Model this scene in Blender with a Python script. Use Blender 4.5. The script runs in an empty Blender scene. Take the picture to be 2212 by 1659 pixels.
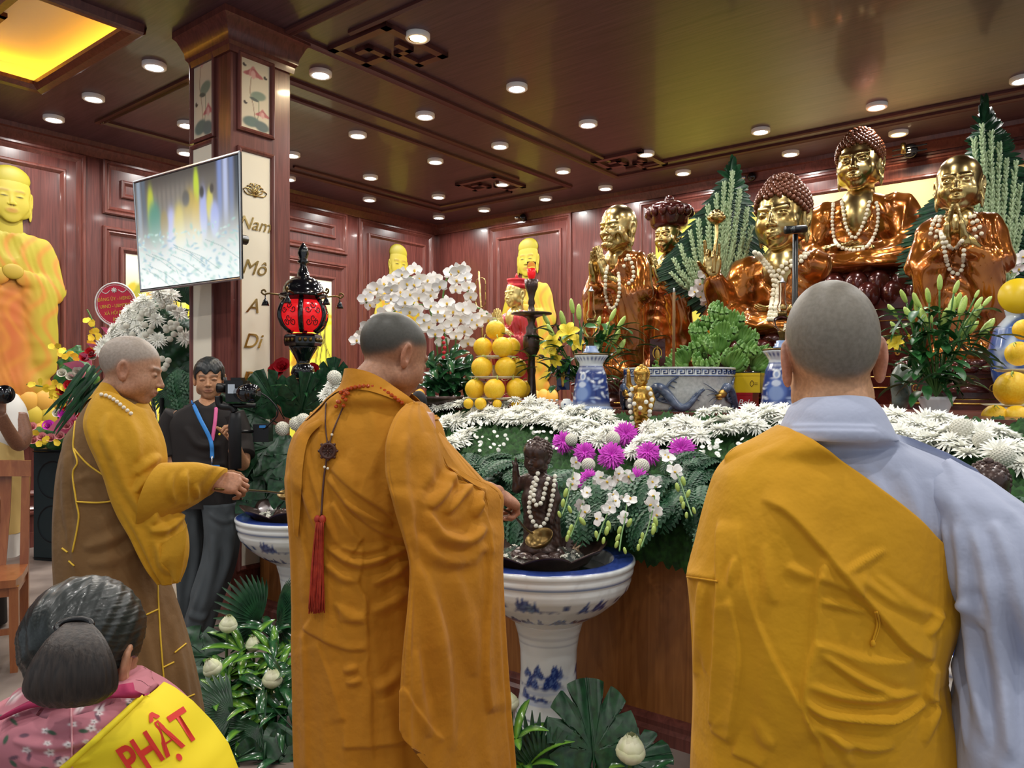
import bpy, math, random
import numpy as np
from mathutils import Vector, Matrix
from mathutils.bvhtree import BVHTree
random.seed(7); RNG = np.random.default_rng(7)
SC = bpy.context.scene; COL = SC.collection; PI = math.pi
# ---------------------------------------------------------------- camera, world, exposure
F, CX, HY, CZ = 1630.0, 1106.0, 835.0, 1.5
cam_d = bpy.data.cameras.new('camera'); cam = bpy.data.objects.new('camera', cam_d); COL.objects.link(cam)
cam_d.sensor_width = 36; cam_d.lens = F / 2212 * 36; cam.location = (0, 0, CZ); cam.rotation_euler = (PI / 2, 0, 0)
cam_d.shift_y = (HY - 829.5) / 2212; cam_d.clip_start = .05
SC.camera = cam
SC.view_settings.view_transform = 'Standard'; SC.view_settings.look = 'None'; SC.view_settings.gamma = 1
SC.view_settings.use_curve_mapping = False; SC.view_settings.exposure = .3
W = bpy.data.worlds.new('daylight'); SC.world = W; W.use_nodes = True
W.node_tree.nodes['Background'].inputs[0].default_value = (.86, .93, 1, 1)
W.node_tree.nodes['Background'].inputs[1].default_value = .5
LAMP_W = 13.0
# ---------------------------------------------------------------- frames
EX = np.array([.7886, -.6149, 0]); EY = np.array([.6149, .7886, 0]); ANG = -math.atan2(.6149, .7886)
ROOM = Matrix.Rotation(ANG, 4, 'Z'); HC = 3.9
def A(*v): return np.array(v, float)
def P(px, py, d): return A((px - CX) / F * d, d, CZ + (HY - py) / F * d)
def UV(u, v, z=0): return EX * u + EY * v + A(0, 0, z)
def proj(V): return np.stack([CX + V[:, 0] / V[:, 1] * F, HY - (V[:, 2] - CZ) / V[:, 1] * F], 1)
def dz(py, z): return (z - CZ) * F / (HY - py)          # depth at which pixel row py meets height z
def unit(v): v = np.asarray(v, float); return v / (np.linalg.norm(v) + 1e-12)
# ---------------------------------------------------------------- materials
def lin(h):
    if isinstance(h, str):
        h = h.lstrip('#'); c = [int(h[i:i + 2], 16) / 255 for i in (0, 2, 4)]
    else: c = [x / 255 for x in h]
    return tuple(x / 12.92 if x <= .04045 else ((x + .055) / 1.055) ** 2.4 for x in c) + (1,)
MATS = {}
def mat(name, col='888888', rough=.5, metal=0, var=None, bump=None, emit=None, trans=0, vcol=False, coat=0, col2=None, sheen=0, stretch=None, ior=1.45, sss=0, rvar=None, ramp=(.35, .65)):
    m = bpy.data.materials.new(name); m.use_nodes = True; nt = m.node_tree; N = nt.nodes; L = nt.links
    b = N['Principled BSDF']; I = b.inputs
    I['Base Color'].default_value = lin(col); I['Roughness'].default_value = rough; I['Metallic'].default_value = metal
    I['Transmission Weight'].default_value = trans; I['Coat Weight'].default_value = coat; I['IOR'].default_value = ior
    I['Sheen Weight'].default_value = sheen; I['Coat Roughness'].default_value = .08
    if sss: I['Subsurface Weight'].default_value = sss; I['Subsurface Radius'].default_value = (.01, .004, .002); I['Subsurface Scale'].default_value = .5
    tc = mp = None
    def coords():
        nonlocal tc, mp
        if mp is None:
            tc = N.new('ShaderNodeTexCoord'); mp = N.new('ShaderNodeMapping'); L.new(tc.outputs['Object'], mp.inputs[0])
            if stretch: mp.inputs['Scale'].default_value = stretch
        return mp.outputs[0]
    src = None
    if vcol:
        a = N.new('ShaderNodeVertexColor'); a.layer_name = 'Col'; src = a.outputs[0]
    if var:     # (scale, detail, distortion) noise between col and col2
        n = N.new('ShaderNodeTexNoise'); n.inputs['Scale'].default_value = var[0]; n.inputs['Detail'].default_value = var[1]
        n.inputs['Distortion'].default_value = var[2] if len(var) > 2 else 0
        L.new(coords(), n.inputs['Vector'])
        r = N.new('ShaderNodeValToRGB'); r.color_ramp.elements[0].position = ramp[0]; r.color_ramp.elements[1].position = ramp[1]
        r.color_ramp.elements[0].color = lin(col) if not vcol else (1, 1, 1, 1); r.color_ramp.elements[1].color = lin(col2) if col2 else (.8, .8, .8, 1)
        L.new(n.outputs[0], r.inputs[0])
        if src:
            mx = N.new('ShaderNodeMixRGB'); mx.blend_type = 'MULTIPLY'; mx.inputs[0].default_value = 1
            L.new(src, mx.inputs[1]); L.new(r.outputs[0], mx.inputs[2]); src = mx.outputs[0]
        else: src = r.outputs[0]
        if rvar:
            q = N.new('ShaderNodeMapRange'); q.inputs['To Min'].default_value = rvar[0]; q.inputs['To Max'].default_value = rvar[1]
            L.new(n.outputs[0], q.inputs[0]); L.new(q.outputs[0], I['Roughness'])
    if src: L.new(src, I['Base Color'])
    if bump:    # (scale, strength, distance)
        n2 = N.new('ShaderNodeTexNoise'); n2.inputs['Scale'].default_value = bump[0]; n2.inputs['Detail'].default_value = 4
        L.new(coords(), n2.inputs['Vector'])
        bp = N.new('ShaderNodeBump'); bp.inputs['Strength'].default_value = bump[1]; bp.inputs['Distance'].default_value = bump[2] if len(bump) > 2 else .01
        L.new(n2.outputs[0], bp.inputs['Height']); L.new(bp.outputs[0], I['Normal'])
    if emit:
        if src and emit[0] is None: L.new(src, I['Emission Color'])
        else: I['Emission Color'].default_value = lin(emit[0])
        I['Emission Strength'].default_value = emit[1]
    MATS[name] = m; return m
M = MATS
def wood(name, c1, c2, st, rough=.3, sc=6):
    return mat(name, c1, rough, var=(sc, 6, 1.2), col2=c2, stretch=st, ramp=(.3, .7), coat=.15)
wood('wall wood', '472420', '663630', (7, 7, .35)); wood('trim wood', '532b25', '713f36', (5, 5, .4))
wood('ceiling wood', '3f2830', '583c46', (.35, 6, 6), .42); wood('pillar wood', '57302d', '7d4840', (4, 4, .3))
wood('altar wood', '7d4a22', '9d6634', (5, 5, .35), .35, 5); wood('chair wood', '84492a', '9c6038', (5, 5, .6), .28)
mat('ceiling trim', '5a3432', .3); mat('floor', '6e625c', .35, var=(3, 6), col2='8a7d75', rvar=(.3, .5))
mat('white paint', 'e6dfcd', .6); mat('lamp rim', 'f4f4f4', .4)
mat('lamp glow', 'ffffff', .5, emit=('fdfcff', 14)); mat('lamp glow warm', 'ffffff', .5, emit=('ffc873', 12)); mat('cove glow', 'ffffff', .5, emit=('ffb52e', 16))
mat('black', '0c0c0e', .35); mat('black gloss', '0a0b10', .12, coat=.5); mat('black rubber', '15161a', .6); mat('dark metal', '26282c', .35, .7); mat('silver', 'c9ccd0', .25, .9)
mat('gold', 'a98c52', .24, 1, var=(14, 4), col2='cab27a', bump=(30, .12, .004)); mat('old gold', 'ad8136', .3, 1, var=(20, 4), col2='d3ab5c', bump=(60, .15, .002))
mat('lacquer', '7a3d12', .2, .75, var=(7, 4, .6), col2='b36a22', coat=.6, bump=(16, .15, .004)); mat('dark lacquer', '3a1410', .2, .3, coat=.6, var=(10, 3), col2='54201a')
mat('curl', '6a3a22', .28, .35, coat=.4); mat('bronze dark', '35241f', .32, .3, coat=.3, var=(25, 4), col2='4a3630'); mat('slate glaze', '36425a', .2, coat=.5, var=(30, 4), col2='5b6880'); mat('hair strands', 'ffffff', .36, vcol=True, coat=.1)
mat('brass', '6a5530', .32, .9)
mat('porcelain', 'e6ebec', .12, coat=.6); mat('cobalt', '24376f', .15, coat=.5, var=(30, 4), col2='46619c'); mat('cobalt light', '7d93bd', .15, coat=.5, var=(20, 4), col2='a9b9d4')
mat('navy', '1a2452', .15, coat=.5); mat('jar glaze', 'a9adac', .3, var=(60, 4), col2='bfc2c0', coat=.3)
mat('glass', 'ffffff', .02, trans=1, ior=1.1); mat('red glass', 'c8101c', .05, trans=.6); mat('water', 'cfd6cf', .02, trans=.9, ior=1.33)
mat('leaf', '1d4a24', .38, var=(18, 3), col2='2f6a30'); mat('leaf dark', '12301f', .35, var=(14, 3), col2='1f4a2c'); mat('leaf light', '4f8a2e', .42, var=(15, 3), col2='78ad3c')
mat('fern', '17402a', .5, var=(20, 3), col2='2a5a38'); mat('moss', '12300f', .85, var=(40, 4), col2='24501a'); mat('soft green', '8fa57c', .6, var=(30, 3), col2='a9bc92')
mat('bud green', '9db84e', .4, var=(30, 2), col2='b9cf74'); mat('stem green', '47702f', .5); mat('banana', '4f7a35', .45, var=(12, 3), col2='7ba350')
mat('petal white', 'fbfbf2', .6); mat('petal cream', 'eceadb', .6, bump=(300, .6, .003)); mat('petal pink', 'd42cc8', .55, var=(40, 2), col2='e25ada'); mat('petal yellow', 'f0d63a', .55); mat('petal red', 'c01f2c', .55)
mat('petal rose', 'e8a3a8', .55); mat('orchid lip', 'd9b23a', .5); mat('orchid white', 'f4f2f0', .5); mat('lotus petal', 'e9ebcd', .5, var=(25, 2), col2='d5dcae')
mat('melon', 'eeb91a', .42, var=(9, 3), col2='f3c934', bump=(25, .1, .004)); mat('plate', 'd8cdb0', .3)
mat('red print', 'c8213f', .45); mat('pink wrap', 'ee86b4', .4); mat('gold print', 'e8b84a', .4); mat('white card', 'f2f2ee', .5)
mat('amber', 'c2501a', .08, trans=.25, coat=.3); mat('bead brown', '4b2a1e', .4); mat('bead ivory', 'e8dfc6', .4); mat('tassel', '9a2a18', .6, var=(60, 2), col2='b23c22'); mat('bead cream', 'e6dcc6', .45)
cl = dict(sheen=.05, bump=(13, .6, .014))
mat('robe ochre', 'bc7e12', .86, var=(3, 3), col2='b2740c', **cl); mat('robe yellow', 'd39a0a', .8, var=(3, 3), col2='c88e06', **cl); mat('robe grey', 'b3bad0', .82, var=(2, 3), col2='a8aec4', **cl)
mat('robe gold sleeve', 'c2900f', .8, var=(3, 3), col2='b7850c', **cl); mat('robe brown', '7a5a33', .85, var=(3, 3), col2='6d4f2b', **cl); mat('piping', 'd8b030', .6)
mat('shirt black', '231d1c', .8, var=(3, 3), col2='1d1817'); mat('trouser grey', '4d5357', .8, var=(4, 3), col2='41474b'); mat('sash yellow', 'efd21a', .7, var=(6, 3), col2='f4dc26', bump=(400, .1, .001)); mat('red text', 'd8352a', .6)
mat('collar rose', 'b0305a', .75, bump=(500, .15, .001)); mat('white shirt', 'e4e1da', .8); mat('vest yellow', 'e2c27a', .8)
mat('skin', 'ffffff', .5, vcol=True, var=(130, 3), col2='e6e4e2', sss=.08, bump=(900, .08, .0006)); mat('painted', 'ffffff', .55, vcol=True); mat('painted gloss', 'ffffff', .2, vcol=True, coat=.4); mat('cloth painted', 'ffffff', .8, vcol=True, bump=(500, .1, .001))
mat('screen', 'ffffff', .15, vcol=True, emit=(None, .42)); mat('hair', '15181a', .38, var=(3, 4), col2='242a2c', stretch=(40, 40, 4), bump=(3, .5, .004)); mat('ponytail', '231d1a', .5, var=(3, 4), col2='3a302a', stretch=(60, 60, 3), bump=(3, .5, .004))
mat('lanyard blue', '3d8fe0', .5); mat('lanyard pink', 'e56aa0', .5); mat('speaker', '16262a', .5); mat('tin yellow', 'd8b616', .35); mat('tin red', 'a51a20', .35)
mat('lantern glass', 'c2141c', .2, emit=('e01c20', .5)); mat('red robe', '8e1420', .35, .2, coat=.4, var=(9, 3), col2='a51f2a'); mat('pale gold', 'd9c27a', .3, .6, coat=.3); mat('jade', '26332c', .2, coat=.4, var=(9, 4), col2='7d857a')
# ---------------------------------------------------------------- mesh builder
class MB:
    def __init__(s): s.V = []; s.Fc = []; s.n = 0; s.C = []
    def add(s, V, Fs, col=None):
        V = np.asarray(V, float).reshape(-1, 3); s.V.append(V)
        for f in (Fs if isinstance(Fs, list) else [Fs]):
            f = np.asarray(f, int)
            if f.size: s.Fc.append(f + s.n)
        s.n += len(V)
        if col is not None:
            col = np.asarray(col, float)
            s.C.append(np.tile(col[:3], (len(V), 1)) if col.ndim == 1 else col[:, :3])
        return s
    def box(s, lo, hi, col=None, R=None, o=None):
        lo, hi = np.minimum(lo, hi), np.maximum(lo, hi)
        V = A(*[[(lo, hi)[i][0], (lo, hi)[j][1], (lo, hi)[k][2]] for i in (0, 1) for j in (0, 1) for k in (0, 1)])
        if R is not None: V = V @ np.asarray(R).T
        if o is not None: V = V + o
        return s.add(V, np.array([[0, 1, 3, 2], [4, 6, 7, 5], [0, 4, 5, 1], [2, 3, 7, 6], [0, 2, 6, 4], [1, 5, 7, 3]]), col)
    def loft(s, R, closed=True, caps=(True, True), col=None):
        R = np.asarray(R, float); n, m = R.shape[:2]
        i = np.arange(n - 1)[:, None]; j = np.arange(m if closed else m - 1)[None]; j2 = (j + 1) % m
        Fs = [np.stack([i * m + j, i * m + j2, (i + 1) * m + j2, (i + 1) * m + j], -1).reshape(-1, 4)]
        V = R.reshape(-1, 3)
        if closed:
            for e, c in ((0, caps[0]), (n - 1, caps[1])):
                if c:
                    k = len(V); V = np.vstack([V, R[e].mean(0)]); q = np.arange(m)
                    t = np.stack([e * m + q, e * m + (q + 1) % m, np.full(m, k)], 1)
                    Fs.append(t if e else t[:, ::-1])
        if col is not None and np.ndim(col) == 3:
            col = np.asarray(col).reshape(-1, 3); col = np.vstack([col] + [col[-1:]] * (len(V) - len(col)))
        return s.add(V, Fs, col)
    def tube(s, pts, r, m=8, caps=True, col=None, flat=None):
        pts = np.asarray(pts, float); n = len(pts); r = np.broadcast_to(r, n)
        T = np.gradient(pts, axis=0); T /= np.linalg.norm(T, axis=1)[:, None] + 1e-12
        up = A(0, 0, 1) if abs(T[:, 2]).mean() < .8 else A(0, 1, 0)
        if flat is not None: up = A(*flat)
        S = np.cross(T, up); S /= np.linalg.norm(S, axis=1)[:, None] + 1e-12; U = np.cross(S, T)
        a = np.arange(m) * 2 * PI / m
        R = pts[:, None] + (np.cos(a)[None, :, None] * S[:, None] + np.sin(a)[None, :, None] * U[:, None] * (.25 if flat is not None else 1)) * r[:, None, None]
        return s.loft(R, caps=(caps, caps), col=col)
    def lathe(s, prof, c=(0, 0, 0), m=32, caps=(True, True), col=None, wav=None):
        prof = np.asarray(prof, float); a = np.arange(m) * 2 * PI / m
        rr = prof[:, 0][:, None] * (1 + (0 if wav is None else wav(a[None, :], np.linspace(0, 1, len(prof))[:, None]))) * np.ones(m)
        R = np.stack([rr * np.cos(a), rr * np.sin(a), np.broadcast_to(prof[:, 1][:, None], rr.shape)], -1) + A(*c)
        return s.loft(R, caps=caps, col=col)
    def ball(s, c, r, m=12, n=8, R=None, col=None):
        th = np.linspace(0, PI, n + 1)[1:-1]; a = np.arange(m) * 2 * PI / m
        B = np.stack([np.sin(th)[:, None] * np.cos(a), np.sin(th)[:, None] * np.sin(a), np.broadcast_to(-np.cos(th)[:, None], (n - 1, m))], -1)
        V = np.vstack([B.reshape(-1, 3), [[0, 0, -1], [0, 0, 1]]]) * np.broadcast_to(r, 3)
        if R is not None: V = V @ np.asarray(R).T
        i = np.arange(n - 2)[:, None]; j = np.arange(m)[None]; j2 = (j + 1) % m
        q = np.stack([i * m + j, i * m + j2, (i + 1) * m + j2, (i + 1) * m + j], -1).reshape(-1, 4); k = (n - 1) * m; jj = np.arange(m)
        return s.add(V + A(*c), [q, np.stack([(jj + 1) % m, jj, np.full(m, k)], 1), np.stack([(n - 2) * m + jj, (n - 2) * m + (jj + 1) % m, np.full(m, k + 1)], 1)], col)
    def prism(s, poly, t, O, X, Y, col=None):      # outline in the X/Y plane at O, thickness t along X x Y
        poly = np.asarray(poly, float); n = len(poly); X = A(*X); Y = A(*Y); Z = unit(np.cross(X, Y)); O = A(*O)
        B = O + poly[:, :1] * X + poly[:, 1:2] * Y; V = np.vstack([B, B + Z * t])
        s.add(V, [], col); k = s.n - 2 * n; j = np.arange(n); j2 = (j + 1) % n
        s.Fc.append(np.stack([j, j2, j2 + n, j + n], 1) + k); s.Fc.append((np.arange(n)[::-1] + k)[None]); s.Fc.append((np.arange(n) + n + k)[None]); return s
    def sheet(s, G, col=None): return s.loft(G, closed=False, col=col)
    def build(s, name, m, parent=None, org=None, smooth=True, mw=None, auto=None):
        V = np.vstack(s.V); Fl = []
        if parent is not None and org is None: org = ORG.get(parent.name, (0, 0, 0))
        if org is not None: V = V - A(*org)
        for f in s.Fc: Fl += f.tolist()
        me = bpy.data.meshes.new(name); me.from_pydata(V.tolist(), [], Fl)
        if s.C:
            ca = me.color_attributes.new('Col', 'FLOAT_COLOR', 'POINT'); c = np.vstack(s.C); c = np.hstack([c, np.ones((len(c), 1))])
            ca.data.foreach_set('color', c.ravel().astype(np.float32))
        me.materials.append(M[m] if isinstance(m, str) else m)
        if smooth:
            me.polygons.foreach_set('use_smooth', [True] * len(me.polygons))
            if auto is not None: me.set_sharp_from_angle(angle=math.radians(auto))
        o = bpy.data.objects.new(name, me); COL.objects.link(o)
        if parent is not None: o.parent = parent; ORG[o.name] = ORG.get(parent.name, (0, 0, 0))
        elif org is not None: o.location = org; ORG[o.name] = tuple(org)
        if mw is not None: o.matrix_world = mw
        return o
ORG = {}
def tag(o, label, cat, group=None, kind=None):
    o['label'] = label; o['category'] = cat
    if group: o['group'] = group
    if kind: o['kind'] = kind
    return o
def thing(name, label, cat, loc=(0, 0, 0), rotz=0, group=None, local=False, scale=1):
    o = bpy.data.objects.new(name, None); COL.objects.link(o); o.empty_display_size = .05
    o.location = loc; o.rotation_euler = (0, 0, rotz); o.scale = (scale,) * 3
    ORG[o.name] = (0, 0, 0) if local else tuple(loc)
    return tag(o, label, cat, group)
KIDS = {}
def dup(o, parent=None, label=None, loc=None, rot=None, scale=None, group=None):
    c = o.copy(); COL.objects.link(c)
    if parent is not None: c.parent = parent
    if loc is not None: c.location = loc
    if rot is not None: c.rotation_euler = rot
    if scale is not None: c.scale = (scale,) * 3 if np.isscalar(scale) else scale
    if label: c['label'] = label
    if group: c['group'] = group
    for ch in list(o.children): dup(ch, c)
    return c
def structure(o): o['kind'] = 'structure'; return o
def interp(keys, n):       # smooth interpolation through rows of numbers
    K = np.asarray(keys, float); t = np.linspace(0, len(K) - 1, n); i = np.clip(t.astype(int), 0, len(K) - 2); f = (t - i)[:, None]
    g = lambda k: K[np.clip(k, 0, len(K) - 1)]
    p0, p1, p2, p3 = g(i - 1), g(i), g(i + 1), g(i + 2)
    return .5 * (2 * p1 + (p2 - p0) * f + (2 * p0 - 5 * p1 + 4 * p2 - p3) * f ** 2 + (3 * p1 - p0 - 3 * p2 + p3) * f ** 3)
def rotm(x=0, y=0, z=0): return np.array((Matrix.Rotation(z, 3, 'Z') @ Matrix.Rotation(y, 3, 'Y') @ Matrix.Rotation(x, 3, 'X')))
def frame(z, x=None):      # 3x3 with given z column
    z = unit(z); x = A(1, 0, 0) if x is None else A(*x); x = unit(x - z * np.dot(x, z)) if abs(np.dot(unit(x), z)) < .99 else unit(np.cross(A(0, 1, .1), z))
    return np.stack([x, np.cross(z, x), z], 1)
# ---------------------------------------------------------------- distance-field modelling (smooth bodies)
def smin(a, b, k):
    h = np.clip(.5 + .5 * (b - a) / k, 0, 1); return b * (1 - h) + a * h - k * h * (1 - h)
def smax(a, b, k): return -smin(-a, -b, k)
def rc(p, a, b, ra, rb):
    a = A(*a); b = A(*b); ba = b - a; h = np.clip(((p - a) @ ba) / (ba @ ba + 1e-12), 0, 1)
    return np.linalg.norm(p - a - h[:, None] * ba, axis=1) - (ra + (rb - ra) * h)
def el(p, c, r, R=None):
    q = p - A(*c)
    if R is not None: q = q @ np.asarray(R)
    r = np.broadcast_to(np.asarray(r, float), 3); k0 = np.linalg.norm(q / r, axis=1); k1 = np.linalg.norm(q / r ** 2, axis=1) + 1e-9
    return k0 * (k0 - 1) / k1
def prims(p, L):
    d = None
    for q in L:
        k = q[-1]
        v = rc(p, *q[1:5]) if q[0] == 'rc' else el(p, *q[1:-1])
        if k < 0: d = smax(d, -v, -k)
        else: d = v if d is None else smin(d, v, k)
    return d
def nets(fn, lo, hi, h):
    lo = A(*lo); hi = A(*hi); n = np.maximum(3, np.ceil((hi - lo) / h).astype(int) + 1)
    ax = [lo[i] + np.arange(n[i]) * h for i in range(3)]
    G = np.stack(np.meshgrid(*ax, indexing='ij'), -1).reshape(-1, 3)
    v = np.concatenate([fn(c) for c in np.array_split(G, max(1, len(G) // 200000))]).reshape(n)
    s = v < 0; c = np.zeros(n - 1, int); cr = np.zeros(tuple(n - 1) + (3,)); cnt = np.zeros(n - 1)
    off = [(i, j, k) for i in (0, 1) for j in (0, 1) for k in (0, 1)]
    sl = lambda o: tuple(slice(o[i], n[i] - 1 + o[i]) for i in range(3))
    for o in off:
        for a in range(3):
            if o[a]: continue
            o2 = list(o); o2[a] = 1
            va, vb = v[sl(o)], v[sl(o2)]; x = (va < 0) != (vb < 0)
            t = np.where(x, va / np.where(x, va - vb, 1), 0)
            for b in range(3): cr[..., b] += np.where(x, o[b] + (t if b == a else 0), 0)
            cnt += x
    act = cnt > 0; idx = np.full(tuple(n - 1), -1); idx[act] = np.arange(act.sum())
    V = lo + h * (np.argwhere(act) + cr[act] / cnt[act][:, None]); Q = []
    for a in range(3):
        b, c2 = (a + 1) % 3, (a + 2) % 3
        A0 = [slice(None)] * 3; A0[a] = slice(0, n[a] - 1); A1 = list(A0); A1[a] = slice(1, n[a])
        e = np.argwhere(s[tuple(A0)] != s[tuple(A1)])
        e = e[(e[:, b] > 0) & (e[:, c2] > 0) & (e[:, b] < n[b] - 1) & (e[:, c2] < n[c2] - 1)]
        if not len(e): continue
        def g(db, dc):
            q = e.copy(); q[:, b] -= db; q[:, c2] -= dc; return idx[q[:, 0], q[:, 1], q[:, 2]]
        q = np.stack([g(1, 1), g(0, 1), g(0, 0), g(1, 0)], 1)
        fl = ~s[tuple(e.T)]
        q[fl] = q[fl][:, ::-1]; Q.append(q)
    return V, np.vstack(Q)
def transf(V, R, t, s=1): return (np.asarray(V) * s) @ np.asarray(R).T + A(*t)
def lc(h): return A(*lin(h)[:3])
def blend(C, m, col): m = np.clip(m, 0, 1)[..., None]; return C * (1 - m) + (lc(col) if isinstance(col, str) else col) * m
def soft(d, w): return 1 / (1 + np.exp(np.clip(d / w, -40, 40)))
# ================================================================ ROOM SHELL (room axes: u along the altar wall, v towards it)
UL, VB = -7.87, 8.25
def onu(px, py, u0): k = (px - CX) / F; r = u0 / (.7886 * k - .6149); return r * (.6149 * k + .7886), CZ + (HY - py) / F * r
def onv(px, py, v0): k = (px - CX) / F; r = v0 / (.6149 * k + .7886); return r * (.7886 * k - .6149), CZ + (HY - py) / F * r
def room(mb, name, m, **k): return mb.build(name, m, mw=ROOM, **k)
structure(room(MB().box((-9, -4, -.05), (5, 9, 0)), 'floor', 'floor', smooth=False))
c = MB(); c.box((UL, -3.5, HC), (-6.68, VB, HC + .03)); c.box((-5.04, -3.5, HC), (4, VB, HC + .03)); c.box((-6.68, 2.44, HC), (-5.04, VB, HC + .03)); c.box((-6.68, -3.5, HC), (-5.04, -1.6, HC + .03))
structure(room(c, 'ceiling', 'ceiling wood', smooth=False))
structure(room(MB().box((UL - .1, -3.5, 0), (UL, VB + .1, 4.3)), 'wall_left', 'wall wood', smooth=False))
structure(room(MB().box((UL, VB, 0), (4, VB + .1, 4.3)), 'wall_back', 'wall wood', smooth=False))
# lit coffer
c = MB(); c.box((-6.95, -1.8, 4.12), (-4.8, 2.7, 4.15))
for lo, hi in (((-6.97, -1.8, 3.93), (-6.95, 2.7, 4.12)), ((-4.8, -1.8, 3.93), (-4.78, 2.7, 4.12)), ((-6.95, 2.7, 3.93), (-4.8, 2.72, 4.12)), ((-6.95, -1.82, 3.93), (-4.8, -1.8, 4.12))): c.box(lo, hi)
structure(room(c, 'ceiling_recess', 'white paint', smooth=False))
led = thing('cove_light', 'warm yellow light strip glowing around the recessed white ceiling coffer', 'light strip', local=True); led.matrix_world = ROOM
for lo, hi in (((-6.9, -1.7, 3.95), (-6.87, 2.62, 3.97)), ((-4.88, -1.7, 3.95), (-4.85, 2.62, 3.97)), ((-6.86, 2.62, 3.95), (-4.89, 2.65, 3.97))):
    MB().box(lo, hi).build('strip', 'cove glow', led, smooth=False)
def rect_ring(mb, a0, a1, b0, b1, prof, f):   # moulding around a rectangle; prof = (inset, height)
    R = [[f(a0 + i, b0 + i, h), f(a1 - i, b0 + i, h), f(a1 - i, b1 - i, h), f(a0 + i, b1 - i, h)] for i, h in prof]
    return mb.loft(R, caps=(False, False))
TN = [0]
def trim(mb, m='trim wood'):
    TN[0] += 1; return structure(room(mb, 'trim_%d' % TN[0], m, auto=25))
PRO = [(0, 0), (0, .022), (.012, .034), (.03, .034), (.04, .02), (.055, .028), (.07, .012), (.085, 0)]
PRO2 = [(0, 0), (0, .02), (.01, .028), (.025, .028), (.04, .012), (.05, 0)]
fl = lambda a, b, h: (UL + h, a, b); fb = lambda a, b, h: (a, VB - h, b); fc = lambda a, b, h: (a, b, HC - h)
# panel frames on both walls
for f, a0, a1, b0, b1, p in ((fl, 1.97, 3.27, .3, 3.77, PRO), (fl, 2.15, 3.09, .48, 3.59, PRO2), (fl, 3.43, 6.53, 3.23, 3.776, PRO), (fl, 3.61, 6.34, 3.42, 3.6, PRO2), (fl, 3.43, 6.53, .3, 3.11, PRO), (fl, 3.6, 6.34, .5, 2.92, PRO2),
        (fl, 6.73, 8.17, .3, 3.77, PRO), (fl, 6.9, 8.0, .48, 3.59, PRO2), (fb, -6.86, -5.44, .3, 3.77, PRO), (fb, -6.7, -5.6, .48, 3.59, PRO2), (fb, -4.44, 1.2, .3, 3.74, PRO), (fb, -4.28, 1.04, 1.2, 3.56, PRO2), (fl, .3, 1.8, .3, 3.77, PRO)):
    trim(rect_ring(MB(), a0, a1, b0, b1, p, f))
# crown mouldings and ceiling strips
def strip(pts, prof, m='ceiling trim'):   # straight moulding in room axes: prof offsets (side, drop)
    mb = MB()
    for (a, b) in zip(pts[:-1], pts[1:]):
        a = A(a[0], a[1], HC); b = A(b[0], b[1], HC); s = np.cross(unit(b - a), (0, 0, 1))
        mb.loft([[e + s * x - A(0, 0, y) for x, y in prof] for e in (a, b)], closed=False)
    return trim(mb, m)
strip([(UL, -3.5), (UL, VB)], [(0, .13), (.02, .13), (.03, .11), (.07, .05), (.1, .04), (.11, 0)], 'trim wood')
strip([(UL, VB), (4, VB)], [(0, .13), (.02, .13), (.03, .11), (.07, .05), (.1, .04), (.11, 0)], 'trim wood')
SP = [(-.035, 0), (-.035, .02), (-.015, .03), (.0, .02), (.015, .03), (.035, .02), (.035, 0)]
LP = [(-.02, 0), (-.02, .02), (.0, .03), (.02, .02), (.02, 0)]
strip([(4, 7.52), (-4.35, 7.52), (-4.35, 3.09), (4, 3.09)], SP)
strip([(4, 7.3), (-4.1, 7.3)], LP); strip([(-4.1, 7.0), (-4.1, 3.75)], LP); strip([(-4.0, 3.35), (4, 3.35)], LP)
strip([(-5.0, 3.15), (-5.0, 7.54), (-7.1, 7.54), (-7.1, 3.09), (-5.4, 3.09)], SP); strip([(-5.29, 3.4), (-5.29, 6.9)], LP); strip([(-6.9, 5.0), (-6.9, 7.3), (-5.7, 7.3)], LP)
strip([(-5.63, 3.09), (-7.16, 3.09)], SP)
# wooden lip around the coffer
LIP = [(-.09, 0), (-.09, .03), (-.05, .055), (.0, .06), (.02, .05), (.03, .0)]
strip([(-5.03, -1.6), (-5.03, 2.45), (-6.69, 2.45), (-6.69, -1.6)], LIP, 'trim wood')
mb = MB()
for a0, a1, b0, b1 in ((-6.28, -5.45, -1.4, 1.93),): rect_ring(mb, a0, a1, b0, b1, [(0, 0), (0, .06), (.05, .06), (.05, 0)], lambda a, b, h: (a, b, 4.12 - h))
trim(mb)
def fretwork(u, v, s, z=HC, m='ceiling trim'):   # key-pattern corner ornament
    mb = MB()
    for x0, y0, x1, y1 in ((0, 0, 5, .5), (0, 0, .5, 3), (0, 2.5, 2.2, 3), (1.8, 1.2, 2.2, 3), (1, 1.2, 2.2, 1.6), (4.5, 0, 5, 5), (2.6, 4.5, 5, 5), (2.6, 2.8, 3, 5), (2.6, 2.8, 3.9, 3.2), (3.5, 2, 3.9, 3.2)):
        mb.box((u + x0 * s, v + y0 * s, z - .03), (u + x1 * s, v + y1 * s, z))
    return trim(mb, m)
fretwork(-4.3, 3.4, .12); fretwork(-4.25, 6.8, .12); fretwork(-6.0, 6.6, .12); fretwork(-6.9, 3.9, .12); fretwork(-6.55, 1.5, .1, 4.12, 'trim wood'); fretwork(-5.75, 1.5, .1, 4.12, 'trim wood')
structure(room(MB().box((UL, -3.5, 0), (UL + .025, VB, .14)), 'baseboard_left', 'trim wood', smooth=False)); structure(room(MB().box((UL, VB - .025, 0), (4, VB, .14)), 'baseboard_back', 'trim wood', smooth=False))
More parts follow.
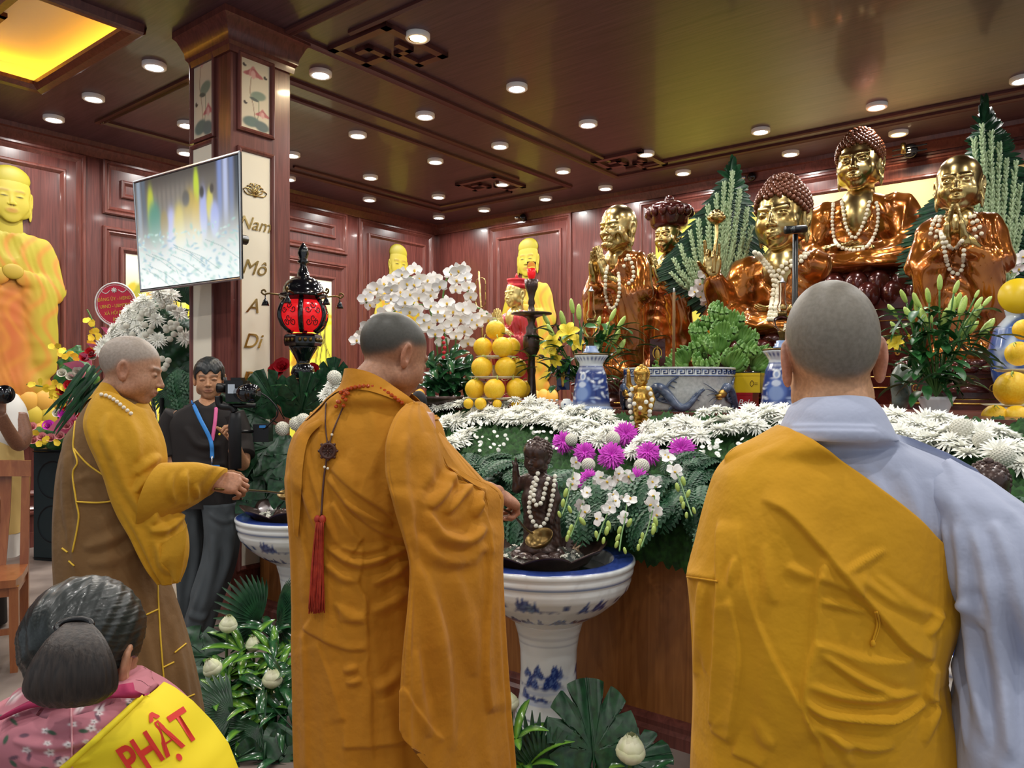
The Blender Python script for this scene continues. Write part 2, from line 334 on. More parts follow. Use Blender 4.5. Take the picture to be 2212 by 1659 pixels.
# ---------------------------------------------------------------- downlights on their grid
ORDN = ['first', 'second', 'third', 'fourth', 'fifth', 'sixth', 'seventh', 'eighth', 'ninth', 'tenth']
CU = [-7.35, -6.56, -5.55, -4.69, -3.67, -2.5, -1.5, -.48]; RV = [7.82, 6.93, 5.81, 4.76, 3.65, 2.79]
SEEN = {0: [7.75, 6.47, 5.25, 4.02, None, 2.79], 1: [7.8, 6.91, 5.79, 4.73, 3.6, 2.79], 2: [7.81, 6.93, 5.8, 4.74, None, 2.79], 3: [7.84, 6.93, 5.82, 4.77, 3.64], 4: [7.81, 6.94, 5.83, 4.77, 3.66], 5: [7.84, 6.98], 6: [7.84, 6.97], 7: [None, 7.06]}
def lamp_light(u, v, z=HC - .02, warm=False, w=1):
    d = bpy.data.lights.new('downlight', 'AREA'); d.shape = 'DISK'; d.size = .1; d.energy = LAMP_W * w; d.color = (1, .8, .5) if warm else (1, .975, .93); d.spread = math.radians(165)
    o = bpy.data.objects.new('downlight_lamp', d); COL.objects.link(o); o.location = UV(u, v, z); return o
proto = {}
for i, vs in SEEN.items():
    for j, v in enumerate(vs):
        if v is None: continue
        warm = (i, j) in ((4, 4), (6, 0)); lab = '%s round ceiling downlight, %s from left wall, %s row from altar wall' % ('warm yellow' if warm else 'white', ORDN[i], ORDN[j])
        loc = UV(CU[i], v, HC - .012)
        if warm not in proto:
            t = thing('ceiling_downlight', lab, 'ceiling light', loc, group='ceiling downlights', local=True)
            MB().lathe([(.06, -.012), (.062, -.02), (.078, -.022), (.085, -.016), (.085, .012)], caps=(False, False)).build('lamp_rim', 'lamp rim', t)
            MB().lathe([(.001, -.02), (.03, -.022), (.061, -.016), (.061, .01)], caps=(True, False)).build('diffuser', 'lamp glow warm' if warm else 'lamp glow', t); proto[warm] = t
        else: dup(proto[warm], label=lab, loc=loc)
        lamp_light(CU[i], v, HC - .04, warm)
for u in (-3.0, -1.2, .6, 2.4):       # unseen lamps without fixtures, added for lighting, carrying the downlights on over the hall
    for v in (5.8, 4.4, 3.0, 1.0, -.8): lamp_light(u, v, HC - .04)
for u, v in ((-6, .8), (-4.4, .8), (-7.3, .6), (-6, -1), (-4.4, -1)): lamp_light(u, v, HC - .04)  # further unseen lamps added for lighting over the left of the hall
# ---------------------------------------------------------------- pillar
PU0, PU1, PV0, PV1 = -4.87, -4.42, 2.72, 3.17
structure(room(MB().box((PU0, PV0, 0), (PU1, PV1, HC)), 'pillar', 'pillar wood', smooth=False))
mb = MB(); R = []
for g, z in ((.0, 3.66), (.02, 3.66), (.025, 3.7), (.04, 3.72), (.045, 3.76), (.08, 3.84), (.1, 3.86), (.1, 3.9)):
    R.append([(PU0 - g, PV0 - g, z), (PU1 + g, PV0 - g, z), (PU1 + g, PV1 + g, z), (PU0 - g, PV1 + g, z)])
mb.loft(R, caps=(False, False)); R = []
for g, z in ((.03, 0), (.03, .1), (.015, .14), (0, .15)): R.append([(PU0 - g, PV0 - g, z), (PU1 + g, PV0 - g, z), (PU1 + g, PV1 + g, z), (PU0 - g, PV1 + g, z)])
mb.loft(R, caps=(False, False)); trim(mb, 'trim wood')
fpu = lambda a, b, h: (PU1 + h, a, b); fpv = lambda a, b, h: (a, PV0 - h, b)
PP = [(0, 0), (0, .02), (.012, .026), (.024, .02), (.03, .006), (.035, 0)]
def painted_grid(f, a0, a1, b0, b1, na, nb, colf, h=.004):   # flat picture: colour per point of a grid
    a = np.linspace(a0, a1, na); b = np.linspace(b0, b1, nb); G = np.array([[f(x, y, h) for x in a] for y in b])
    s, t = np.meshgrid(np.linspace(0, 1, na), np.linspace(0, 1, nb)); C = colf(s, t)
    return MB().loft(G, closed=False, caps=(False, False), col=C)
def elm(s, t, cx, cy, rx, ry, rot=0, w=.06):
    x, y = s - cx, t - cy; c, n = math.cos(rot), math.sin(rot); return soft(np.hypot((x * c + y * n) / rx, (-x * n + y * c) / ry) - 1, w)
def seg(s, t, pts, w):
    d = np.full(s.shape, 9.)
    for (x0, y0), (x1, y1) in zip(pts[:-1], pts[1:]):
        L2 = (x1 - x0) ** 2 + (y1 - y0) ** 2 + 1e-9; k = np.clip(((s - x0) * (x1 - x0) + (t - y0) * (y1 - y0)) / L2, 0, 1); d = np.minimum(d, np.hypot(s - x0 - k * (x1 - x0), t - y0 - k * (y1 - y0)))
    return soft(d - w, w * .25)
def lotus_col(s, t):
    t = t * 2.6; C = np.zeros(s.shape + (3,)) + lc('d8cdb6'); g = '7c8f80'
    C = blend(C, seg(s, t, [(.35, 1.95), (.3, 1.4), (.42, .9), (.5, .3)], .012), '8a6a50'); C = blend(C, seg(s, t, [(.6, 1.3), (.62, .8), (.55, .3)], .012), '6b7a5c')
    C = blend(C, elm(s, t, .35, .28, .3, .2, .2), '5d7470'); C = blend(C, elm(s, t, .72, .2, .26, .2, -.2), '5a6c6e')
    C = blend(C, elm(s, t, .6, 1.32, .27, .17, .25), g); C = blend(C, elm(s, t, .45, 1.15, .16, .06, -.2), '4e5a58')
    for cx, cy, q in ((.42, 2.05, 1), (.75, .62, .75)):
        for a in (-1.2, -.75, -.35, 0, .35, .75, 1.2):
            C = blend(C, elm(s, t, cx + math.sin(a) * .17 * q, cy + math.cos(a) * .13 * q, .075 * q, .2 * q, a), ('b8686a', 'c98a86', 'a95a5e')[int(abs(a) * 3) % 3])
        C = blend(C, elm(s, t, cx, cy + .02, .08 * q, .16 * q), 'd6a5a0')
    for x, y in ((.12, 2.35), (.85, 2.1), (.15, .95)): C = blend(C, elm(s, t, x, y, .07, .07, .5), '3d3433'); C = blend(C, elm(s, t, x + .05, y + .06, .05, .05, .5), 'd8cdb6')
    return C
NB = lambda p: sorted((p[0], p[1]))
(u0, zt), (u1, zb) = onv(415, 95, PV0), onv(467, 295, PV0); trim(rect_ring(MB(), u0, u1, zb, zt, PP, fpv), 'pillar wood')
pic = painted_grid(fpv, u0 + .03, u1 - .03, zb + .03, zt - .03, 40, 100, lotus_col); tag(room(pic, 'lotus_painting', 'painted', smooth=False), 'narrow pink lotus painting on the pillar face above the television', 'painting')
trim(rect_ring(MB(), u0, u1, .3, onv(415, 318, PV0)[1], PP, fpv), 'pillar wood')
(v0, zt), (v1, zb) = onu(511, 108, PU1), onu(590, 303, PU1); trim(rect_ring(MB(), v0, v1, zb, zt, PP, fpu), 'pillar wood')
pic = painted_grid(fpu, v0 + .03, v1 - .03, zb + .03, zt - .03, 40, 100, lotus_col); tag(room(pic, 'lotus_painting', 'painted', smooth=False), 'pink lotus painting with butterflies above the white calligraphy board', 'painting')
ztp = onu(550, 325, PU1)[1]; trim(rect_ring(MB(), v0, v1, .3, ztp, PP, fpu), 'pillar wood')
sc = thing('calligraphy_board', 'tall white board with gold letters and lotus emblem on the pillar', 'sign', local=True); sc.matrix_world = ROOM
MB().box((PU1, v0 + .03, .33), (PU1 + .008, v1 - .03, ztp - .03)).build('board', 'white paint', sc, smooth=False)
def text_geo(s, size=1, shear=0, res=4, bold=0):
    cu = bpy.data.curves.new('t', 'FONT'); cu.body = s; cu.size = size; cu.shear = shear; cu.align_x = 'CENTER'; cu.align_y = 'CENTER'; cu.resolution_u = res; cu.offset = bold
    o = bpy.data.objects.new('t', cu); COL.objects.link(o); bpy.context.view_layer.update(); me = o.to_mesh(); V = A(*[list(v.co) for v in me.vertices]).reshape(-1, 3); Fs = [list(p.vertices) for p in me.polygons]
    o.to_mesh_clear(); bpy.data.objects.remove(o); bpy.data.curves.remove(cu); return V, Fs
def text_obj(s, size, O, X, Y, m, parent=None, name='lettering', depth=.006, bold=0, shear=0, sx=1, **k):
    V, Fs = text_geo(s, size, shear); X = A(*X); Y = A(*Y); Z = np.cross(X, Y); mb = MB()
    B = A(*O) + V[:, :1] * sx * X + V[:, 1:2] * Y; n = len(B); mb.add(np.vstack([B + Z * depth, B]), [])
    T = [np.array([f[0], f[i], f[i + 1]]) for f in Fs for i in range(1, len(f) - 1)]; mb.Fc.append(np.array(T)); mb.Fc.append(np.array(T)[:, ::-1] + n)
    from collections import Counter
    ed = Counter()
    for f in T:
        for a, b in zip(f, np.roll(f, -1)): ed[(a, b)] += 1
    mb.Fc.append(np.array([[b, a, a + n, b + n] for (a, b) in ed if (b, a) not in ed])); return mb.build(name, m, parent, smooth=False, **k)
for s, px, py, sz in (('Nam', 549, 486, .105), ('Mô', 547, 580, .12), ('A', 544, 662, .12), ('Di', 543, 738, .12), ('Đà', 540, 822, .12), ('Phật', 538, 905, .1)):
    v, z = onu(px, py, PU1); text_obj(s, sz * 1.15, (PU1 + .008, v, z), (0, 1, 0), (0, .12, 1), 'gold', sc, shear=.25)
v, z = onu(549, 414, PU1)
mb = MB()
for a in (-1.35, -.9, -.45, 0, .45, .9, 1.35):
    L = .075 if abs(a) < 1 else .09; q = [(0, -.02)] + [(math.sin(x) * .022, y * L) for x, y in ((.8, .3), (1.3, .6), (.7, .85))] + [(0, L)] + [(-math.sin(x) * .022, y * L) for x, y in ((.7, .85), (1.3, .6), (.8, .3))]
    q = [(x * math.cos(a) + y * math.sin(a), -x * math.sin(a) + y * math.cos(a) - .02) for x, y in q]
    P3 = [(PU1 + .012, v + x, z + y) for x, y in q]; mb.tube(P3 + P3[:1], .004, 5)
mb.build('lotus_emblem', 'gold', sc)
# ---------------------------------------------------------------- wall pictures
def blossom_col(s, t):
    C = np.zeros(s.shape + (3,)) + lc('dfe3d2'); C = blend(C, soft(t - .86, .04), 'd3d24a'); r = np.random.default_rng(3)
    for _ in range(240): C = blend(C, elm(s, t, r.random(), r.random() * .86, .012 + .02 * r.random(), .02 + .03 * r.random(), r.random() * 3), ['e6cf2e', 'c8b03a', 'f0e060', '9a9a3a', 'b7892e'][r.integers(5)])
    for _ in range(22):
        x, y = r.random(), r.random() * .4; C = blend(C, seg(s, t, [(x, y), (x + r.normal() * .04, y + .2), (x + r.normal() * .06, y + .42)], .003), '5b4a2e')
    return C
tag(room(painted_grid(fl, 3.66, 6.28, .56, 2.86, 150, 110, blossom_col), 'wall_painting', 'painted gloss', smooth=False), 'wide yellow blossom landscape painting set into the left wooden wall', 'painting')
def sky_col(s, t):
    n = lambda a, b, c: np.sin(s * a + np.sin(t * b + c) * 1.5 + c)
    C = np.zeros(s.shape + (3,)) + lc('dcc893'); C = blend(C, .5 + .5 * n(5, 14, 1), 'd9cfae'); C = blend(C, soft(s - .3, .04), 'b9b23c'); C = blend(C, .7 * np.clip(n(7, 30, 2) * n(3, 11, 4), 0, 1), 'd6b44c'); return C
tag(room(painted_grid(fb, -4.24, 1.0, 1.25, 3.52, 120, 60, sky_col), 'wall_painting', 'painted', smooth=False), 'golden cloud painting on the back wall behind the statues', 'painting')
# ================================================================ HEADS, HANDS
def Q(x): return [x, -x]
def head_sdf(p, ear='human', fat=0., smile=0., old=0., eyes='open', neck=.8, child=0., nw=.2):
    """unit head: chin z=-.5, crown z=.5, face towards -y"""
    d = el(p, (0, .09, .13), (.345, .425, .372))
    d = smin(d, el(p, (0, -.1, -.13), (.275 + fat * .05, .285, .345)), .1)
    d = smin(d, el(p, (0, -.24, -.385), (.105 + fat * .04, .1, .1)), .09)
    if child: d = smin(d, el(p, (0, 0, .17), (.375, .43, .35)), .08)
    for s in (1, -1):
        d = smin(d, el(p, (s * .165, -.2, -.15), (.115 + fat * .03, .125, .13 + fat * .03)), .07)
        d = smin(d, el(p, (s * .225, -.02, -.27), (.085 + fat * .04, .13, .12)), .08)
        d = smin(d, rc(p, (s * .05, -.345, .085), (s * .2, -.285, .1), .032, .03), .04)
        d = smax(d, -el(p, (s * .13, -.405, .012), (.085, .07, .055)), .045)
        d = smin(d, el(p, (s * .128, -.305, .005), (.078, .058, .05)), .012)
        if eyes == 'closed': d = smax(d, -rc(p, (s * .065, -.372, -.012), (s * .195, -.335, -.018), .006, .005), .008)
        else: d = smax(d, -el(p, (s * .13, -.372, -.002), (.058, .02, .014)), .008)
    d = smin(d, rc(p, (0, -.33, .06), (0, -.43, -.115), .026, .04), .035)
    d = smin(d, el(p, (0, -.435, -.13), (.045, .045, .035)), .02)
    for s in (1, -1):
        d = smin(d, el(p, (s * .052, -.395, -.142), (.032, .04, .027)), .018)
        d = smax(d, -el(p, (s * .026, -.43, -.172), (.012, .02, .012)), .008)
        if old:
            d = smax(d, -rc(p, (s * .075, -.37, -.16), (s * .13, -.315, -.29), .012, .01), .025)
            d = smax(d, -el(p, (s * .2, -.26, -.24), (.05, .06, .1)), .06)
    if old:
        for z in (.2, .26, .32): d = smax(d, -rc(p, (-.14, -.36 + (z - .2) * .5, z), (.14, -.36 + (z - .2) * .5, z + .01), .008, .008), .02)
    mz = -.262
    d = smin(d, el(p, (0, -.35, mz), (.11, .05, .065)), .04)
    for s in (1, -1): d = smin(d, rc(p, (0, -.398, mz + .018), (s * .07, -.363, mz + .014 + smile * .02), .02, .009), .012)
    d = smin(d, rc(p, (-.05, -.375, mz - .028), (.05, -.375, mz - .028), .021, .021), .014)
    for s in (1, -1): d = smax(d, -rc(p, (0, -.412, mz - .004), (s * .095, -.355, mz + smile * .028), .005, .005), .007)
    L = {'human': 0, 'long': 1}.get(ear, 0)
    for s in (1, -1):
        R = rotm(-.2, 0, s * -.35)
        e = el(p, (s * .352, .07, -.02 - L * .02), (.035, .085, .14 + L * .02), R)
        e = smin(e, el(p, (s * .345, .045, -.13 - L * .13), (.03, .05, .06 + L * .12), R), .03)
        e = smax(e, -el(p, (s * .383, .05, -.01 - L * .02), (.042, .05, .095), R), .012)
        if L: e = smax(e, -el(p, (s * .37, .045, -.24), (.03, .022, .08), R), .015)
        d = smin(d, e, .025)
    if neck: d = smin(d, rc(p, (0, .1, -.25), (0, .17, -.25 - neck * .6), nw, nw + .03), .07)
    return d
HEADS = {}
def head_mesh(h=.016, **kw):
    k = (h,) + tuple(sorted(kw.items()))
    if k not in HEADS: HEADS[k] = nets(lambda p: head_sdf(p, **kw), (-.47, -.56, -.95), (.47, .6, .56), h)
    return HEADS[k]
def head_col(V, skin, lips, brow, hair=None, hairline=None, ear=None, flush=0.):
    """colours of skin, lips, brows, eyes and cropped scalp, from unit-head coordinates"""
    x, y, z = V.T; C = np.zeros((len(V), 3)) + lc(skin); ax = np.abs(x)
    B = lambda C, m, c: C * (1 - np.clip(m, 0, 1)[:, None]) + (lc(c) if isinstance(c, str) else c) * np.clip(m, 0, 1)[:, None]
    if ear: C = B(C, soft(.33 - ax, .012) * soft(np.abs(z + .05) - .25, .03), ear)
    C = B(C, .6 * soft(np.hypot(x / .1, (z + .265) / .045) - 1, .12) * (y < -.3), lips)
    C = B(C, .8 * soft(np.abs(z - .105 - .25 * ax * (.2 - ax)) - .02, .006) * soft(np.abs(ax - .135) - .085, .015) * (y < -.15), brow)
    C = B(C, .9 * soft(np.hypot((ax - .13) / .06, (z + .002) / .014) - 1, .15) * (y < -.28), '1c1412'); C = B(C, soft(np.hypot(ax - .026, (z + .172)) - .014, .004) * (y < -.36), '5a3428')
    if hair is not None:
        m = hairline(x, y, z) if hairline else soft(-(z - .12 + .55 * np.minimum(y + .1, 0) * -1 - .0) , .02)
        C = B(C, m, hair)
    return C
def scalp(x, y, z):   # cropped-hair zone: above the forehead line, round the ears, down to the nape
    f = np.where(y < -.02, .27 - .55 * np.clip(y + .28, 0, .26) - .0, .12 - .72 * np.clip(y + .02, 0, .5))
    f = np.where(y > .3, np.maximum(f, -.24), f); earz = soft(np.hypot((y - .06) / .12, (z + .04) / .17) - 1, .1) * (np.abs(x) > .3)
    return soft(f - z, .022) * (1 - earz)
def hand_prims(curl=(.9, 1, 1, 1.05), thumb=(.6, .5), spread=.08, straight=False):
    """right hand, wrist at 0, fingers to +x, back of hand +z, thumb on +y; metres"""
    L = [('rc', (-.035, 0, 0), (.0, 0, 0), .027, .027, .01), ('el', (.045, 0, 0), (.055, .041, .016), .02), ('rc', (.01, .012, -.004), (.06, .03, -.002), .02, .014, .015), ('rc', (.01, -.015, -.004), (.07, -.03, -.002), .018, .013, .015)]
    for i, (y, l, r) in enumerate(((.031, .075, .0095), (.0105, .083, .0098), (-.0105, .078, .0094), (-.031, .06, .0083))):
        p = A(.088 - abs(i - 1.2) * .005, y, 0); a = 0; az = (1.2 - i) * spread
        L.append(('rc', (.05, y * .8, 0), tuple(p), .012, r + .001, .012))
        for f, q in ((.42, .75), (.32, 1.05), (.26, .8)):
            a += curl[i] * q; n = p + l * f * 1.15 * A(math.cos(a) * math.cos(az), math.cos(a) * math.sin(az) if not curl[i] else math.sin(az) * .5, -math.sin(a)); L.append(('rc', tuple(p), tuple(n), r, r * .93, .004)); p = n; r *= .93
    p = A(.018, .03, -.008); a, b = thumb
    for l, r in ((.042, .0135), (.032, .0112), (.026, .0095)):
        n = p + l * A(math.cos(a) * .8, math.cos(b) * .55 * (1 if a < 1 else .4), -math.sin(b) * .9 - .1); L.append(('rc', tuple(p), tuple(n), r, r * .9, .006)); p = n; b += .25; a += .1
    return L
HANDS = {}
def hand_mesh(h=.0035, pad=.012, **kw):
    k = (h, str(kw))
    if k not in HANDS:
        L = hand_prims(**kw); pts = A(*[q[1] for q in L]).reshape(-1, 3); pts2 = A(*[q[2] for q in L if q[0] == 'rc']).reshape(-1, 3)
        al = np.vstack([pts, pts2]); HANDS[k] = nets(lambda p: prims(p, L), al.min(0) - .05, al.max(0) + .05, h)
    return HANDS[k]
def put_hand(mb, wrist, fwd, back, s=1., mirror=False, col='c48a66', **kw):
    """fwd: finger direction, back: direction the back of the hand faces"""
    V, Fq = hand_mesh(**kw); V = V.copy()
    if mirror: V[:, 1] *= -1; Fq = Fq[:, ::-1]
    x = unit(fwd); z = unit(np.asarray(back) - x * np.dot(back, x)); R = np.stack([x, np.cross(z, x), z], 1)
    mb.add(transf(V, R, wrist, s), Fq, np.zeros((len(V), 3)) + lc(col) if col else None)
def put_head(mb, c, size, face, tilt=0, roll=0, colf=None, mesh=None, zs=1., **kw):
    """c: centre, size: chin-crown height, face: horizontal direction of the face, tilt>0 looks down"""
    V, Fq = mesh if mesh is not None else head_mesh(**kw); f = unit(A(face[0], face[1], 0)); R0 = np.stack([np.cross(-f, (0, 0, 1)), -f, A(0, 0, 1)], 1)
    R = R0 @ rotm(tilt, roll, 0)
    mb.add(transf(V * A(1, 1, zs), R, c, size), Fq, colf(V) if colf else None); return R
# ---------------------------------------------------------------- draped cloth: stacks of horizontal rings with folds
class Folds:
    def __init__(s): s.L = []
    def ridge(s, pts, w=10, h=.008): s.L.append((np.asarray(pts, float), w, h, 0)); return s
    def step(s, pts, w=40, h=.008, side=1): s.L.append((np.asarray(pts, float), w, h, side)); return s
    def at(s, V, N):
        px = proj(V); off = np.zeros(len(V)); facing = (N * (A(0, 0, CZ) - V)).sum(1) > 0
        for pts, w, h, kind in s.L:
            h = h * 1.45
            if len(pts) > 2: pts = interp(pts, 4 * len(pts))
            bb = (px[:, 0] > pts[:, 0].min() - 3 * w) & (px[:, 0] < pts[:, 0].max() + 3 * w) & (px[:, 1] > pts[:, 1].min() - 3 * w) & (px[:, 1] < pts[:, 1].max() + 3 * w) & facing
            q = px[bb]
            if not len(q): continue
            best = np.full(len(q), 1e9); sg = np.zeros(len(q)); tt = np.zeros(len(q)); n = len(pts) - 1
            for i in range(n):
                a, b = pts[i], pts[i + 1]; ab = b - a; L2 = ab @ ab + 1e-9; t = ((q - a) @ ab) / L2; tc = np.clip(t, 0, 1); r = q - a - tc[:, None] * ab; dd = np.hypot(r[:, 0], r[:, 1])
                m = dd < best; best[m] = dd[m]; sg[m] = np.sign(ab[0] * r[m, 1] - ab[1] * r[m, 0]); tt[m] = (i + tc[m]) / n
            fade = np.clip(tt / .12, 0, 1) * np.clip((1 - tt) / .12, 0, 1); fade = fade * fade * (3 - 2 * fade)
            if kind == 0:
                f2 = np.sin(np.clip(tt, 0, 1) * PI); off[bb] += h * np.exp(-(best / (w * (.45 + .75 * f2))) ** 2) * f2 ** .7 * fade - .35 * h * np.exp(-((best - 1.7 * w) / w) ** 2) * f2 * fade
            else:
                d = sg * best * kind; off[bb] += h * fade / (1 + np.exp(-np.clip(d / 1.6, -30, 30))) * np.exp(-np.maximum(d, 0) / w)
        return off
def ring_stack(rows, n_along, n_around, yaw=0, expo=2.2):
    """rows: (py, left px, right px, depth, half thickness[, exponent]) -> rings of world points"""
    K = interp([r[:5] for r in rows], n_along); a = np.arange(n_around) * 2 * PI / n_around
    ca, sa = np.cos(a), np.sin(a); e = 2 / expo; ca = np.sign(ca) * np.abs(ca) ** e; sa = np.sign(sa) * np.abs(sa) ** e
    R = []
    for py, l, r, d, b in K:
        c = P((l + r) / 2, py, d); h = max((r - l) / 2 * d / F, .004); x = ca * h; y = -sa * b
        R.append(np.stack([c[0] + x * math.cos(yaw), c[1] + y + x * math.sin(yaw) * (1 if yaw else 0), np.full(n_around, c[2])], 1))
    return np.array(R)
def normals(R):
    du = np.roll(R, -1, 1) - np.roll(R, 1, 1); dv = np.gradient(R, axis=0); N = np.cross(dv, du); N /= np.linalg.norm(N, axis=2)[..., None] + 1e-12; return N
def cloth(mb, rows, n_along=120, n_around=160, folds=None, drape=None, expo=2.2, caps=(True, True), col=None, seed=0, R=None):
    R = ring_stack(rows, n_along, n_around, expo=expo) if R is None else R; N = normals(R); c0 = R.mean(1, keepdims=True)
    if ((R - c0) * N).sum() < 0: N = -N; 
    n, m = R.shape[:2]; off = np.zeros((n, m))
    if drape:      # (amplitude, number of pleats)
        r = np.random.default_rng(seed); a = np.arange(m) * 2 * PI / m; t = np.linspace(0, 1, n)[:, None]
        for k in range(5):
            f = drape[1] * (.5 + .3 * k) ; f = int(round(f)); off += drape[0] * (.9 ** k) * np.sin(f * a[None] + r.random() * 6 + 1.5 * np.sin(t * (2 + k) + r.random() * 6)) * (.25 + .75 * t ** .7)
    if folds: off += folds.at(R.reshape(-1, 3), N.reshape(-1, 3)).reshape(n, m)
    R = R + N * off[..., None]; mb.loft(R[:, ::-1] if True else R, caps=caps, col=col); return R
def bvh(*objs):
    V = []; Fs = []; k = 0
    for o in objs:
        mw = np.array(o.matrix_world) if o.parent is None else np.array(Matrix.Translation(ORG.get(o.name, (0, 0, 0))))
        co = np.empty(len(o.data.vertices) * 3); o.data.vertices.foreach_get('co', co); co = co.reshape(-1, 3) @ mw[:3, :3].T + mw[:3, 3]
        V.append(co); Fs += [[i + k for i in p.vertices] for p in o.data.polygons]; k += len(co)
    return BVHTree.FromPolygons(np.vstack(V).tolist(), Fs)
def hit(tree, px, py, lift=0.):
    d = Vector(((px - CX) / F, 1, (HY - py) / F)); dn = d.normalized(); r = tree.ray_cast(Vector((0, 0, CZ)), dn)
    return None if r[0] is None else np.array(r[0]) - np.array(dn) * lift
def drape_pts(tree, pts, lift=.004, n=None, back=None):
    pts = interp(pts, n or len(pts) * 6); out = []
    for x, y in pts:
        q = hit(tree, x, y, lift)
        if q is None: q = P(x, y, out[-1][1] if out else (back or 2.)) 
        out.append(q)
    return A(*out)
def beads(mb, pts, r, gap=1.0, m=8, n=6, col=None):
    pts = np.asarray(pts, float); s = np.concatenate([[0], np.cumsum(np.linalg.norm(np.diff(pts, axis=0), axis=1))]); k = max(2, int(s[-1] / (2 * r * gap)))
    for t in np.linspace(0, s[-1], k): mb.ball([np.interp(t, s, pts[:, i]) for i in range(3)], r, m, n, col=col)
# ================================================================ PEOPLE
def wrap(rows, na, nr, top, bot, a0=0., a1=2 * PI, grow=0., expo=2.2, shear=0., ease=1.):
    """cloth wound round a body given as rows (py, left, right, depth, half thickness); top/bot: pixel row or polyline of the cloth's edges"""
    K = np.asarray([r[:5] for r in rows], float); t = np.linspace(K[0, 0], K[-1, 0], 300)
    D = interp(K, 600); o = np.argsort(D[:, 0]); D = D[o]; look = lambda y, c: np.interp(y, D[:, 0], D[:, c])
    full = abs(a1 - a0 - 2 * PI) < 1e-6; a = a0 + (a1 - a0) * np.arange(nr) / (nr if full else nr - 1); e = 2 / expo
    ca, sa = np.cos(a), np.sin(a); ca = np.sign(ca) * np.abs(ca) ** e; sa = np.sign(sa) * np.abs(sa) ** e
    def edge(E):
        if np.isscalar(E): return np.full(nr, float(E))
        E = np.asarray(interp(E, 8 * len(E)) if len(E) > 2 else E, float); E = E[np.argsort(E[:, 0])]; y = np.full(nr, E[:, 1].mean())
        for _ in range(25): y = .5 * y + .5 * np.interp(.5 * (look(y, 1) + look(y, 2)) + ca * .5 * (look(y, 2) - look(y, 1)), E[:, 0], E[:, 1])
        return y
    yt, yb = edge(top), edge(bot); R = np.zeros((na, nr, 3))
    for i, f in enumerate(np.linspace(0, 1, na) ** ease):
        y = yt + (yb - yt) * f; d = look(y, 3); l, r = look(y, 1), look(y, 2); w = .5 * (r - l) * d / F + grow; x = ca * w; dep = d - sa * (look(y, 4) + grow) + shear * x
        k = (d + shear * x) / d; R[i, :, 0] = ((.5 * (l + r) - CX) / F * d + x) * k; R[i, :, 1] = dep; R[i, :, 2] = CZ + (HY - y) / F * d * k
    return R
def close_top(R, h=.012):
    c = R[0].copy(); m = c[:, 1].mean(); mid = .5 * (c[:, 1].min() + c[:, 1].max()); out = []
    for k, z in ((0., 1.), (.5, .85), (.85, .4)):
        q = c.copy(); q[:, 1] = mid + (c[:, 1] - mid) * k; q[:, 2] += h * z; out.append(q)
    return np.concatenate([np.array(out), R])
def fold_R(R, folds=None, drape=None, seed=0, start=.25):
    N = normals(R); c0 = R.mean((0, 1)) * A(1, 1, 0); q = (R - c0) * A(1, 1, 0)
    if (q * N).sum() < 0: N = -N
    n, m = R.shape[:2]; off = np.zeros((n, m))
    if drape:
        r = np.random.default_rng(seed); a = np.arange(m) * 2 * PI / m; t = np.linspace(0, 1, n)[:, None]
        for k in range(6):
            f = int(round(drape[1] * (.45 + .28 * k))); off += drape[0] * (.88 ** k) * np.sin(f * a[None] + r.random() * 6 + 1.6 * np.sin(t * (1.5 + k) + r.random() * 6)) * (start + (1 - start) * t ** .7)
    if folds: off += folds.at(R.reshape(-1, 3), N.reshape(-1, 3)).reshape(n, m)
    return R + N * off[..., None]
def garment(mb, rows, na, nr, top, bot, folds=None, drape=None, seed=0, caps=(False, False), col=None, start=.25, close=False, **k):
    R = wrap(rows, na, nr, top, bot, **k)
    if close: R = close_top(R)
    R = fold_R(R, folds, drape, seed, start); full = abs(k.get('a1', 2 * PI) - k.get('a0', 0) - 2 * PI) < 1e-6
    mb.loft(R[:, ::-1], closed=full, caps=caps, col=col); return R
def edge_tube(tree, pts, r, lift=.002, n=None, m=6): return MB().tube(drape_pts(tree, pts, lift, n), r, m)
def vc(n, h): return np.zeros((n, 3)) + lc(h)
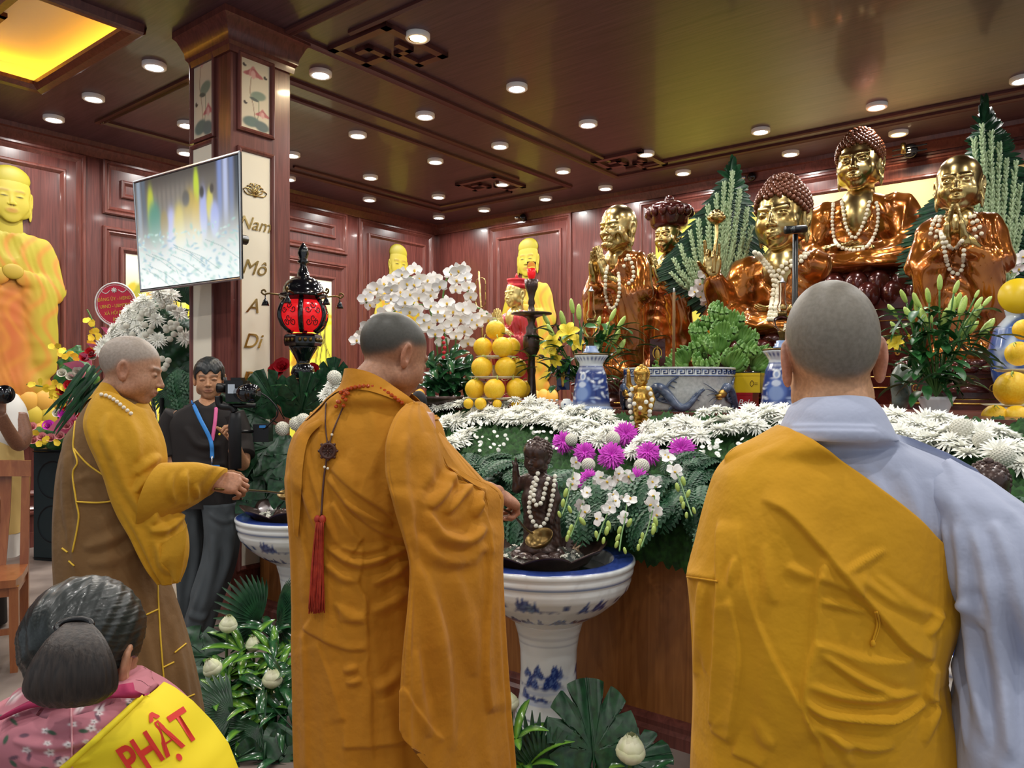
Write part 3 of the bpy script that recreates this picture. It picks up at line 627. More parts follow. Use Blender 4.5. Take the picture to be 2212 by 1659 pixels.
# ---------------------------------------------------------------- monk in the ochre robe (middle)
def monk_middle():
    t = thing('person', 'monk in ochre robe with shaved dark scalp ladling water over the small dark statue', 'person', P(790, 1960, 2.12))
    b = MB(); put_head(b, P(855, 770, 2.13), .233, (.77, .64), .42, 0, lambda V: head_col(V, 'a9785a', '96544a', '2a1d18', '45433c', scalp, 'b57a5c'), fat=.55, neck=.42, nw=.235)
    put_hand(b, P(1072, 1066, 2.5), (.75, .55, -.45), (-.15, -.45, 1), .98, curl=(.95, 1.0, 1.05, 1.1), thumb=(.5, .7), col='b07a5e'); b.tube([P(1010, 1075, 2.36), P(1050, 1066, 2.45), P(1076, 1066, 2.51)], [.036, .032, .028], 14, col=lc('b07a5e'))
    b.tube([P(853, 860, 2.12), P(820, 920, 2.08), P(790, 1150, 2.1), P(790, 1900, 2.12)], [.05, .1, .1, .08], 14, col=lc('b07a5e')); b.tube([P(840, 915, 2.08), P(905, 915, 2.03), P(955, 1080, 2.05), P(1030, 1075, 2.38)], [.05, .05, .04, .034], 14, col=lc('b07a5e')); b.build('body', 'skin', t)
    rows = [(795, 752, 820, 2.09, .075), (835, 740, 868, 2.085, .09), (860, 712, 908, 2.085, .105), (885, 690, 930, 2.1, .11), (920, 652, 955, 2.1, .13), (960, 632, 965, 2.1, .145), (1000, 624, 962, 2.1, .155), (1060, 626, 935, 2.1, .16), (1150, 632, 918, 2.1, .155), (1250, 635, 918, 2.11, .165), (1350, 636, 932, 2.12, .17), (1450, 640, 960, 2.12, .18), (1560, 642, 990, 2.12, .19), (1680, 646, 1020, 2.12, .2), (1925, 650, 1040, 2.12, .21)]
    f = Folds()
    for pts, w, h, s in (([(711, 1011), (762, 1058), (836, 1109), (884, 1160)], 34, .011, -1), ([(701, 1028), (742, 1082), (789, 1129), (836, 1156), (884, 1168)], 40, .010, -1), ([(718, 1078), (765, 1146), (786, 1165)], 30, .009, 1), ([(785, 1164), (784, 1215), (777, 1262), (794, 1295), (794, 1343), (797, 1403), (795, 1457), (804, 1498), (804, 1562), (809, 1680)], 26, .007, 1),
            ([(651, 1356), (684, 1376), (741, 1401), (797, 1403)], 40, .007, -1), ([(730, 1340), (792, 1344)], 25, .004, -1), ([(738, 1615), (809, 1613), (886, 1603)], 30, .006, -1), ([(745, 872), (700, 925), (690, 1000), (705, 1080), (730, 1160)], 30, .005, 1), ([(661, 926), (672, 1000), (700, 1090), (735, 1180)], 26, .007, 1), ([(640, 1010), (650, 1110), (672, 1220), (690, 1300)], 26, .008, 1), ([(660, 1360), (664, 1480), (668, 1680)], 14, .008, 1), ([(684, 1380), (720, 1470), (748, 1560)], 24, .006, 1)): f.step(pts, w, h, s)
    for pts, w, h in (([(701, 1177), (742, 1204), (784, 1215), (836, 1201), (896, 1172)], 9, .011), ([(700, 1215), (740, 1245), (780, 1252)], 10, .007), ([(800, 1262), (850, 1240), (890, 1205)], 10, .008), ([(800, 1325), (850, 1300), (886, 1270)], 12, .006), ([(806, 1490), (850, 1470), (880, 1430)], 12, .006), ([(720, 1300), (760, 1330), (790, 1330)], 10, .005), ([(740, 1450), (775, 1440)], 9, .006), ([(745, 1475), (785, 1468)], 8, .006), ([(800, 880), (815, 950), (800, 1040)], 16, .006), ([(845, 900), (835, 980), (850, 1080)], 14, .006), ([(690, 930), (720, 990), (780, 1050)], 12, .004), ([(740, 1080), (790, 1110), (850, 1135)], 8, .006), ([(730, 1180), (790, 1190), (860, 1175)], 8, .006), ([(655, 960), (660, 1050), (690, 1150)], 8, .007)): f.ridge(pts, w, h)
    mb = MB(); garment(mb, rows, 330, 420, [(690, 900), (735, 842), (800, 836), (870, 862), (940, 905)], 1925, f, (.0022, 14), 4, start=.15, close=True); r = mb.build('robe', 'robe ochre', t)
    mb = MB(); garment(mb, rows, 26, 160, [(730, 800), (775, 797), (822, 812), (880, 855), (930, 900)], [(690, 905), (735, 850), (800, 842), (870, 866), (930, 905)], None, None, 0, grow=.006); mb.build('collar', 'robe ochre', t)
    # wide right sleeve
    srow = [(872, 880, 925, 2.03, .05), (900, 856, 946, 1.99, .07), (950, 838, 978, 1.97, .085), (1000, 836, 992, 1.97, .09), (1028, 838, 1024, 1.98, .085), (1046, 842, 1064, 2.0, .08), (1070, 848, 1086, 2.0, .075), (1110, 858, 1086, 2.0, .07), (1160, 872, 1083, 1.99, .065), (1220, 885, 1080, 1.98, .06), (1300, 882, 1084, 1.97, .055), (1400, 872, 1091, 1.96, .055), (1500, 866, 1098, 1.96, .055), (1640, 864, 1110, 1.96, .06), (1760, 862, 1118, 1.96, .06)]
    f = Folds()
    for pts, w, h in (([(920, 1100), (950, 1158), (1005, 1168), (1045, 1130)], 15, .02), ([(905, 1150), (945, 1200), (1005, 1205), (1050, 1170)], 16, .012), ([(1020, 1045), (990, 1075), (960, 1112)], 9, .014), ([(1050, 1050), (1030, 1085), (1020, 1120)], 8, .01), ([(985, 1010), (960, 1060), (925, 1100)], 12, .012), ([(903, 1211), (937, 1336), (957, 1454), (977, 1640)], 18, .014), ([(985, 1230), (1010, 1340), (1025, 1470)], 16, .008), ([(880, 930), (865, 1010), (885, 1110), (900, 1200)], 13, .008), ([(920, 930), (930, 1000), (915, 1060)], 14, .007), ([(900, 1400), (905, 1500), (930, 1600)], 16, .008)): f.ridge(pts, w, h)
    f.step([(1055, 1118), (1052, 1268), (1042, 1454), (1052, 1545)], 26, .014, -1); f.step([(1030, 1080), (1052, 1120), (1056, 1200)], 22, .01, 1); f.step([(870, 1480), (905, 1540), (960, 1600)], 30, .006, 1)
    mb = MB(); garment(mb, srow, 240, 260, [(840, 900), (880, 872), (925, 884), (1000, 1020), (1062, 1040), (1092, 1060)], [(840, 1520), (866, 1575), (900, 1606), (960, 1660), (1030, 1705), (1120, 1740)], f, (.0025, 9), 8, (True, True), shear=1.2); s = mb.build('sleeve', 'robe ochre', t)
    # kesa flap folded over the left shoulder
    tr = bvh(r); mb = MB(); L = drape_pts(tr, [(688, 905), (650, 930), (628, 985), (628, 1060), (634, 1150)], .012, 40); q = drape_pts(tr, [(700, 912), (668, 945), (655, 1000), (650, 1080), (644, 1160)], .014, 40)
    mb.loft(np.stack([L, (L + q) / 2 + A(0, -.012, 0), q], 1), closed=False); mb.build('kesa_flap', 'robe ochre', t)
    # patch, tie cord with wheel, tassel
    tr = bvh(r, s); mb = MB(); mb.tube(drape_pts(tr, [(741, 880), (720, 930), (708, 975)], .006), .0022, 6); mb.tube(drape_pts(tr, [(704, 870), (703, 920), (710, 975)], .006), .002, 6); mb.tube(drape_pts(tr, [(706, 990), (699, 1040), (694, 1115)], .007), .0028, 6)
    mb.build('cord', 'bead brown', t)
    c = hit(tr, 709, 974, .008); R = frame(A(0, -1, 0)); mb = MB(); mb.lathe([(.0215, -.004), (.0225, 0), (.0215, .006), (.015, .006), (.014, .003), (.003, .003), (.002, .006)], m=28); mb.V = [transf(v, R, c) for v in mb.V]
    for k in range(8): mb.tube([c + R @ A(.004 * math.cos(k * PI / 4), .004 * math.sin(k * PI / 4), .005), c + R @ A(.016 * math.cos(k * PI / 4), .016 * math.sin(k * PI / 4), .005)], .0012, 5)
    for k in range(8): mb.ball(c + R @ A(.023 * math.cos(k * PI / 4), .023 * math.sin(k * PI / 4), .002), .004, 8, 6)
    mb.build('wheel_pendant', 'bead brown', t)
    mb = MB(); 
    for x, y in ((717, 939), (708, 1012), (701, 1009)): mb.ball(hit(tr, x, y, .009), .0038, 8, 6)
    mb.build('bead', 'bead ivory', t)
    mb = MB(); rr = np.random.default_rng(1)
    for k in range(70):
        x0 = 683 + rr.random() * 16; x1 = x0 + (x0 - 690) * .9 + rr.normal() * 3 - 8; yb = 1312 + rr.random() * 14
        mb.tube(drape_pts(tr, [(x0, 1128), ((x0 + x1) / 2 + rr.normal() * 2, 1220), (x1, yb)], .012 + rr.random() * .012, 7), .0016, 4)
    for x in (686, 697): mb.ball(hit(tr, x, 1122, .014), (.009, .008, .011), 10, 8)
    mb.build('tassel', 'tassel', t)
    n = thing('bead_necklace', 'amber bead necklace with short pendant on the ochre robed monk', 'necklace', hit(tr, 760, 845, .01)); mb = MB(); tr2 = bvh(r, bpy.data.objects[r.name])
    C = drape_pts(tr, [(736, 848), (760, 838), (790, 834), (815, 838), (840, 850), (868, 870)], .012, 60); beads(mb, C, .0058, .95, 10, 8)
    for a, e in (((748, 848), (726, 878)), ((752, 850), (742, 876)), ((744, 852), (730, 868))): beads(mb, drape_pts(tr, [a, e], .013, 12), .0055, .95, 10, 8)
    mb.build('beads', 'amber', n)
    return t
monk_middle()
def ladle(label, pts, bowl, r, ax, m='brass'):
    t = thing('ladle', label, 'ladle', bowl); MB().tube(interp(pts, 24), .0045, 8).build('handle', m, t)
    mb = MB(); mb.lathe([(.001, -.75), (.45, -.66), (.8, -.4), (1, 0), (.95, 0), (.76, -.36), (.42, -.6), (.001, -.68)], m=28); mb.V = [transf(v, frame(ax), bowl, r) for v in mb.V]; mb.build('bowl', m, t); return t
ladle('long brass ladle held by the ochre robed monk over the dark statue', [P(1073, 1093, 2.44), P(1108, 1112, 2.6), P(1135, 1142, 2.8), P(1150, 1152, 2.92)], P(1164, 1160, 2.93), .058, (-.35, -.35, .8))
mic = thing('microphone', 'black handheld microphone in front of the ochre robed monk\'s mouth', 'microphone', P(905, 868, 2.28)); mb = MB(); mb.tube([P(906, 895, 2.3), P(910, 930, 2.33), P(914, 985, 2.36)], [.024, .021, .019], 16); mb.build('body', 'black', mic); mb = MB(); mb.ball(P(904, 868, 2.28), (.026, .026, .034), 18, 12); mb.build('foam_head', 'black rubber', mic)
# ---------------------------------------------------------------- monk in grey with the yellow kesa (right)
def monk_right():
    t = thing('person', 'monk seen from behind in pale grey robe with yellow kesa over one shoulder', 'person', P(1800, 2500, 1.36))
    b = MB(); put_head(b, P(1794, 772, 1.31), .217, (.2, .98), .03, .05, zs=1.2, colf=lambda V: head_col(V, 'c9966f', '96544a', '2a1d18', '7b7468', scalp, 'd08f74'), neck=.3, nw=.235, h=.013)
    b.build('body', 'skin', t)
    rows = [(850, 1752, 1850, 1.29, .075), (880, 1726, 1876, 1.285, .09), (910, 1712, 1892, 1.285, .1), (940, 1696, 1908, 1.29, .11), (958, 1640, 1950, 1.32, .1), (980, 1590, 2005, 1.32, .11), (1010, 1560, 2070, 1.32, .12), (1050, 1538, 2110, 1.32, .13), (1120, 1522, 2120, 1.32, .14), (1200, 1512, 2040, 1.32, .145), (1300, 1515, 1995, 1.32, .145), (1420, 1515, 1970, 1.33, .15), (1550, 1515, 2030, 1.34, .16), (1700, 1512, 2080, 1.34, .17), (2100, 1500, 2120, 1.35, .2), (2560, 1490, 2160, 1.36, .22)]
    f = Folds()
    for pts, w, h in (([(1860, 1000), (1900, 1060), (1960, 1120)], 16, .004), ([(1940, 1010), (1975, 1090), (2000, 1160)], 18, .006), ([(2000, 1030), (2025, 1110), (2040, 1180)], 16, .006), ([(1790, 990), (1830, 1020)], 10, .003)): f.ridge(pts, w, h)
    mb = MB(); garment(mb, rows, 150, 260, [(1640, 985), (1700, 944), (1800, 940), (1905, 944), (2005, 985), (2110, 1055)], 1400, f, (.0015, 9), 2, close=True); mb.build('grey_robe', 'robe grey', t)
    f = Folds().step([(1704, 918), (1800, 917), (1898, 920)], 20, .003, 1).step([(1700, 930), (1800, 930), (1902, 933)], 20, .003, 1)
    mb = MB(); garment(mb, rows, 40, 220, [(1700, 872), (1750, 857), (1800, 853), (1855, 866), (1895, 905)], 943, f, None, 0, grow=.006); mb.build('collar', 'robe grey', t)
    # grey sleeve on the right
    srow = [(985, 1985, 2030, 1.3, .05), (1020, 1960, 2095, 1.28, .08), (1060, 1965, 2150, 1.26, .1), (1100, 1985, 2205, 1.25, .11), (1150, 2005, 2270, 1.24, .12), (1200, 2026, 2320, 1.23, .12), (1260, 2046, 2350, 1.22, .12), (1350, 2082, 2370, 1.21, .09), (1430, 2084, 2380, 1.21, .08), (1550, 2074, 2400, 1.2, .1), (1700, 2078, 2420, 1.2, .12), (1950, 2110, 2440, 1.2, .12)]
    f = Folds()
    for pts, w, h in (([(2060, 1120), (2085, 1250), (2100, 1400), (2140, 1640)], 18, .014), ([(2100, 1130), (2140, 1280), (2165, 1480), (2190, 1659)], 22, .016), ([(2035, 1110), (2056, 1240), (2062, 1400), (2090, 1640)], 10, .01), ([(2140, 1120), (2190, 1260), (2230, 1450)], 22, .016), ([(2080, 1290), (2110, 1310), (2130, 1360)], 12, .008)): f.ridge(pts, w, h)
    mb = MB(); garment(mb, srow, 170, 220, [(1950, 1035), (1985, 1000), (2020, 985), (2060, 1006), (2110, 1035), (2160, 1070), (2230, 1120), (2340, 1200)], 1950, f, (.003, 8), 5, (True, True), shear=.2); mb.build('sleeve', 'robe grey', t)
    # yellow kesa
    yr = [(930, 1690, 1900, 1.28, .115), (960, 1632, 1950, 1.29, .12), (985, 1582, 2010, 1.305, .125), (1020, 1552, 2040, 1.305, .135), (1060, 1537, 2045, 1.305, .145), (1120, 1521, 2046, 1.305, .155), (1200, 1502, 2050, 1.305, .16), (1245, 1490, 2054, 1.305, .16), (1300, 1494, 2056, 1.305, .16), (1360, 1498, 2034, 1.305, .16), (1425, 1501, 2014, 1.31, .165), (1500, 1502, 2034, 1.32, .17), (1570, 1501, 2052, 1.33, .175), (1659, 1498, 2064, 1.33, .18), (2000, 1490, 2100, 1.34, .2), (2520, 1480, 2150, 1.36, .23)]
    X = lambda L: [(1460 + x / 2.941, 1100 + y / 2.941) for x, y in L]
    f = Folds()
    for L, w, h, s in (([(520, -60), (700, 30), (900, 240), (1100, 480), (1250, 650), (1420, 840), (1540, 930), (1645, 965)], 44, .012, -1), ([(945, 290), (890, 440), (870, 800), (800, 1230), (915, 1500), (930, 1660)], 30, .009, -1), ([(895, 440), (1030, 490), (1165, 550)], 30, .007, -1), ([(870, 820), (1050, 890), (1250, 945), (1530, 935)], 34, .008, 1), ([(270, 60), (270, 450), (240, 1110), (225, 1390)], 24, .008, -1), ([(75, 430), (160, 440), (265, 460)], 24, .006, -1), ([(225, 1390), (345, 1480)], 24, .005, -1), ([(345, 1540), (560, 1650)], 24, .006, -1), ([(400, 40), (480, 560), (640, 960), (800, 1240), (910, 1480)], 30, .006, 1), ([(350, 550), (415, 930), (350, 1500)], 18, .006, 1), ([(1605, 980), (1580, 1180), (1640, 1220)], 20, .01, -1)): f.step(X(L), w, h, s)
    for L, w, h in (([(815, 1100), (1050, 1180), (1300, 1200), (1580, 1160)], 9, .007), ([(810, 1190), (950, 1290), (1250, 1330), (1420, 1320), (1620, 1210)], 10, .012), ([(850, 1340), (1050, 1460), (1250, 1510), (1400, 1490)], 11, .008), ([(900, 900), (1200, 1100), (1440, 1190)], 8, .007), ([(910, 580), (1010, 600), (1230, 660)], 7, .005), ([(1060, 400), (1200, 320), (1340, 250)], 8, .005), ([(1150, 420), (1350, 560), (1640, 720)], 10, .005), ([(1230, 400), (1500, 600), (1700, 690)], 9, .005), ([(1580, 800), (1650, 720), (1690, 640)], 9, .006), ([(160, 440), (150, 700), (130, 1090)], 9, .008), ([(390, 300), (350, 500)], 8, .006), ([(560, 200), (600, 500), (640, 600)], 14, .004), ([(700, 360), (780, 400), (890, 430)], 12, .004), ([(500, 1330), (560, 1450), (640, 1500)], 14, .004), ([(1580, 1500), (1640, 1300), (1640, 1250)], 10, .006), ([(940, 1320), (1060, 1500), (1120, 1640)], 12, .006), ([(200, 440), (180, 800), (190, 1050)], 8, .005)): f.ridge(X(L), w, h)
    mb = MB(); garment(mb, yr, 300, 420, [(1488, 1160), (1522, 1075), (1560, 1005), (1600, 975), (1645, 955), (1690, 934), (1745, 975), (1790, 1010), (1890, 1088), (1945, 1140), (2015, 1190), (2045, 1228), (2062, 1290)], 2520, f, (.0018, 14), 7, start=.1, close=True); y = mb.build('kesa', 'robe yellow', t); tr = bvh(y)
    k = edge_tube(tr, [(1891, 1322), (1895, 1350), (1887, 1380), (1885, 1392)], .0016, .004); k.tube(drape_pts(tr, [(1894, 1322), (1900, 1350), (1889, 1385)], .004), .0016, 6); k.ball(hit(tr, 1886, 1390, .004), (.004, .004, .006), 8, 6); k.build('tie_cord', 'robe yellow', t)
    mb = MB(); mb.tube(drape_pts(tr, [(1484, 1246), (1512, 1250), (1550, 1256)], .003), .0018, 6); mb.build('hem', 'robe yellow', t)
    return t
monk_right()
# ---------------------------------------------------------------- monk in brown kesa and golden sleeves (left)
def monk_left():
    t = thing('person', 'bald monk in brown kesa with golden yellow sleeve reaching out with a ladle', 'person', P(270, 1740, 2.72))
    b = MB(); put_head(b, P(289, 800, 2.72), .238, (.97, .24), .26, 0, lambda V: head_col(V, 'b58668', '8a4f46', '54402f', '9c8f83', scalp, 'b07a5e'), fat=.7, neck=.45, nw=.25)
    put_hand(b, P(462, 1040, 2.78), (1, .12, -.12), (.05, -.75, .65), .98, curl=(1, 1, 1, 1.05), thumb=(.5, .6), col='b07c5e'); b.tube([P(410, 1040, 2.74), P(466, 1040, 2.785)], [.034, .029], 14, col=lc('b07c5e')); b.tube([P(268, 850, 2.72), P(262, 960, 2.72), P(250, 1200, 2.72), P(260, 1700, 2.72)], [.05, .1, .1, .08], 14, col=lc('b07c5e')); b.tube([P(262, 920, 2.7), P(275, 930, 2.66), P(320, 1075, 2.63), P(415, 1041, 2.74)], [.05, .05, .04, .033], 14, col=lc('b07c5e')); b.build('body', 'skin', t)
    rows = [(825, 232, 300, 2.72, .07), (850, 214, 308, 2.72, .08), (880, 192, 316, 2.72, .1), (920, 168, 330, 2.72, .12), (960, 150, 346, 2.72, .135), (1000, 141, 350, 2.72, .15), (1060, 135, 345, 2.72, .16), (1150, 132, 345, 2.72, .17), (1230, 136, 345, 2.72, .175), (1300, 142, 368, 2.72, .18), (1400, 150, 398, 2.72, .19), (1550, 160, 428, 2.72, .2), (1735, 170, 450, 2.72, .21)]
    X = lambda L: [(x / 2.37, 560 + y / 2.37) for x, y in L]
    f = Folds()
    for L, w, h, s in (([(385, 830), (375, 960), (395, 1040), (370, 1100), (390, 1240), (400, 1330), (370, 1500), (390, 1640)], 22, .008, -1), ([(378, 970), (450, 1050), (560, 1120), (610, 1150)], 30, .006, 1), ([(395, 1240), (500, 1245), (610, 1235)], 30, .005, -1)): f.step(X(L), w, h, s)
    for L, w, h in (([(420, 1480), (560, 1440), (680, 1380)], 12, .009), ([(440, 1560), (600, 1530), (740, 1450)], 14, .007), ([(380, 1150), (460, 1110), (560, 1130)], 8, .004), ([(345, 800), (330, 1100), (335, 1400)], 7, .007), ([(365, 850), (352, 1100), (350, 1500)], 6, .006), ([(520, 1300), (520, 1420)], 12, .003)): f.ridge(X(L), w, h)
    f.ridge([(300, 1330), (330, 1450), (350, 1600)], 12, .006).ridge([(370, 1320), (392, 1430), (415, 1560)], 9, .006)
    mb = MB(); garment(mb, rows, 200, 260, [(150, 955), (185, 885), (215, 855), (260, 850), (310, 880), (345, 960)], 1735, f, (.002, 12), 3, start=.15, close=True); r = mb.build('kesa', 'robe brown', t)
    # gold under-robe: collar, shoulder and sleeve
    mb = MB(); garment(mb, rows, 24, 120, [(205, 845), (232, 828), (262, 830), (290, 862), (312, 890)], [(185, 890), (215, 862), (260, 862), (310, 900)], None, None, grow=.008); mb.build('collar', 'robe gold sleeve', t)
    srow = [(846, 215, 296, 2.67, .07), (870, 203, 312, 2.65, .09), (910, 192, 330, 2.63, .105), (950, 200, 345, 2.62, .11), (990, 218, 352, 2.62, .11), (1030, 234, 352, 2.62, .1), (1070, 246, 360, 2.62, .095), (1110, 262, 385, 2.62, .09), (1150, 283, 400, 2.62, .08), (1190, 302, 404, 2.62, .07), (1225, 322, 398, 2.62, .06), (1256, 344, 386, 2.62, .04)]
    f = Folds()
    for L, w, h in (([(560, 900), (600, 1040), (660, 1200), (760, 1340)], 11, .01), ([(640, 780), (690, 900), (700, 1050)], 12, .008), ([(560, 780), (540, 900), (570, 1040)], 10, .008), ([(820, 1080), (740, 1130), (690, 1200)], 8, .013), ([(880, 1110), (800, 1250), (790, 1370)], 10, .012), ([(760, 1390), (860, 1380), (950, 1300)], 8, .012), ([(800, 1450), (830, 1560), (880, 1610)], 8, .01), ([(830, 1000), (760, 1050), (700, 1110)], 10, .009)): f.ridge(X(L), w, h)
    mb = MB(); garment(mb, srow, 150, 170, [(200, 880), (225, 852), (262, 846), (300, 868), (335, 905), (352, 960)], 1258, f, (.0025, 8), 6, (True, True), shear=.3)
    K = [(330, 1072, 2.6, .115, .1), (365, 1064, 2.62, .105, .095), (405, 1054, 2.67, .09, .09), (440, 1048, 2.72, .07, .075), (458, 1043, 2.76, .058, .065), (470, 1041, 2.775, .05, .058)]; K = interp(K, 60); a = np.arange(60) * 2 * PI / 60; RR = []
    for x, y, d, q, w in K:
        c = P(x, y, d); RR.append([c + A(.12 * math.sin(e), -w * math.cos(e), q * math.sin(e)) * A(.25, 1, 1) for e in a])
    RR = np.array(RR); f2 = Folds(); [f2.ridge(X(L), 6, .008) for L in ([(960, 1080), (940, 1130), (960, 1230)], [(1000, 1150), (1010, 1230)], [(880, 1100), (870, 1180), (900, 1250)])]; f2.step([(410, 1026), (404, 1060), (410, 1090)], 16, .006, 1)
    RR = RR + 0; N = normals(RR); N = N if ((RR - RR.mean(1, keepdims=True)) * N).sum() > 0 else -N; RR += N * f2.at(RR.reshape(-1, 3), N.reshape(-1, 3)).reshape(60, 60)[..., None]; mb.loft(RR, caps=(True, True))
    s = mb.build('sleeve', 'robe gold sleeve', t); tr = bvh(r, s)
    # sleeve end hanging and turned back
    mb = MB(); G = interp([(404, 1130, 400, 1180, 388, 1250), (396, 1145, 385, 1200, 378, 1256), (372, 1160, 362, 1205, 366, 1240), (345, 1180, 345, 1215, 352, 1240)], 24); R3 = []
    for q in G: R3.append(interp([P(q[0], q[1], 2.56), P(q[2], q[3], 2.545), P(q[4], q[5], 2.57)], 20))
    mb.loft(np.array(R3), closed=False); mb.build('sleeve_lining', 'robe gold sleeve', t)
    rb = bvh(r)
    for L in ([(385, 830), (378, 900), (375, 965), (395, 1040), (372, 1100), (390, 1240), (402, 1330), (370, 1500)], [(378, 970), (450, 1050), (560, 1125)], [(390, 1241), (500, 1246), (606, 1234)], [(352, 1545), (380, 1570)], [(318, 1480), (345, 1500)]): edge_tube(rb, X(L), .0032, .002).build('piping', 'piping', t)
    for L in ([(340, 1240), (344, 1330), (350, 1420), (357, 1500)], [(316, 1328), (342, 1316)], [(377, 1410), (402, 1390)], [(352, 1442), (376, 1430)], [(388, 1530), (400, 1510), (420, 1500)]): edge_tube(rb, L, .003, .002).build('piping', 'piping', t)
    n = thing('bead_necklace', 'cream bead necklace around the bald monk\'s neck', 'necklace', P(250, 870, 2.62)); mb = MB(); tr = bvh(r, s, bpy.data.objects[[c.name for c in t.children if c.name.startswith('collar')][0]])
    beads(mb, drape_pts(tr, [(219, 852), (232, 855), (248, 864), (265, 878), (283, 893)], .012, 40), .0066, .97, 10, 8); mb.build('beads', 'bead cream', n)
monk_left()
ladle('long brass ladle held out by the bald monk in the brown kesa', [P(463, 1056, 2.74), P(505, 1058, 2.8), P(565, 1061, 3.1), P(612, 1066, 3.4)], P(622, 1064, 3.45), .05, (-.1, -.3, 1))
# ================================================================ STATUES
def seated_robe(p, arm='lap'):
    d = el(p, (0, .01, .28), (.19, .15, .3)); x, y, z = p.T; ax = np.abs(x)
    d = smin(d, rc(p, (-.2, .01, .425), (.2, .01, .425), .1, .1), .06)
    for s in (1, -1):
        up = arm == 'raised' and s > 0
        if up: a = smin(rc(p, (-.25, 0, .42), (-.35, -.1, .22), .1, .085), rc(p, (-.35, -.12, .2), (-.36, -.24, .36), .075, .062), .05); a = smin(a, rc(p, (-.36, -.2, .28), (-.35, -.16, .06), .07, .05), .06)
        else: a = smin(rc(p, (s * .25, 0, .41), (s * .32, -.04, .17), .105, .1), rc(p, (s * .32, -.05, .15), (s * .1, -.27, .12), .085, .05), .05)
        d = smin(d, a, .035)
        d = smin(d, rc(p, (s * .13, -.03, .08), (s * .4, -.17, .085), .11, .09), .05); d = smin(d, rc(p, (s * .4, -.18, .075), (-s * .06, -.32, .06), .078, .055), .03)
    d = smin(d, el(p, (0, -.1, .03), (.44, .3, .055)), .05)
    d = smax(d, -el(p, (0, -.19, .42), (.1, .15, .17)), .015)
    ph = np.where(ax > .19, 62 * (ax - .35 * z) + 20 * y, 70 * (z + 1.6 * x * x + .25 * x)); ph = np.where(z < .13, 80 * (y + .9 * z - .5 * ax), ph)
    return d - .008 * (.5 + .5 * np.sin(ph)) ** 1.6
def standing_robe(p, pray=True):
    x, y, z = p.T; ax = np.abs(x)
    d = rc(p, (0, .01, .04), (0, .01, .6), .125, .11)
    d = smin(d, rc(p, (-.1, .01, .635), (.1, .01, .635), .065, .065), .05)
    for s in (1, -1):
        d = smin(d, smin(rc(p, (s * .125, 0, .63), (s * .165, -.02, .47), .06, .062), rc(p, (s * .165, -.03, .46), (s * .05, -.15, .505), .055, .035), .03), .02)
        d = smin(d, smin(rc(p, (s * .13, -.07, .44), (s * .14, -.05, .12), .058, .05), rc(p, (s * .08, -.1, .44), (s * .12, -.07, .16), .045, .035), .03), .018)
    d = smin(d, el(p, (0, .01, .03), (.17, .14, .07)), .05)
    d = smax(d, -el(p, (0, -.13, .66), (.055, .09, .085)), .01)
    w = soft(np.abs(z - .4) - .1, .02) * soft(ax - .085, .008)
    f = lambda q: (.5 + .5 * np.sin(q)) ** 1.5
    return d - .0055 * ((1 - w) * f(125 * x + 9 * np.sin(z * 9 + x * 14) + 20 * y) + w * f(105 * (z + 6 * (x + .02) ** 2 + .25 * x)))
SM = {}
def smesh(key, fn, lo, hi, h):
    if key not in SM: SM[key] = nets(fn, lo, hi, h)
    return SM[key]
def curls(mb, n, top=True, r=.042):
    g = PI * (3 - 5 ** .5)
    for c, R, k, f in (((0, .09, .13), A(.365, .445, .392), n, lambda q: q[2] > (.2 - .5 * np.clip(q[1] + .3, 0, .3) - .62 * np.clip(q[1], 0, .6)) + (.06 if q[1] < -.2 else 0)), ((0, .1, .4), A(.235, .28, .19), n // 4, lambda q: q[2] > .42)):
        for i in range(k):
            z = 1 - 2 * (i + .5) / k; t = g * i; s = math.sqrt(1 - z * z); q = A(*c) + A(s * math.cos(t), s * math.sin(t), z) * R
            if f(q) and (c[2] > .3 or np.linalg.norm((q - A(0, .1, .4)) / A(.22, .265, .18)) > 1): mb.ball(q, (r, r, r * .95), 8, 6)
    mb.ball((0, .09, .14), (.355, .435, .382), 24, 16) if False else None
    mb.ball((0, .1, .4), (.23, .275, .185), 20, 14)
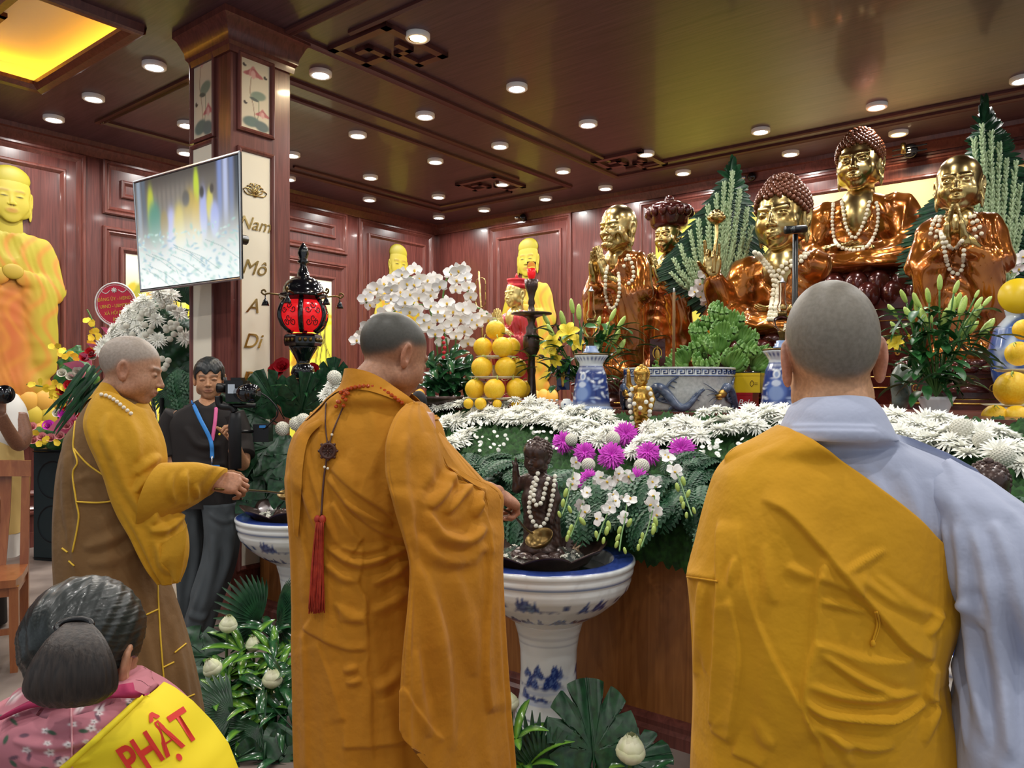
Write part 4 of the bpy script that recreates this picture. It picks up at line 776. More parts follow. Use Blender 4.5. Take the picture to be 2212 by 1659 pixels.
def figure(name, label, base, H, yaw, kind, head, m_robe='lacquer', m_skin='gold', hair=None, arm='lap', hz=0, tilt=.08, hs=None):
    """statue on its base; kind seated/standing; H: height of the body frame; yaw: turn about z from facing -y"""
    t = thing(name, label, 'statue', base, yaw, local=True, scale=H)
    if kind == 'seated':
        V, Fq = smesh('seat' + arm, lambda p: seated_robe(p, arm), (-.56, -.48, -.05), (.56, .28, .62), .0125); nz, nh = .56, (hs or .36)
    else:
        V, Fq = smesh('stand', standing_robe, (-.26, -.24, -.06), (.26, .2, .76), .0085); nz, nh = .735, (hs or .245)
    mb = MB(); mb.add(V, Fq); mb.build('robe', m_robe, t)
    mb = MB(); hc = A(0, -.03 if kind == 'seated' else -.02, nz + nh * .5 + hz); put_head(mb, hc, nh, (0, -1), tilt, mesh=head_mesh(**head))
    if kind == 'seated':
        mb.ball((0, -.01, .4), (.15, .13, .2), 24, 16); hd = dict(h=.0045)
        if arm == 'lap': put_hand(mb, (.1, -.29, .13), (-1, -.1, 0), (0, -.4, -1), 1.0 * .95, False, None, curl=(.15, .15, .15, .15), thumb=(.5, -.3)); put_hand(mb, (-.1, -.3, .155), (1, -.1, 0), (0, -.4, -1), .95, True, None, curl=(.15, .15, .15, .15), thumb=(.5, -.3))
        else:
            put_hand(mb, (-.36, -.27, .395), (0.05, -.1, 1), (-.25, .9, .1), 1.3, True, None, curl=(.05, .9, 1, .1), thumb=(.9, .9)); put_hand(mb, (.12, -.3, .14), (-1, -.1, 0), (0, -.4, -1), 1, False, None, curl=(.15, .2, .2, .2), thumb=(.5, -.3))
    else:
        mb.ball((0, -.015, .65), (.08, .075, .09), 20, 12)
        for s in (1, -1): put_hand(mb, (s * .036, -.185, .565), (-s * .16, -.14, 1), (s, .1, .1), .82, s > 0, None, curl=(.02, .02, .02, .02), thumb=(1.2, .2), spread=.02); mb.tube([(s * .1, -.11, .49), (s * .036, -.185, .57)], [.028, .023], 12)
    mb.build('body', m_skin, t)
    if hair == 'curls':
        mb = MB(); curls(mb, 420); R = rotm(tilt); mb.V = [transf(v, R, hc, nh) for v in mb.V]; mb.build('hair', 'curl', t)
    return t, hc, nh
YAW = ANG
def at_px(px, z, r): return A((px - CX) / F * r, r, z)
ALT = 1.36
# large seated figure at the back
TOPB, thc, tnh = figure('seated_statue', 'largest seated golden statue in lacquer robe, high on the dark throne behind', at_px(1858, 2.45, 6.5), 1.28, YAW, 'seated', dict(ear='long', eyes='closed', fat=.5), hair='curls', hs=.39)
FRB, fhc, fnh = figure('seated_statue', 'seated golden statue with raised hand holding a lotus, behind the green bananas', at_px(1692, 1.87, 5.45), 1.12, YAW - .06, 'seated', dict(ear='long', eyes='closed', fat=.75), hair='curls', arm='raised', hs=.445, hz=-.02, tilt=.12)
mb = MB(); mb.tube(interp([(-.335, -.3, .4), (-.33, -.3, .52), (-.325, -.28, .64), (-.33, -.27, .72)], 16), [.012] * 16, 8); mb.build('lotus_stem', 'gold', FRB)
mb = MB()
for ring, (n, r, h, o) in enumerate(((8, .045, .06, .35), (8, .036, .085, .1), (6, .022, .1, -.1))):
    for k in range(n):
        a = (k + .5 * ring) * 2 * PI / n; q = []
        for s in np.linspace(-1, 1, 7): q.append(interp([(s * .004, 0, 0), (s * .03, r * .8, h * .25), (s * .028, r * (1 + .3 * o) + .01, h * .7), (s * .004, r + o * .03, h)], 9) + A(0, -.012 * s * s, 0))
        G = np.array(q); c, s_ = math.cos(a), math.sin(a); mb.loft(G @ np.array([[c, s_, 0], [-s_, c, 0], [0, 0, 1]]) + A(-.33, -.27, .715), closed=False)
mb.ball((-.33, -.27, .74), (.02, .02, .03), 10, 8); mb.build('lotus', 'gold', FRB)
OLD, ohc, onh = figure('monk_statue', 'bearded old monk statue praying beside the oil lamp, gilded and lacquered', at_px(1338, 1.56, 5.5), 1.30, YAW - .12, 'standing', dict(ear='long', old=1, eyes='closed'), hs=.265, hz=-.03)
mb = MB(); mb.lathe([(.012, .0), (.03, .02), (.036, .035), (.02, .05)], m=14, wav=lambda a, t: .12 * np.sin(a * 5)); mb.V = [v * A(1, .7, 1) + A(0, -.115, .70) for v in mb.V]; mb.build('beard', 'gold', OLD)
YNG, yhc, ynh = figure('monk_statue', 'young smooth faced monk statue praying beside the lilies in the white vase', at_px(2072, 1.66, 4.75), 1.31, YAW + .04, 'standing', dict(ear='long', eyes='closed', fat=.5, smile=.6), hs=.28, hz=-.03)
CRW, chc, cnh = figure('deity_statue', 'crowned lacquered deity statue standing behind the old monk statue', at_px(1446, 1.62, 6.2), 1.32, YAW - .1, 'standing', dict(ear='long', eyes='closed', fat=.3), hs=.215)
mb = MB(); mb.lathe([(.1, .03), (.115, .05), (.12, .09), (.135, .13), (.14, .15), (.11, .17), (.06, .19), (.03, .2)], m=40, wav=lambda a, t: .06 * np.sin(a * 9) * t); mb.V = [v + A(0, .0, nz) for v in mb.V for nz in (.865,)]
for k in range(14): a = k * 2 * PI / 14; mb.ball((.125 * math.cos(a), .125 * math.sin(a), .985), (.03, .03, .035), 8, 6)
mb.ball((0, 0, 1.07), (.03, .03, .03), 10, 8); mb.build('crown', 'dark lacquer', CRW)
for o in (OLD, YNG, CRW):
    mb = MB(); mb.lathe([(.2, -.0), (.21, -.02), (.19, -.05), (.17, -.08), (.2, -.12), (.22, -.15)], m=32); mb.build('plinth', 'dark lacquer', o)
# thrones
def throne(label, px, r, z0, z1, w, dp, m='dark lacquer'):
    c = at_px(px, z0, r); t = thing('statue_throne', label, 'throne', c, ANG, local=True); h = z1 - z0; mb = MB()
    for a, b, k in ((0, .12, 1.08), (.12, .2, 1.0), (.2, .62, .86), (.62, .7, .96), (.7, .78, 1.04)): mb.box((-w / 2 * k, -dp / 2 * k, a * h), (w / 2 * k, dp / 2 * k, b * h))
    mb.build('plinth', m, t, smooth=False); mb = MB()
    for row, (zz, rr) in enumerate(((.99, .52), (.9, .56))):
        n = 22
        for k in range(n):
            a = (k + .5 * row) * 2 * PI / n; mb.ball((math.cos(a) * w * rr, math.sin(a) * dp * rr, h * (zz - .09)), (w * .085, w * .06, h * .1), 10, 8, R=rotm(0, 0, a - PI / 2))
    mb.lathe([(.001, h * .78), (.5, h * .78), (.52, h * .95), (.5, h), (.001, h)], m=48); mb.V[-1] = mb.V[-1] * A(w, dp, 1); mb.build('lotus_seat', m, t)
    mb = MB()
    for y in (-dp / 2 * .87,):
        for k in range(5):
            x = (k - 2) * w * .165; q = [(x + .035 * s * w * math.cos(u) * (1 - u / 9), y, h * .41 + .05 * h * math.sin(u) * s * (1 - u / 9) * 2) for s in (1,) for u in np.linspace(0, 8, 40)]; mb.tube(q, .006 * w, 5)
    for zz, k in ((.2, .87), (.62, .87), (.12, 1.09)): mb.tube([(-w / 2 * k, -dp / 2 * k, zz * h), (w / 2 * k, -dp / 2 * k, zz * h), (w / 2 * k, dp / 2 * k, zz * h)], .008, 6)
    mb.build('scroll_pattern', 'old gold', t); return t
throne('dark carved lotus throne under the largest seated statue', 1858, 6.55, ALT, 2.44, 1.15, .95)
throne('dark carved lotus throne under the lotus bearing statue', 1692, 5.5, ALT, 1.87, .95, .8)
throne('dark carved plinth under the old praying monk statue', 1338, 5.5, ALT, 1.565, .5, .45); throne('dark carved plinth under the young praying monk statue', 2070, 4.75, ALT, 1.665, .62, .5); throne('dark carved plinth under the crowned deity statue', 1446, 6.2, ALT, 1.63, .55, .5)
# bead strings on the statues, hung over their robes
def world_tree(o):
    mw = Matrix.LocRotScale(o.location, o.rotation_euler, o.scale); V = []; Fs = []; k = 0
    for c in o.children:
        for v in c.data.vertices: V.append(mw @ v.co)
        Fs += [[i + k for i in p.vertices] for p in c.data.polygons]; k += len(c.data.vertices)
    return BVHTree.FromPolygons(V, Fs)
def necklace(label, tree, strings, r, m='bead ivory', lift=None, dep=5):
    q = [drape_pts(tree, s, lift or r, 14 * len(s), dep) for s in strings]; t = thing('bead_necklace', label, 'necklace', q[0].mean(0)); mb = MB()
    for s in q:
        s = np.stack([np.convolve(np.pad(s[:, i], 2, mode='edge'), np.ones(5) / 5, 'valid') for i in range(3)], 1); beads(mb, s, r, 1.02, 8, 6)
    mb.build('beads', m, t); return t
tt = world_tree(TOPB); necklace('two long ivory bead strings on the largest seated statue', tt, [[(1818, 436), (1822, 456), (1828, 490), (1845, 515), (1862, 490), (1872, 460), (1878, 436)], [(1800, 440), (1798, 485), (1806, 525), (1835, 540), (1870, 535), (1892, 500), (1897, 460), (1893, 438)]], .016)
ft = world_tree(FRB); necklace('thick double ivory flower garland on the lotus bearing statue', ft, [[(1630, 545), (1646, 565), (1665, 590), (1672, 620), (1666, 660), (1660, 690)], [(1638, 548), (1656, 568), (1672, 590), (1680, 630), (1676, 660), (1672, 690)], [(1738, 548), (1722, 560), (1695, 570), (1680, 590), (1668, 640), (1667, 690)], [(1745, 548), (1728, 566), (1700, 580), (1686, 600), (1678, 640), (1680, 690)]], .0165)
ot = world_tree(OLD); necklace('pale bead string hanging from the old monk statue\'s hands', ot, [[(1312, 575), (1308, 600), (1309, 640), (1318, 665), (1330, 660), (1338, 630), (1336, 590)], [(1356, 552), (1366, 572), (1368, 600), (1358, 612)], [(1348, 575), (1352, 560)]], .0135)
yt = world_tree(YNG); necklace('double ivory bead string hanging over the young monk statue', yt, [[(2024, 468), (2014, 486), (2010, 505)], [(2032, 468), (2026, 490), (2022, 512)], [(2104, 466), (2114, 484), (2120, 505)], [(2096, 468), (2104, 490), (2108, 512)], [(2032, 500), (2040, 540), (2050, 580), (2068, 592), (2080, 575), (2082, 540)], [(2035, 505), (2048, 530), (2062, 538), (2078, 520)]], .0135)
# golden standing buddhas shown on the wooden wall panels (shallow relief pictures)
def wall_buddha(label, loc, yaw, H=2.05):
    t = thing('wall_relief', label, 'wall relief', loc, yaw, local=True); S = A(H, H * .2, H); mb = MB()
    V, Fq = smesh('stand', standing_robe, (-.26, -.24, -.06), (.26, .2, .76), .0085)
    z = V[:, 2:]; k = np.clip((.62 - np.abs(V[:, :1]) * 2 - z) * 0 + soft(np.abs(V[:, :1]) - .07, .02) * soft(z - .5, .03) * .9, 0, 1); k2 = np.clip((.25 - z) * 2.2, 0, 1)
    c = lc('a89a26') * (1 - k) + lc('b8502a') * k; c = c * (1 - .5 * k2) + lc('c98a34') * .5 * k2; st = (.5 + .5 * np.sin(70 * (V[:, :1] * (1 + .6 * z) + .05 * np.sin(z * 22 + V[:, :1] * 9)))) ** 3 * .8; c = c * (1 - st) + lc('c07a2a') * st; mb.add(V * S, Fq, c); mb.build('robe', 'painted', t)
    mb = MB(); Vh, Fh = head_mesh(ear='long', eyes='closed', fat=.5, h=.02); c = head_col(Vh, 'aa9a2c', '9a5a2a', '8a6a2a'); mb.add((Vh * .235 + A(0, -.03, .735 + .13)) * S, Fh, c); mb.ball(A(0, 0, .945) * S, A(.082, .1, .062) * S, 20, 14, col=lc('9e9222'))
    mb.ball(A(0, -.17, .53) * S, A(.045, .04, .035) * S, 16, 10, col=lc('a88e2a')); mb.build('body', 'painted', t)
    mb = MB()
    for row, (n, w, zz, rad) in enumerate(((7, .05, -.05, .2), (6, .045, -.11, .15), (9, .035, -.19, .21))):
        for q in range(n): x = (q - (n - 1) / 2) / ((n - 1) / 2) * rad; mb.ball(A(x, -.05, zz) * S, A(w, .12, .055) * S, 12, 10, col=lc(('c8953a', 'bfa634', 'c08a3a')[row]))
    mb.build('lotus_base', 'painted', t); return t
wy = ANG + PI / 2
wall_buddha('large golden standing figure on the wall panel near the wooden chair', UV(UL + .005, 2.62, 1.46), wy); wall_buddha('golden figure on the wall panel behind the white orchids', UV(UL + .005, 7.46, 1.46), wy); wall_buddha('golden figure on the back wall behind the tall candlestick', UV(-6.15, VB - .005, 1.46), ANG)
# ---------------------------------------------------------------- infant statues
def infant_prims(skirt):
    q = .15 if skirt == 'long' else 0
    L = [('rc', (0, .0, .5), (0, -.01, .62), .115, .1, .03), ('el', (0, -.05, .47), (.12, .1, .1), .05), ('rc', (-.1, 0, .62), (.1, 0, .62), .06, .06, .05)]
    L += [('rc', (-.13, 0, .62), (-.2, -.02, .7 - q), .05, .042, .03), ('rc', (-.2, -.02, .7 - q), (-.195, -.05, .86 - q), .04, .03, .02), ('el', (-.195, -.05, .9 - q), (.028, .025, .035), .01), ('rc', (-.195, -.05, .91 - q), (-.19, -.055, .97 - q), .012, .01, .006), ('rc', (-.21, -.05, .9 - q), (-.225, -.06, .94 - q), .011, .009, .005)]
    L += [('rc', (.13, 0, .61), (.175, .01, .48), .05, .042, .03), ('rc', (.175, .01, .48), (.17, -.04, .34), .042, .028, .02), ('el', (.17, -.045, .3), (.022, .03, .04), .01)]
    if skirt == 'long': L += [('rc', (0, .01, .08), (0, 0, .42), .13, .125, .04), ('el', (0, .01, .03), (.17, .15, .05), .05), ('rc', (.16, .05, .1), (.13, .06, .6), .045, .03, .03)]
    else: L += [('rc', (0, 0, .3), (0, 0, .4), .13, .135, .03), ('rc', (-.06, 0, .02), (-.06, 0, .3), .052, .07, .02), ('rc', (.06, 0, .02), (.06, 0, .3), .052, .07, .02), ('el', (-.06, -.04, .015), (.045, .075, .03), .02), ('el', (.06, -.04, .015), (.045, .075, .03), .02)]
    return L
def infant(label, base, H, yaw, m, skirt):
    t = thing('infant_statue', label, 'statue', base, yaw, local=True, scale=H); V, Fq = smesh('inf' + skirt, lambda p: prims(p, infant_prims(skirt)) - (.003 * np.sin(p[:, 2] * 110 + 14 * p[:, 0] ** 2 * 30) * (p[:, 2] < .42) * (p[:, 2] > .08)), (-.3, -.2, -.03), (.3, .2, 1.02), .011)
    mb = MB(); mb.add(V, Fq); put_head(mb, (0, -.01, .83), .3, (0, -1), .05, mesh=head_mesh(child=1, fat=.8, eyes='closed', smile=.5, neck=.35, nw=.16)); mb.build('body', m, t)
    mb = MB(); g = PI * (3 - 5 ** .5)
    for i in range(150):
        z = 1 - 2 * (i + .5) / 150; s = math.sqrt(1 - z * z); q = A(s * math.cos(g * i), s * math.sin(g * i), z) * A(.375, .445, .375) + A(0, .06, .16)
        if q[2] > .2 - .7 * np.clip(q[1] + .2, 0, .6): mb.ball(q, .05, 7, 5)
    mb.ball((0, 0, .55), (.1, .1, .08), 12, 8); mb.V = [v * .3 + A(0, -.01, .83) for v in mb.V]; mb.build('hair', m, t); return t
# ================================================================ ALTAR AND FLOWERS
AV = 2.92
al = thing('altar_cabinet', 'long stepped wooden altar cabinet under the flower bank', 'altar', local=True); al.matrix_world = ROOM
MB().box((-4.4, AV, .02), (3.2, AV + .05, 1.0)).box((-4.4, AV, .02), (-4.35, 8.0, 1.0)).build('front_panel', 'altar wood', al, smooth=False)
MB().box((-4.4, AV, .98), (3.2, 3.8, 1.0)).box((-4.4, 3.78, .98), (3.2, 8.15, ALT)).build('table_top', 'trim wood', al, smooth=False)
mb = MB(); mb.loft([[(e, AV - x, z) for x, z in ((0, 0), (.045, 0), (.045, .05), (.03, .065), (.03, .085), (.012, .1), (0, .105))] for e in (-4.44, 3.2)], closed=False); mb.build('plinth_moulding', 'trim wood', al, auto=20)
def bed_z(v): return 1.02 + .4235 * (np.clip(v, 2.86, 3.76) - 2.9)
def on_bed(px, py):
    k = (px - CX) / F; c = .6149 * k + .7886; s = (py - HY) / F; r = 1.708 / (s + .4235 * c); return A(k * r, r, 1.5 - s * r)
us = np.linspace(-4.35, 2.2, 460); vs = np.linspace(2.84, 4.02, 110); U, Vv = np.meshgrid(us, vs); Z = bed_z(Vv) - .045 + .02 * np.sin(U * 31 + 3 * np.sin(Vv * 17)) * np.sin(Vv * 37 + 2 * np.sin(U * 13)) + RNG.normal(0, .011, U.shape); Z[0] -= .2; Z[-1] = ALT - .01
g = MB().loft(np.stack([U, Vv, Z], -1), closed=False, caps=(False, False)); o = room(g, 'moss_bed', 'moss'); tag(o, 'soft green moss and filler foliage covering the sloping flower bank', 'moss', kind='stuff')
def petal(L, w, n=3, cup=.25, lift=0., droop=0., m=2, tip=.35):
    """petal along +x, rising by lift; m strips across"""
    t = np.linspace(0, 1, n + 1); a = lift - droop * t; x = np.concatenate([[0], np.cumsum(np.cos(a[1:]) * L / n)]); z = np.concatenate([[0], np.cumsum(np.sin(a[1:]) * L / n)])
    ww = w * (np.sin(PI * np.clip(t * .82 + .12, 0, 1)) ** tip) ; ww[-1] *= .35; s = np.linspace(-1, 1, m + 1)
    return np.stack([np.broadcast_to(x[:, None], (n + 1, m + 1)), ww[:, None] * s, z[:, None] + cup * ww[:, None] * s ** 2], -1)
def rz(G, a): c, s = math.cos(a), math.sin(a); return G @ np.array([[c, s, 0], [-s, c, 0], [0, 0, 1]])
def mum_mesh(layers, seed=1):
    r = np.random.default_rng(seed); mb = MB()
    for n, L, w, lift, droop, z in layers:
        for k in range(n): mb.loft(rz(petal(L * r.uniform(.85, 1.1), w, 3, .5, lift + r.normal() * .1, droop), 2 * PI * (k + r.random() * .7) / n) + A(0, 0, z), closed=False)
    return mb
WHITE = [(20, 1, .085, .15, .35, 0), (18, .85, .085, .5, .5, .04), (14, .62, .08, .9, .5, .08), (9, .4, .07, 1.2, .4, .1)]
PINK = [(26, 1, .085, -.2, .5, 0), (26, 1, .085, .2, .6, .05), (26, .95, .085, .55, .7, .1), (22, .85, .085, .85, .8, .15), (18, .7, .08, 1.15, .9, .2), (12, .5, .07, 1.4, .9, .25)]
GR = 'white chrysanthemums banked along the altar'
def proto_obj(mb, name, m, **k): o = mb.build(name, m, **k); COL.objects.unlink(o); return o
mumW = [proto_obj(mum_mesh(WHITE, s), 'chrysanthemum', 'petal white') for s in (1, 2, 3)]
def place(src, loc, n, size, spin=None, link=True):
    c = src.copy(); COL.objects.link(c); R = frame(n) @ rotm(0, 0, random.random() * 6.3 if spin is None else spin)
    c.matrix_world = Matrix.LocRotScale(Vector(loc), Matrix(R.tolist()).to_quaternion(), Vector((size,) * 3)); return c
UPF = unit(-EY * .55 + A(0, 0, 1))
def band(poly, size, step, rows=1, spread=0., jit=.012, lab='white chrysanthemum in the flower bands along the altar'):
    q = A(*[on_bed(*p) for p in interp(poly, 60)]); s = np.concatenate([[0], np.cumsum(np.linalg.norm(np.diff(q, axis=0), axis=1))])
    for row in range(rows):
        for d in np.arange(step * .5 * (row % 2), s[-1], step * .82):
            p = A(*[np.interp(d, s, q[:, i]) for i in range(3)]); off = (row - (rows - 1) / 2) * spread; p = p + EY * off + A(0, 0, .4235 * off + .012) + RNG.normal(0, jit, 3)
            tag(place(random.choice(mumW), p, UPF + RNG.normal(0, .25, 3), size * 1.22 * random.uniform(.88, 1.12)), lab, 'flower', GR)
band([(923, 886), (987, 878), (1074, 875), (1160, 880), (1247, 895), (1305, 906), (1342, 926)], .05, .075, 1)
band([(936, 924), (1001, 906), (1074, 899), (1160, 907), (1233, 924), (1291, 946), (1308, 960)], .056, .07, 2, .07)
band([(935, 985), (955, 972), (985, 958), (1005, 940)], .055, .07, 3, .08)
band([(1395, 935), (1460, 914), (1530, 902), (1620, 896), (1719, 894)], .05, .075, 1); band([(1880, 908), (1984, 915), (2089, 928), (2159, 941), (2225, 962)], .048, .07, 1); band([(1725, 896), (1800, 900), (1875, 906)], .05, .08, 1); band([(1725, 918), (1800, 917), (1880, 919)], .056, .075, 2, .07)
band([(1372, 965), (1400, 952), (1460, 942), (1565, 930), (1640, 922), (1720, 918)], .056, .07, 2, .07)
band([(1887, 919), (1984, 931), (2054, 946), (2095, 972)], .056, .066, 3, .07); band([(2170, 985), (2225, 1000)], .055, .08, 2, .06)
# pink chrysanthemums and white button balls, each where it shows
mumP = [proto_obj(mum_mesh(PINK, s), 'pink_chrysanthemum', 'petal pink') for s in (5, 6)]
for (px, py, sz), lab in zip([(1217, 962, .056), (1263, 985, .052), (1320, 992, .064), (1352, 944, .06), (1401, 986, .056), (1473, 979, .06), (1273, 1046, .052), (1306, 1062, .045), (1375, 1050, .062)],
        ['pink chrysanthemum next to the white ball above the dark infant statue\'s shoulder', 'pink chrysanthemum between the upper white balls', 'largest pink chrysanthemum in the middle of the cluster', 'pink chrysanthemum at the feet of the gold infant statue', 'pink chrysanthemum above the white ball by the orchid sprays', 'single pink chrysanthemum apart beside the yellow robed monk', 'pink chrysanthemum under the lower white ball near the dark statue', 'half hidden pink chrysanthemum beneath white orchids', 'lowest pink chrysanthemum over the hanging orchid sprays']):
    p = on_bed(px, py); tag(place(random.choice(mumP), p + A(0, 0, .015) - unit(p - A(0, 0, 1.5)) * .03, unit(A(0, 0, 1.5) - p) + A(0, 0, .35) + RNG.normal(0, .2, 3), sz * 1.15), lab, 'flower')
def pom_mesh():
    mb = MB(); g = PI * (3 - 5 ** .5); mb.ball((0, 0, 0), .95, 16, 12)
    for i in range(170):
        z = 1 - 2 * (i + .5) / 170; s = math.sqrt(1 - z * z); mb.ball(A(s * math.cos(g * i), s * math.sin(g * i), z) * .93, .1, 6, 4)
    return mb
pom = proto_obj(pom_mesh(), 'button_chrysanthemum', 'petal cream')
for (px, py, sz), lab in zip([(1234, 958, .033), (1324, 956, .036), (1271, 1013, .033), (1386, 1017, .036), (2123, 962, .036), (2166, 997, .04), (2078, 938, .045)],
        ['white ball chrysanthemum resting on the pink one above the dark statue', 'white ball chrysanthemum below the gold infant statue', 'white ball chrysanthemum between two pink ones nearest the dark statue', 'white ball chrysanthemum above the lowest pink one', 'white ball chrysanthemum at the end of the thick white band', 'white ball chrysanthemum just above the hidden dark statue head', 'cream ball chrysanthemum tucked between the two right white bands']):
    p = on_bed(px, py); tag(place(pom, p - unit(p - A(0, 0, 1.5)) * .06 + A(0, 0, .02), A(0, 0, 1), sz), lab, 'flower')
# small white daisies in the moss
dm = MB()
for k in range(14): dm.loft(rz(petal(1, .22, 2, .2, .15, .2), k * 2 * PI / 14), closed=False)
dm.ball((0, 0, .08), (.3, .3, .15), 8, 5); daisy = proto_obj(dm, 'small_daisy', 'petal white')
for k in range(90):
    x = random.choice([random.uniform(1035, 1100), random.uniform(1140, 1205), random.uniform(1000, 1040), random.uniform(1515, 1560), random.uniform(1590, 1640)]); y = random.uniform(918, 985) if x < 1300 else random.uniform(962, 1000)
    p = on_bed(x, y); tag(place(daisy, p + A(0, 0, .03), unit(A(0, 0, 1.5) - p) + A(0, 0, .6) + RNG.normal(0, .4, 3), random.uniform(.009, .014)), 'tiny white button daisy dotted over the green moss', 'flower', 'tiny daisies in the moss')
# ---------------------------------------------------------------- leaves
def frond_mb(L=.34, n=13, w=.1, droop=1.2, sub=True):
    mb = MB(); t = np.linspace(0, 1, 16); a = .35 - droop * t; x = np.cumsum(np.cos(a)) * L / 16; z = np.cumsum(np.sin(a)) * L / 16; c = np.stack([x, 0 * x, z], 1); mb.tube(c, np.linspace(.0028, .001, 16), 4)
    for i in range(n):
        f = (i + .6) / n; p = A(np.interp(f, t, x), 0, np.interp(f, t, z)); l = w * math.sin(PI * (f * .8 + .18)) ** .8; aa = np.interp(f, t, a)
        for s in (1, -1):
            G = petal(l, l * .16, 4, .2, -.15, .35); G = rz(G, s * (1.05 - .35 * f)); R = rotm(0, -aa, 0); mb.loft(G @ R.T + p, closed=False)
            if sub:
                for q in (.35, .6, .8):
                    for s2 in (1, -1): mb.loft(rz(rz(petal(l * .3 * (1.1 - q), l * .07, 2, .1), s2 * .8) + A(l * q, 0, -l * q * .1), s * (1.05 - .35 * f)) @ R.T + p, closed=False)
    return mb
fern = [proto_obj(frond_mb(.36, 13, .11, 1.7), 'fern_frond', 'fern'), proto_obj(frond_mb(.3, 11, .09, 1.1), 'fern_frond', 'fern')]
def put_leaf(src, loc, d, up, size=1., roll=0.):
    x = unit(d); z = unit(np.asarray(up) - x * np.dot(up, x)); R = np.stack([x, np.cross(z, x), z], 1) @ rotm(roll, 0, 0); c = src.copy(); COL.objects.link(c)
    c.matrix_world = Matrix.LocRotScale(Vector(loc), Matrix(R.tolist()).to_quaternion(), Vector((size,) * 3)); return c
FG = 'fern fronds hanging over the altar edge'
for k in range(74):
    u = -3.0 + 2.9 * k / 73; lay = k % 3; p = UV(u + random.uniform(-.03, .03), (2.86, 2.93, 3.02)[lay], (1.0, 1.05, 1.1)[lay] + random.uniform(-.03, .03))
    tag(put_leaf(random.choice(fern), p, -EY * random.uniform(.6, 1) + EX * random.uniform(-.7, .7) + A(0, 0, random.uniform(-.5, .2)), A(0, 0, 1) - EY * .4, random.uniform(.75, 1.15)), 'dark green fern frond drooping over the altar edge', 'fern', FG)
for k in range(26):
    px, py = random.choice([(random.uniform(1000, 1150), random.uniform(985, 1020)), (random.uniform(1500, 1560), random.uniform(990, 1040))]); p = on_bed(px, py)
    tag(put_leaf(random.choice(fern), p, -EY + EX * random.uniform(-1, 1) + A(0, 0, random.uniform(-.1, .5)), A(0, 0, 1), random.uniform(.6, .85)), 'dark green fern frond drooping over the altar edge', 'fern', FG)
# white dendrobium sprays hanging from the pink cluster
def orchid_mb(lip=True):
    mb = MB()
    for a, L, w in ((PI / 2, 1, .34), (PI / 2 + 2.2, .95, .3), (PI / 2 - 2.2, .95, .3)): mb.loft(rz(petal(L, w, 4, .12, .1, .15, 2, .6), a), closed=False)
    for a in (.15, PI - .15): mb.loft(rz(petal(1.02, .52, 4, .22, .2, .35, 4, .55), a) + A(0, 0, .03), closed=False)
    return mb
OM = orchid_mb().build('flower', 'orchid white'); LM = MB().ball((0, -.12, .16), (.14, .2, .16), 8, 6).build('lip', 'orchid lip'); LM.parent = OM
BM = MB().ball((0, 0, 0), (.5, .5, 1), 8, 6).build('bud', 'bud green')
for o in (OM, LM, BM): COL.objects.unlink(o)
def child(src, parent, loc, n, size, spin=None, nxt=None):
    c = src.copy(); COL.objects.link(c); c.parent = parent; R = frame(n, nxt) @ rotm(0, 0, (random.random() * 6.3 if spin is None else spin))
    c.matrix_local = Matrix.LocRotScale(Vector(np.asarray(loc, float) - A(*ORG[parent.name])), Matrix(R.tolist()).to_quaternion(), Vector(size if not np.isscalar(size) else (size,) * 3))
    for ch in src.children: d = ch.copy(); COL.objects.link(d); d.parent = c
    return c
toc = lambda p: unit(A(0, 0, 1.5) - p)
def spray(label, pts, r, nf, nb, fs=.03):
    q = A(*[P(x, y, r - .1 * i / len(pts)) for i, (x, y) in enumerate(interp(pts, 24))]); t = thing('orchid_spray', label, 'orchid spray', q[0]); MB().tube(q, .003, 6).build('stem', 'stem green', t)
    for k in range(nf): f = k / (nf + nb) * 23; p = q[int(f)] + RNG.normal(0, .012, 3) - A(0, .015, 0); child(OM, t, p, toc(p) + RNG.normal(0, .35, 3), fs * random.uniform(.85, 1.1))
    for k in range(nb): f = (nf + k) / (nf + nb) * 23; p = q[int(f)] + A(random.choice((-.016, .016)), -.01, -.012); child(BM, t, p, A(RNG.normal(0, .3), -.2, -1), .017 * (1.15 - .5 * k / nb))
for lab, pts, r, nf, nb in (('white orchid spray hanging lowest on the dark statue side of the cluster', [(1265, 1060), (1255, 1100), (1240, 1140), (1232, 1160)], 3.2, 4, 4), ('white orchid spray ending above the blue rim of the basin', [(1330, 1070), (1312, 1110), (1300, 1140), (1290, 1168)], 3.15, 5, 4), ('white orchid spray with long bare stem tip under the pink cluster', [(1355, 1080), (1350, 1120), (1342, 1160), (1338, 1190)], 3.15, 3, 5), ('white orchid spray beside the yellow kesa hanging outermost', [(1440, 990), (1465, 1030), (1483, 1080), (1495, 1115)], 3.15, 4, 7), ('long white orchid spray hanging below the lowest pink chrysanthemum', [(1415, 1040), (1412, 1090), (1400, 1140), (1385, 1182)], 3.15, 7, 6), ('white orchid spray trailing beside the dark statue\'s garland', [(1240, 1010), (1232, 1050), (1222, 1090), (1214, 1112)], 3.2, 3, 4), ('white orchid spray filling the centre between the pink chrysanthemums', [(1290, 1030), (1320, 1035), (1345, 1020), (1365, 1040)], 3.15, 8, 0)): spray(lab, pts, r, nf, nb)
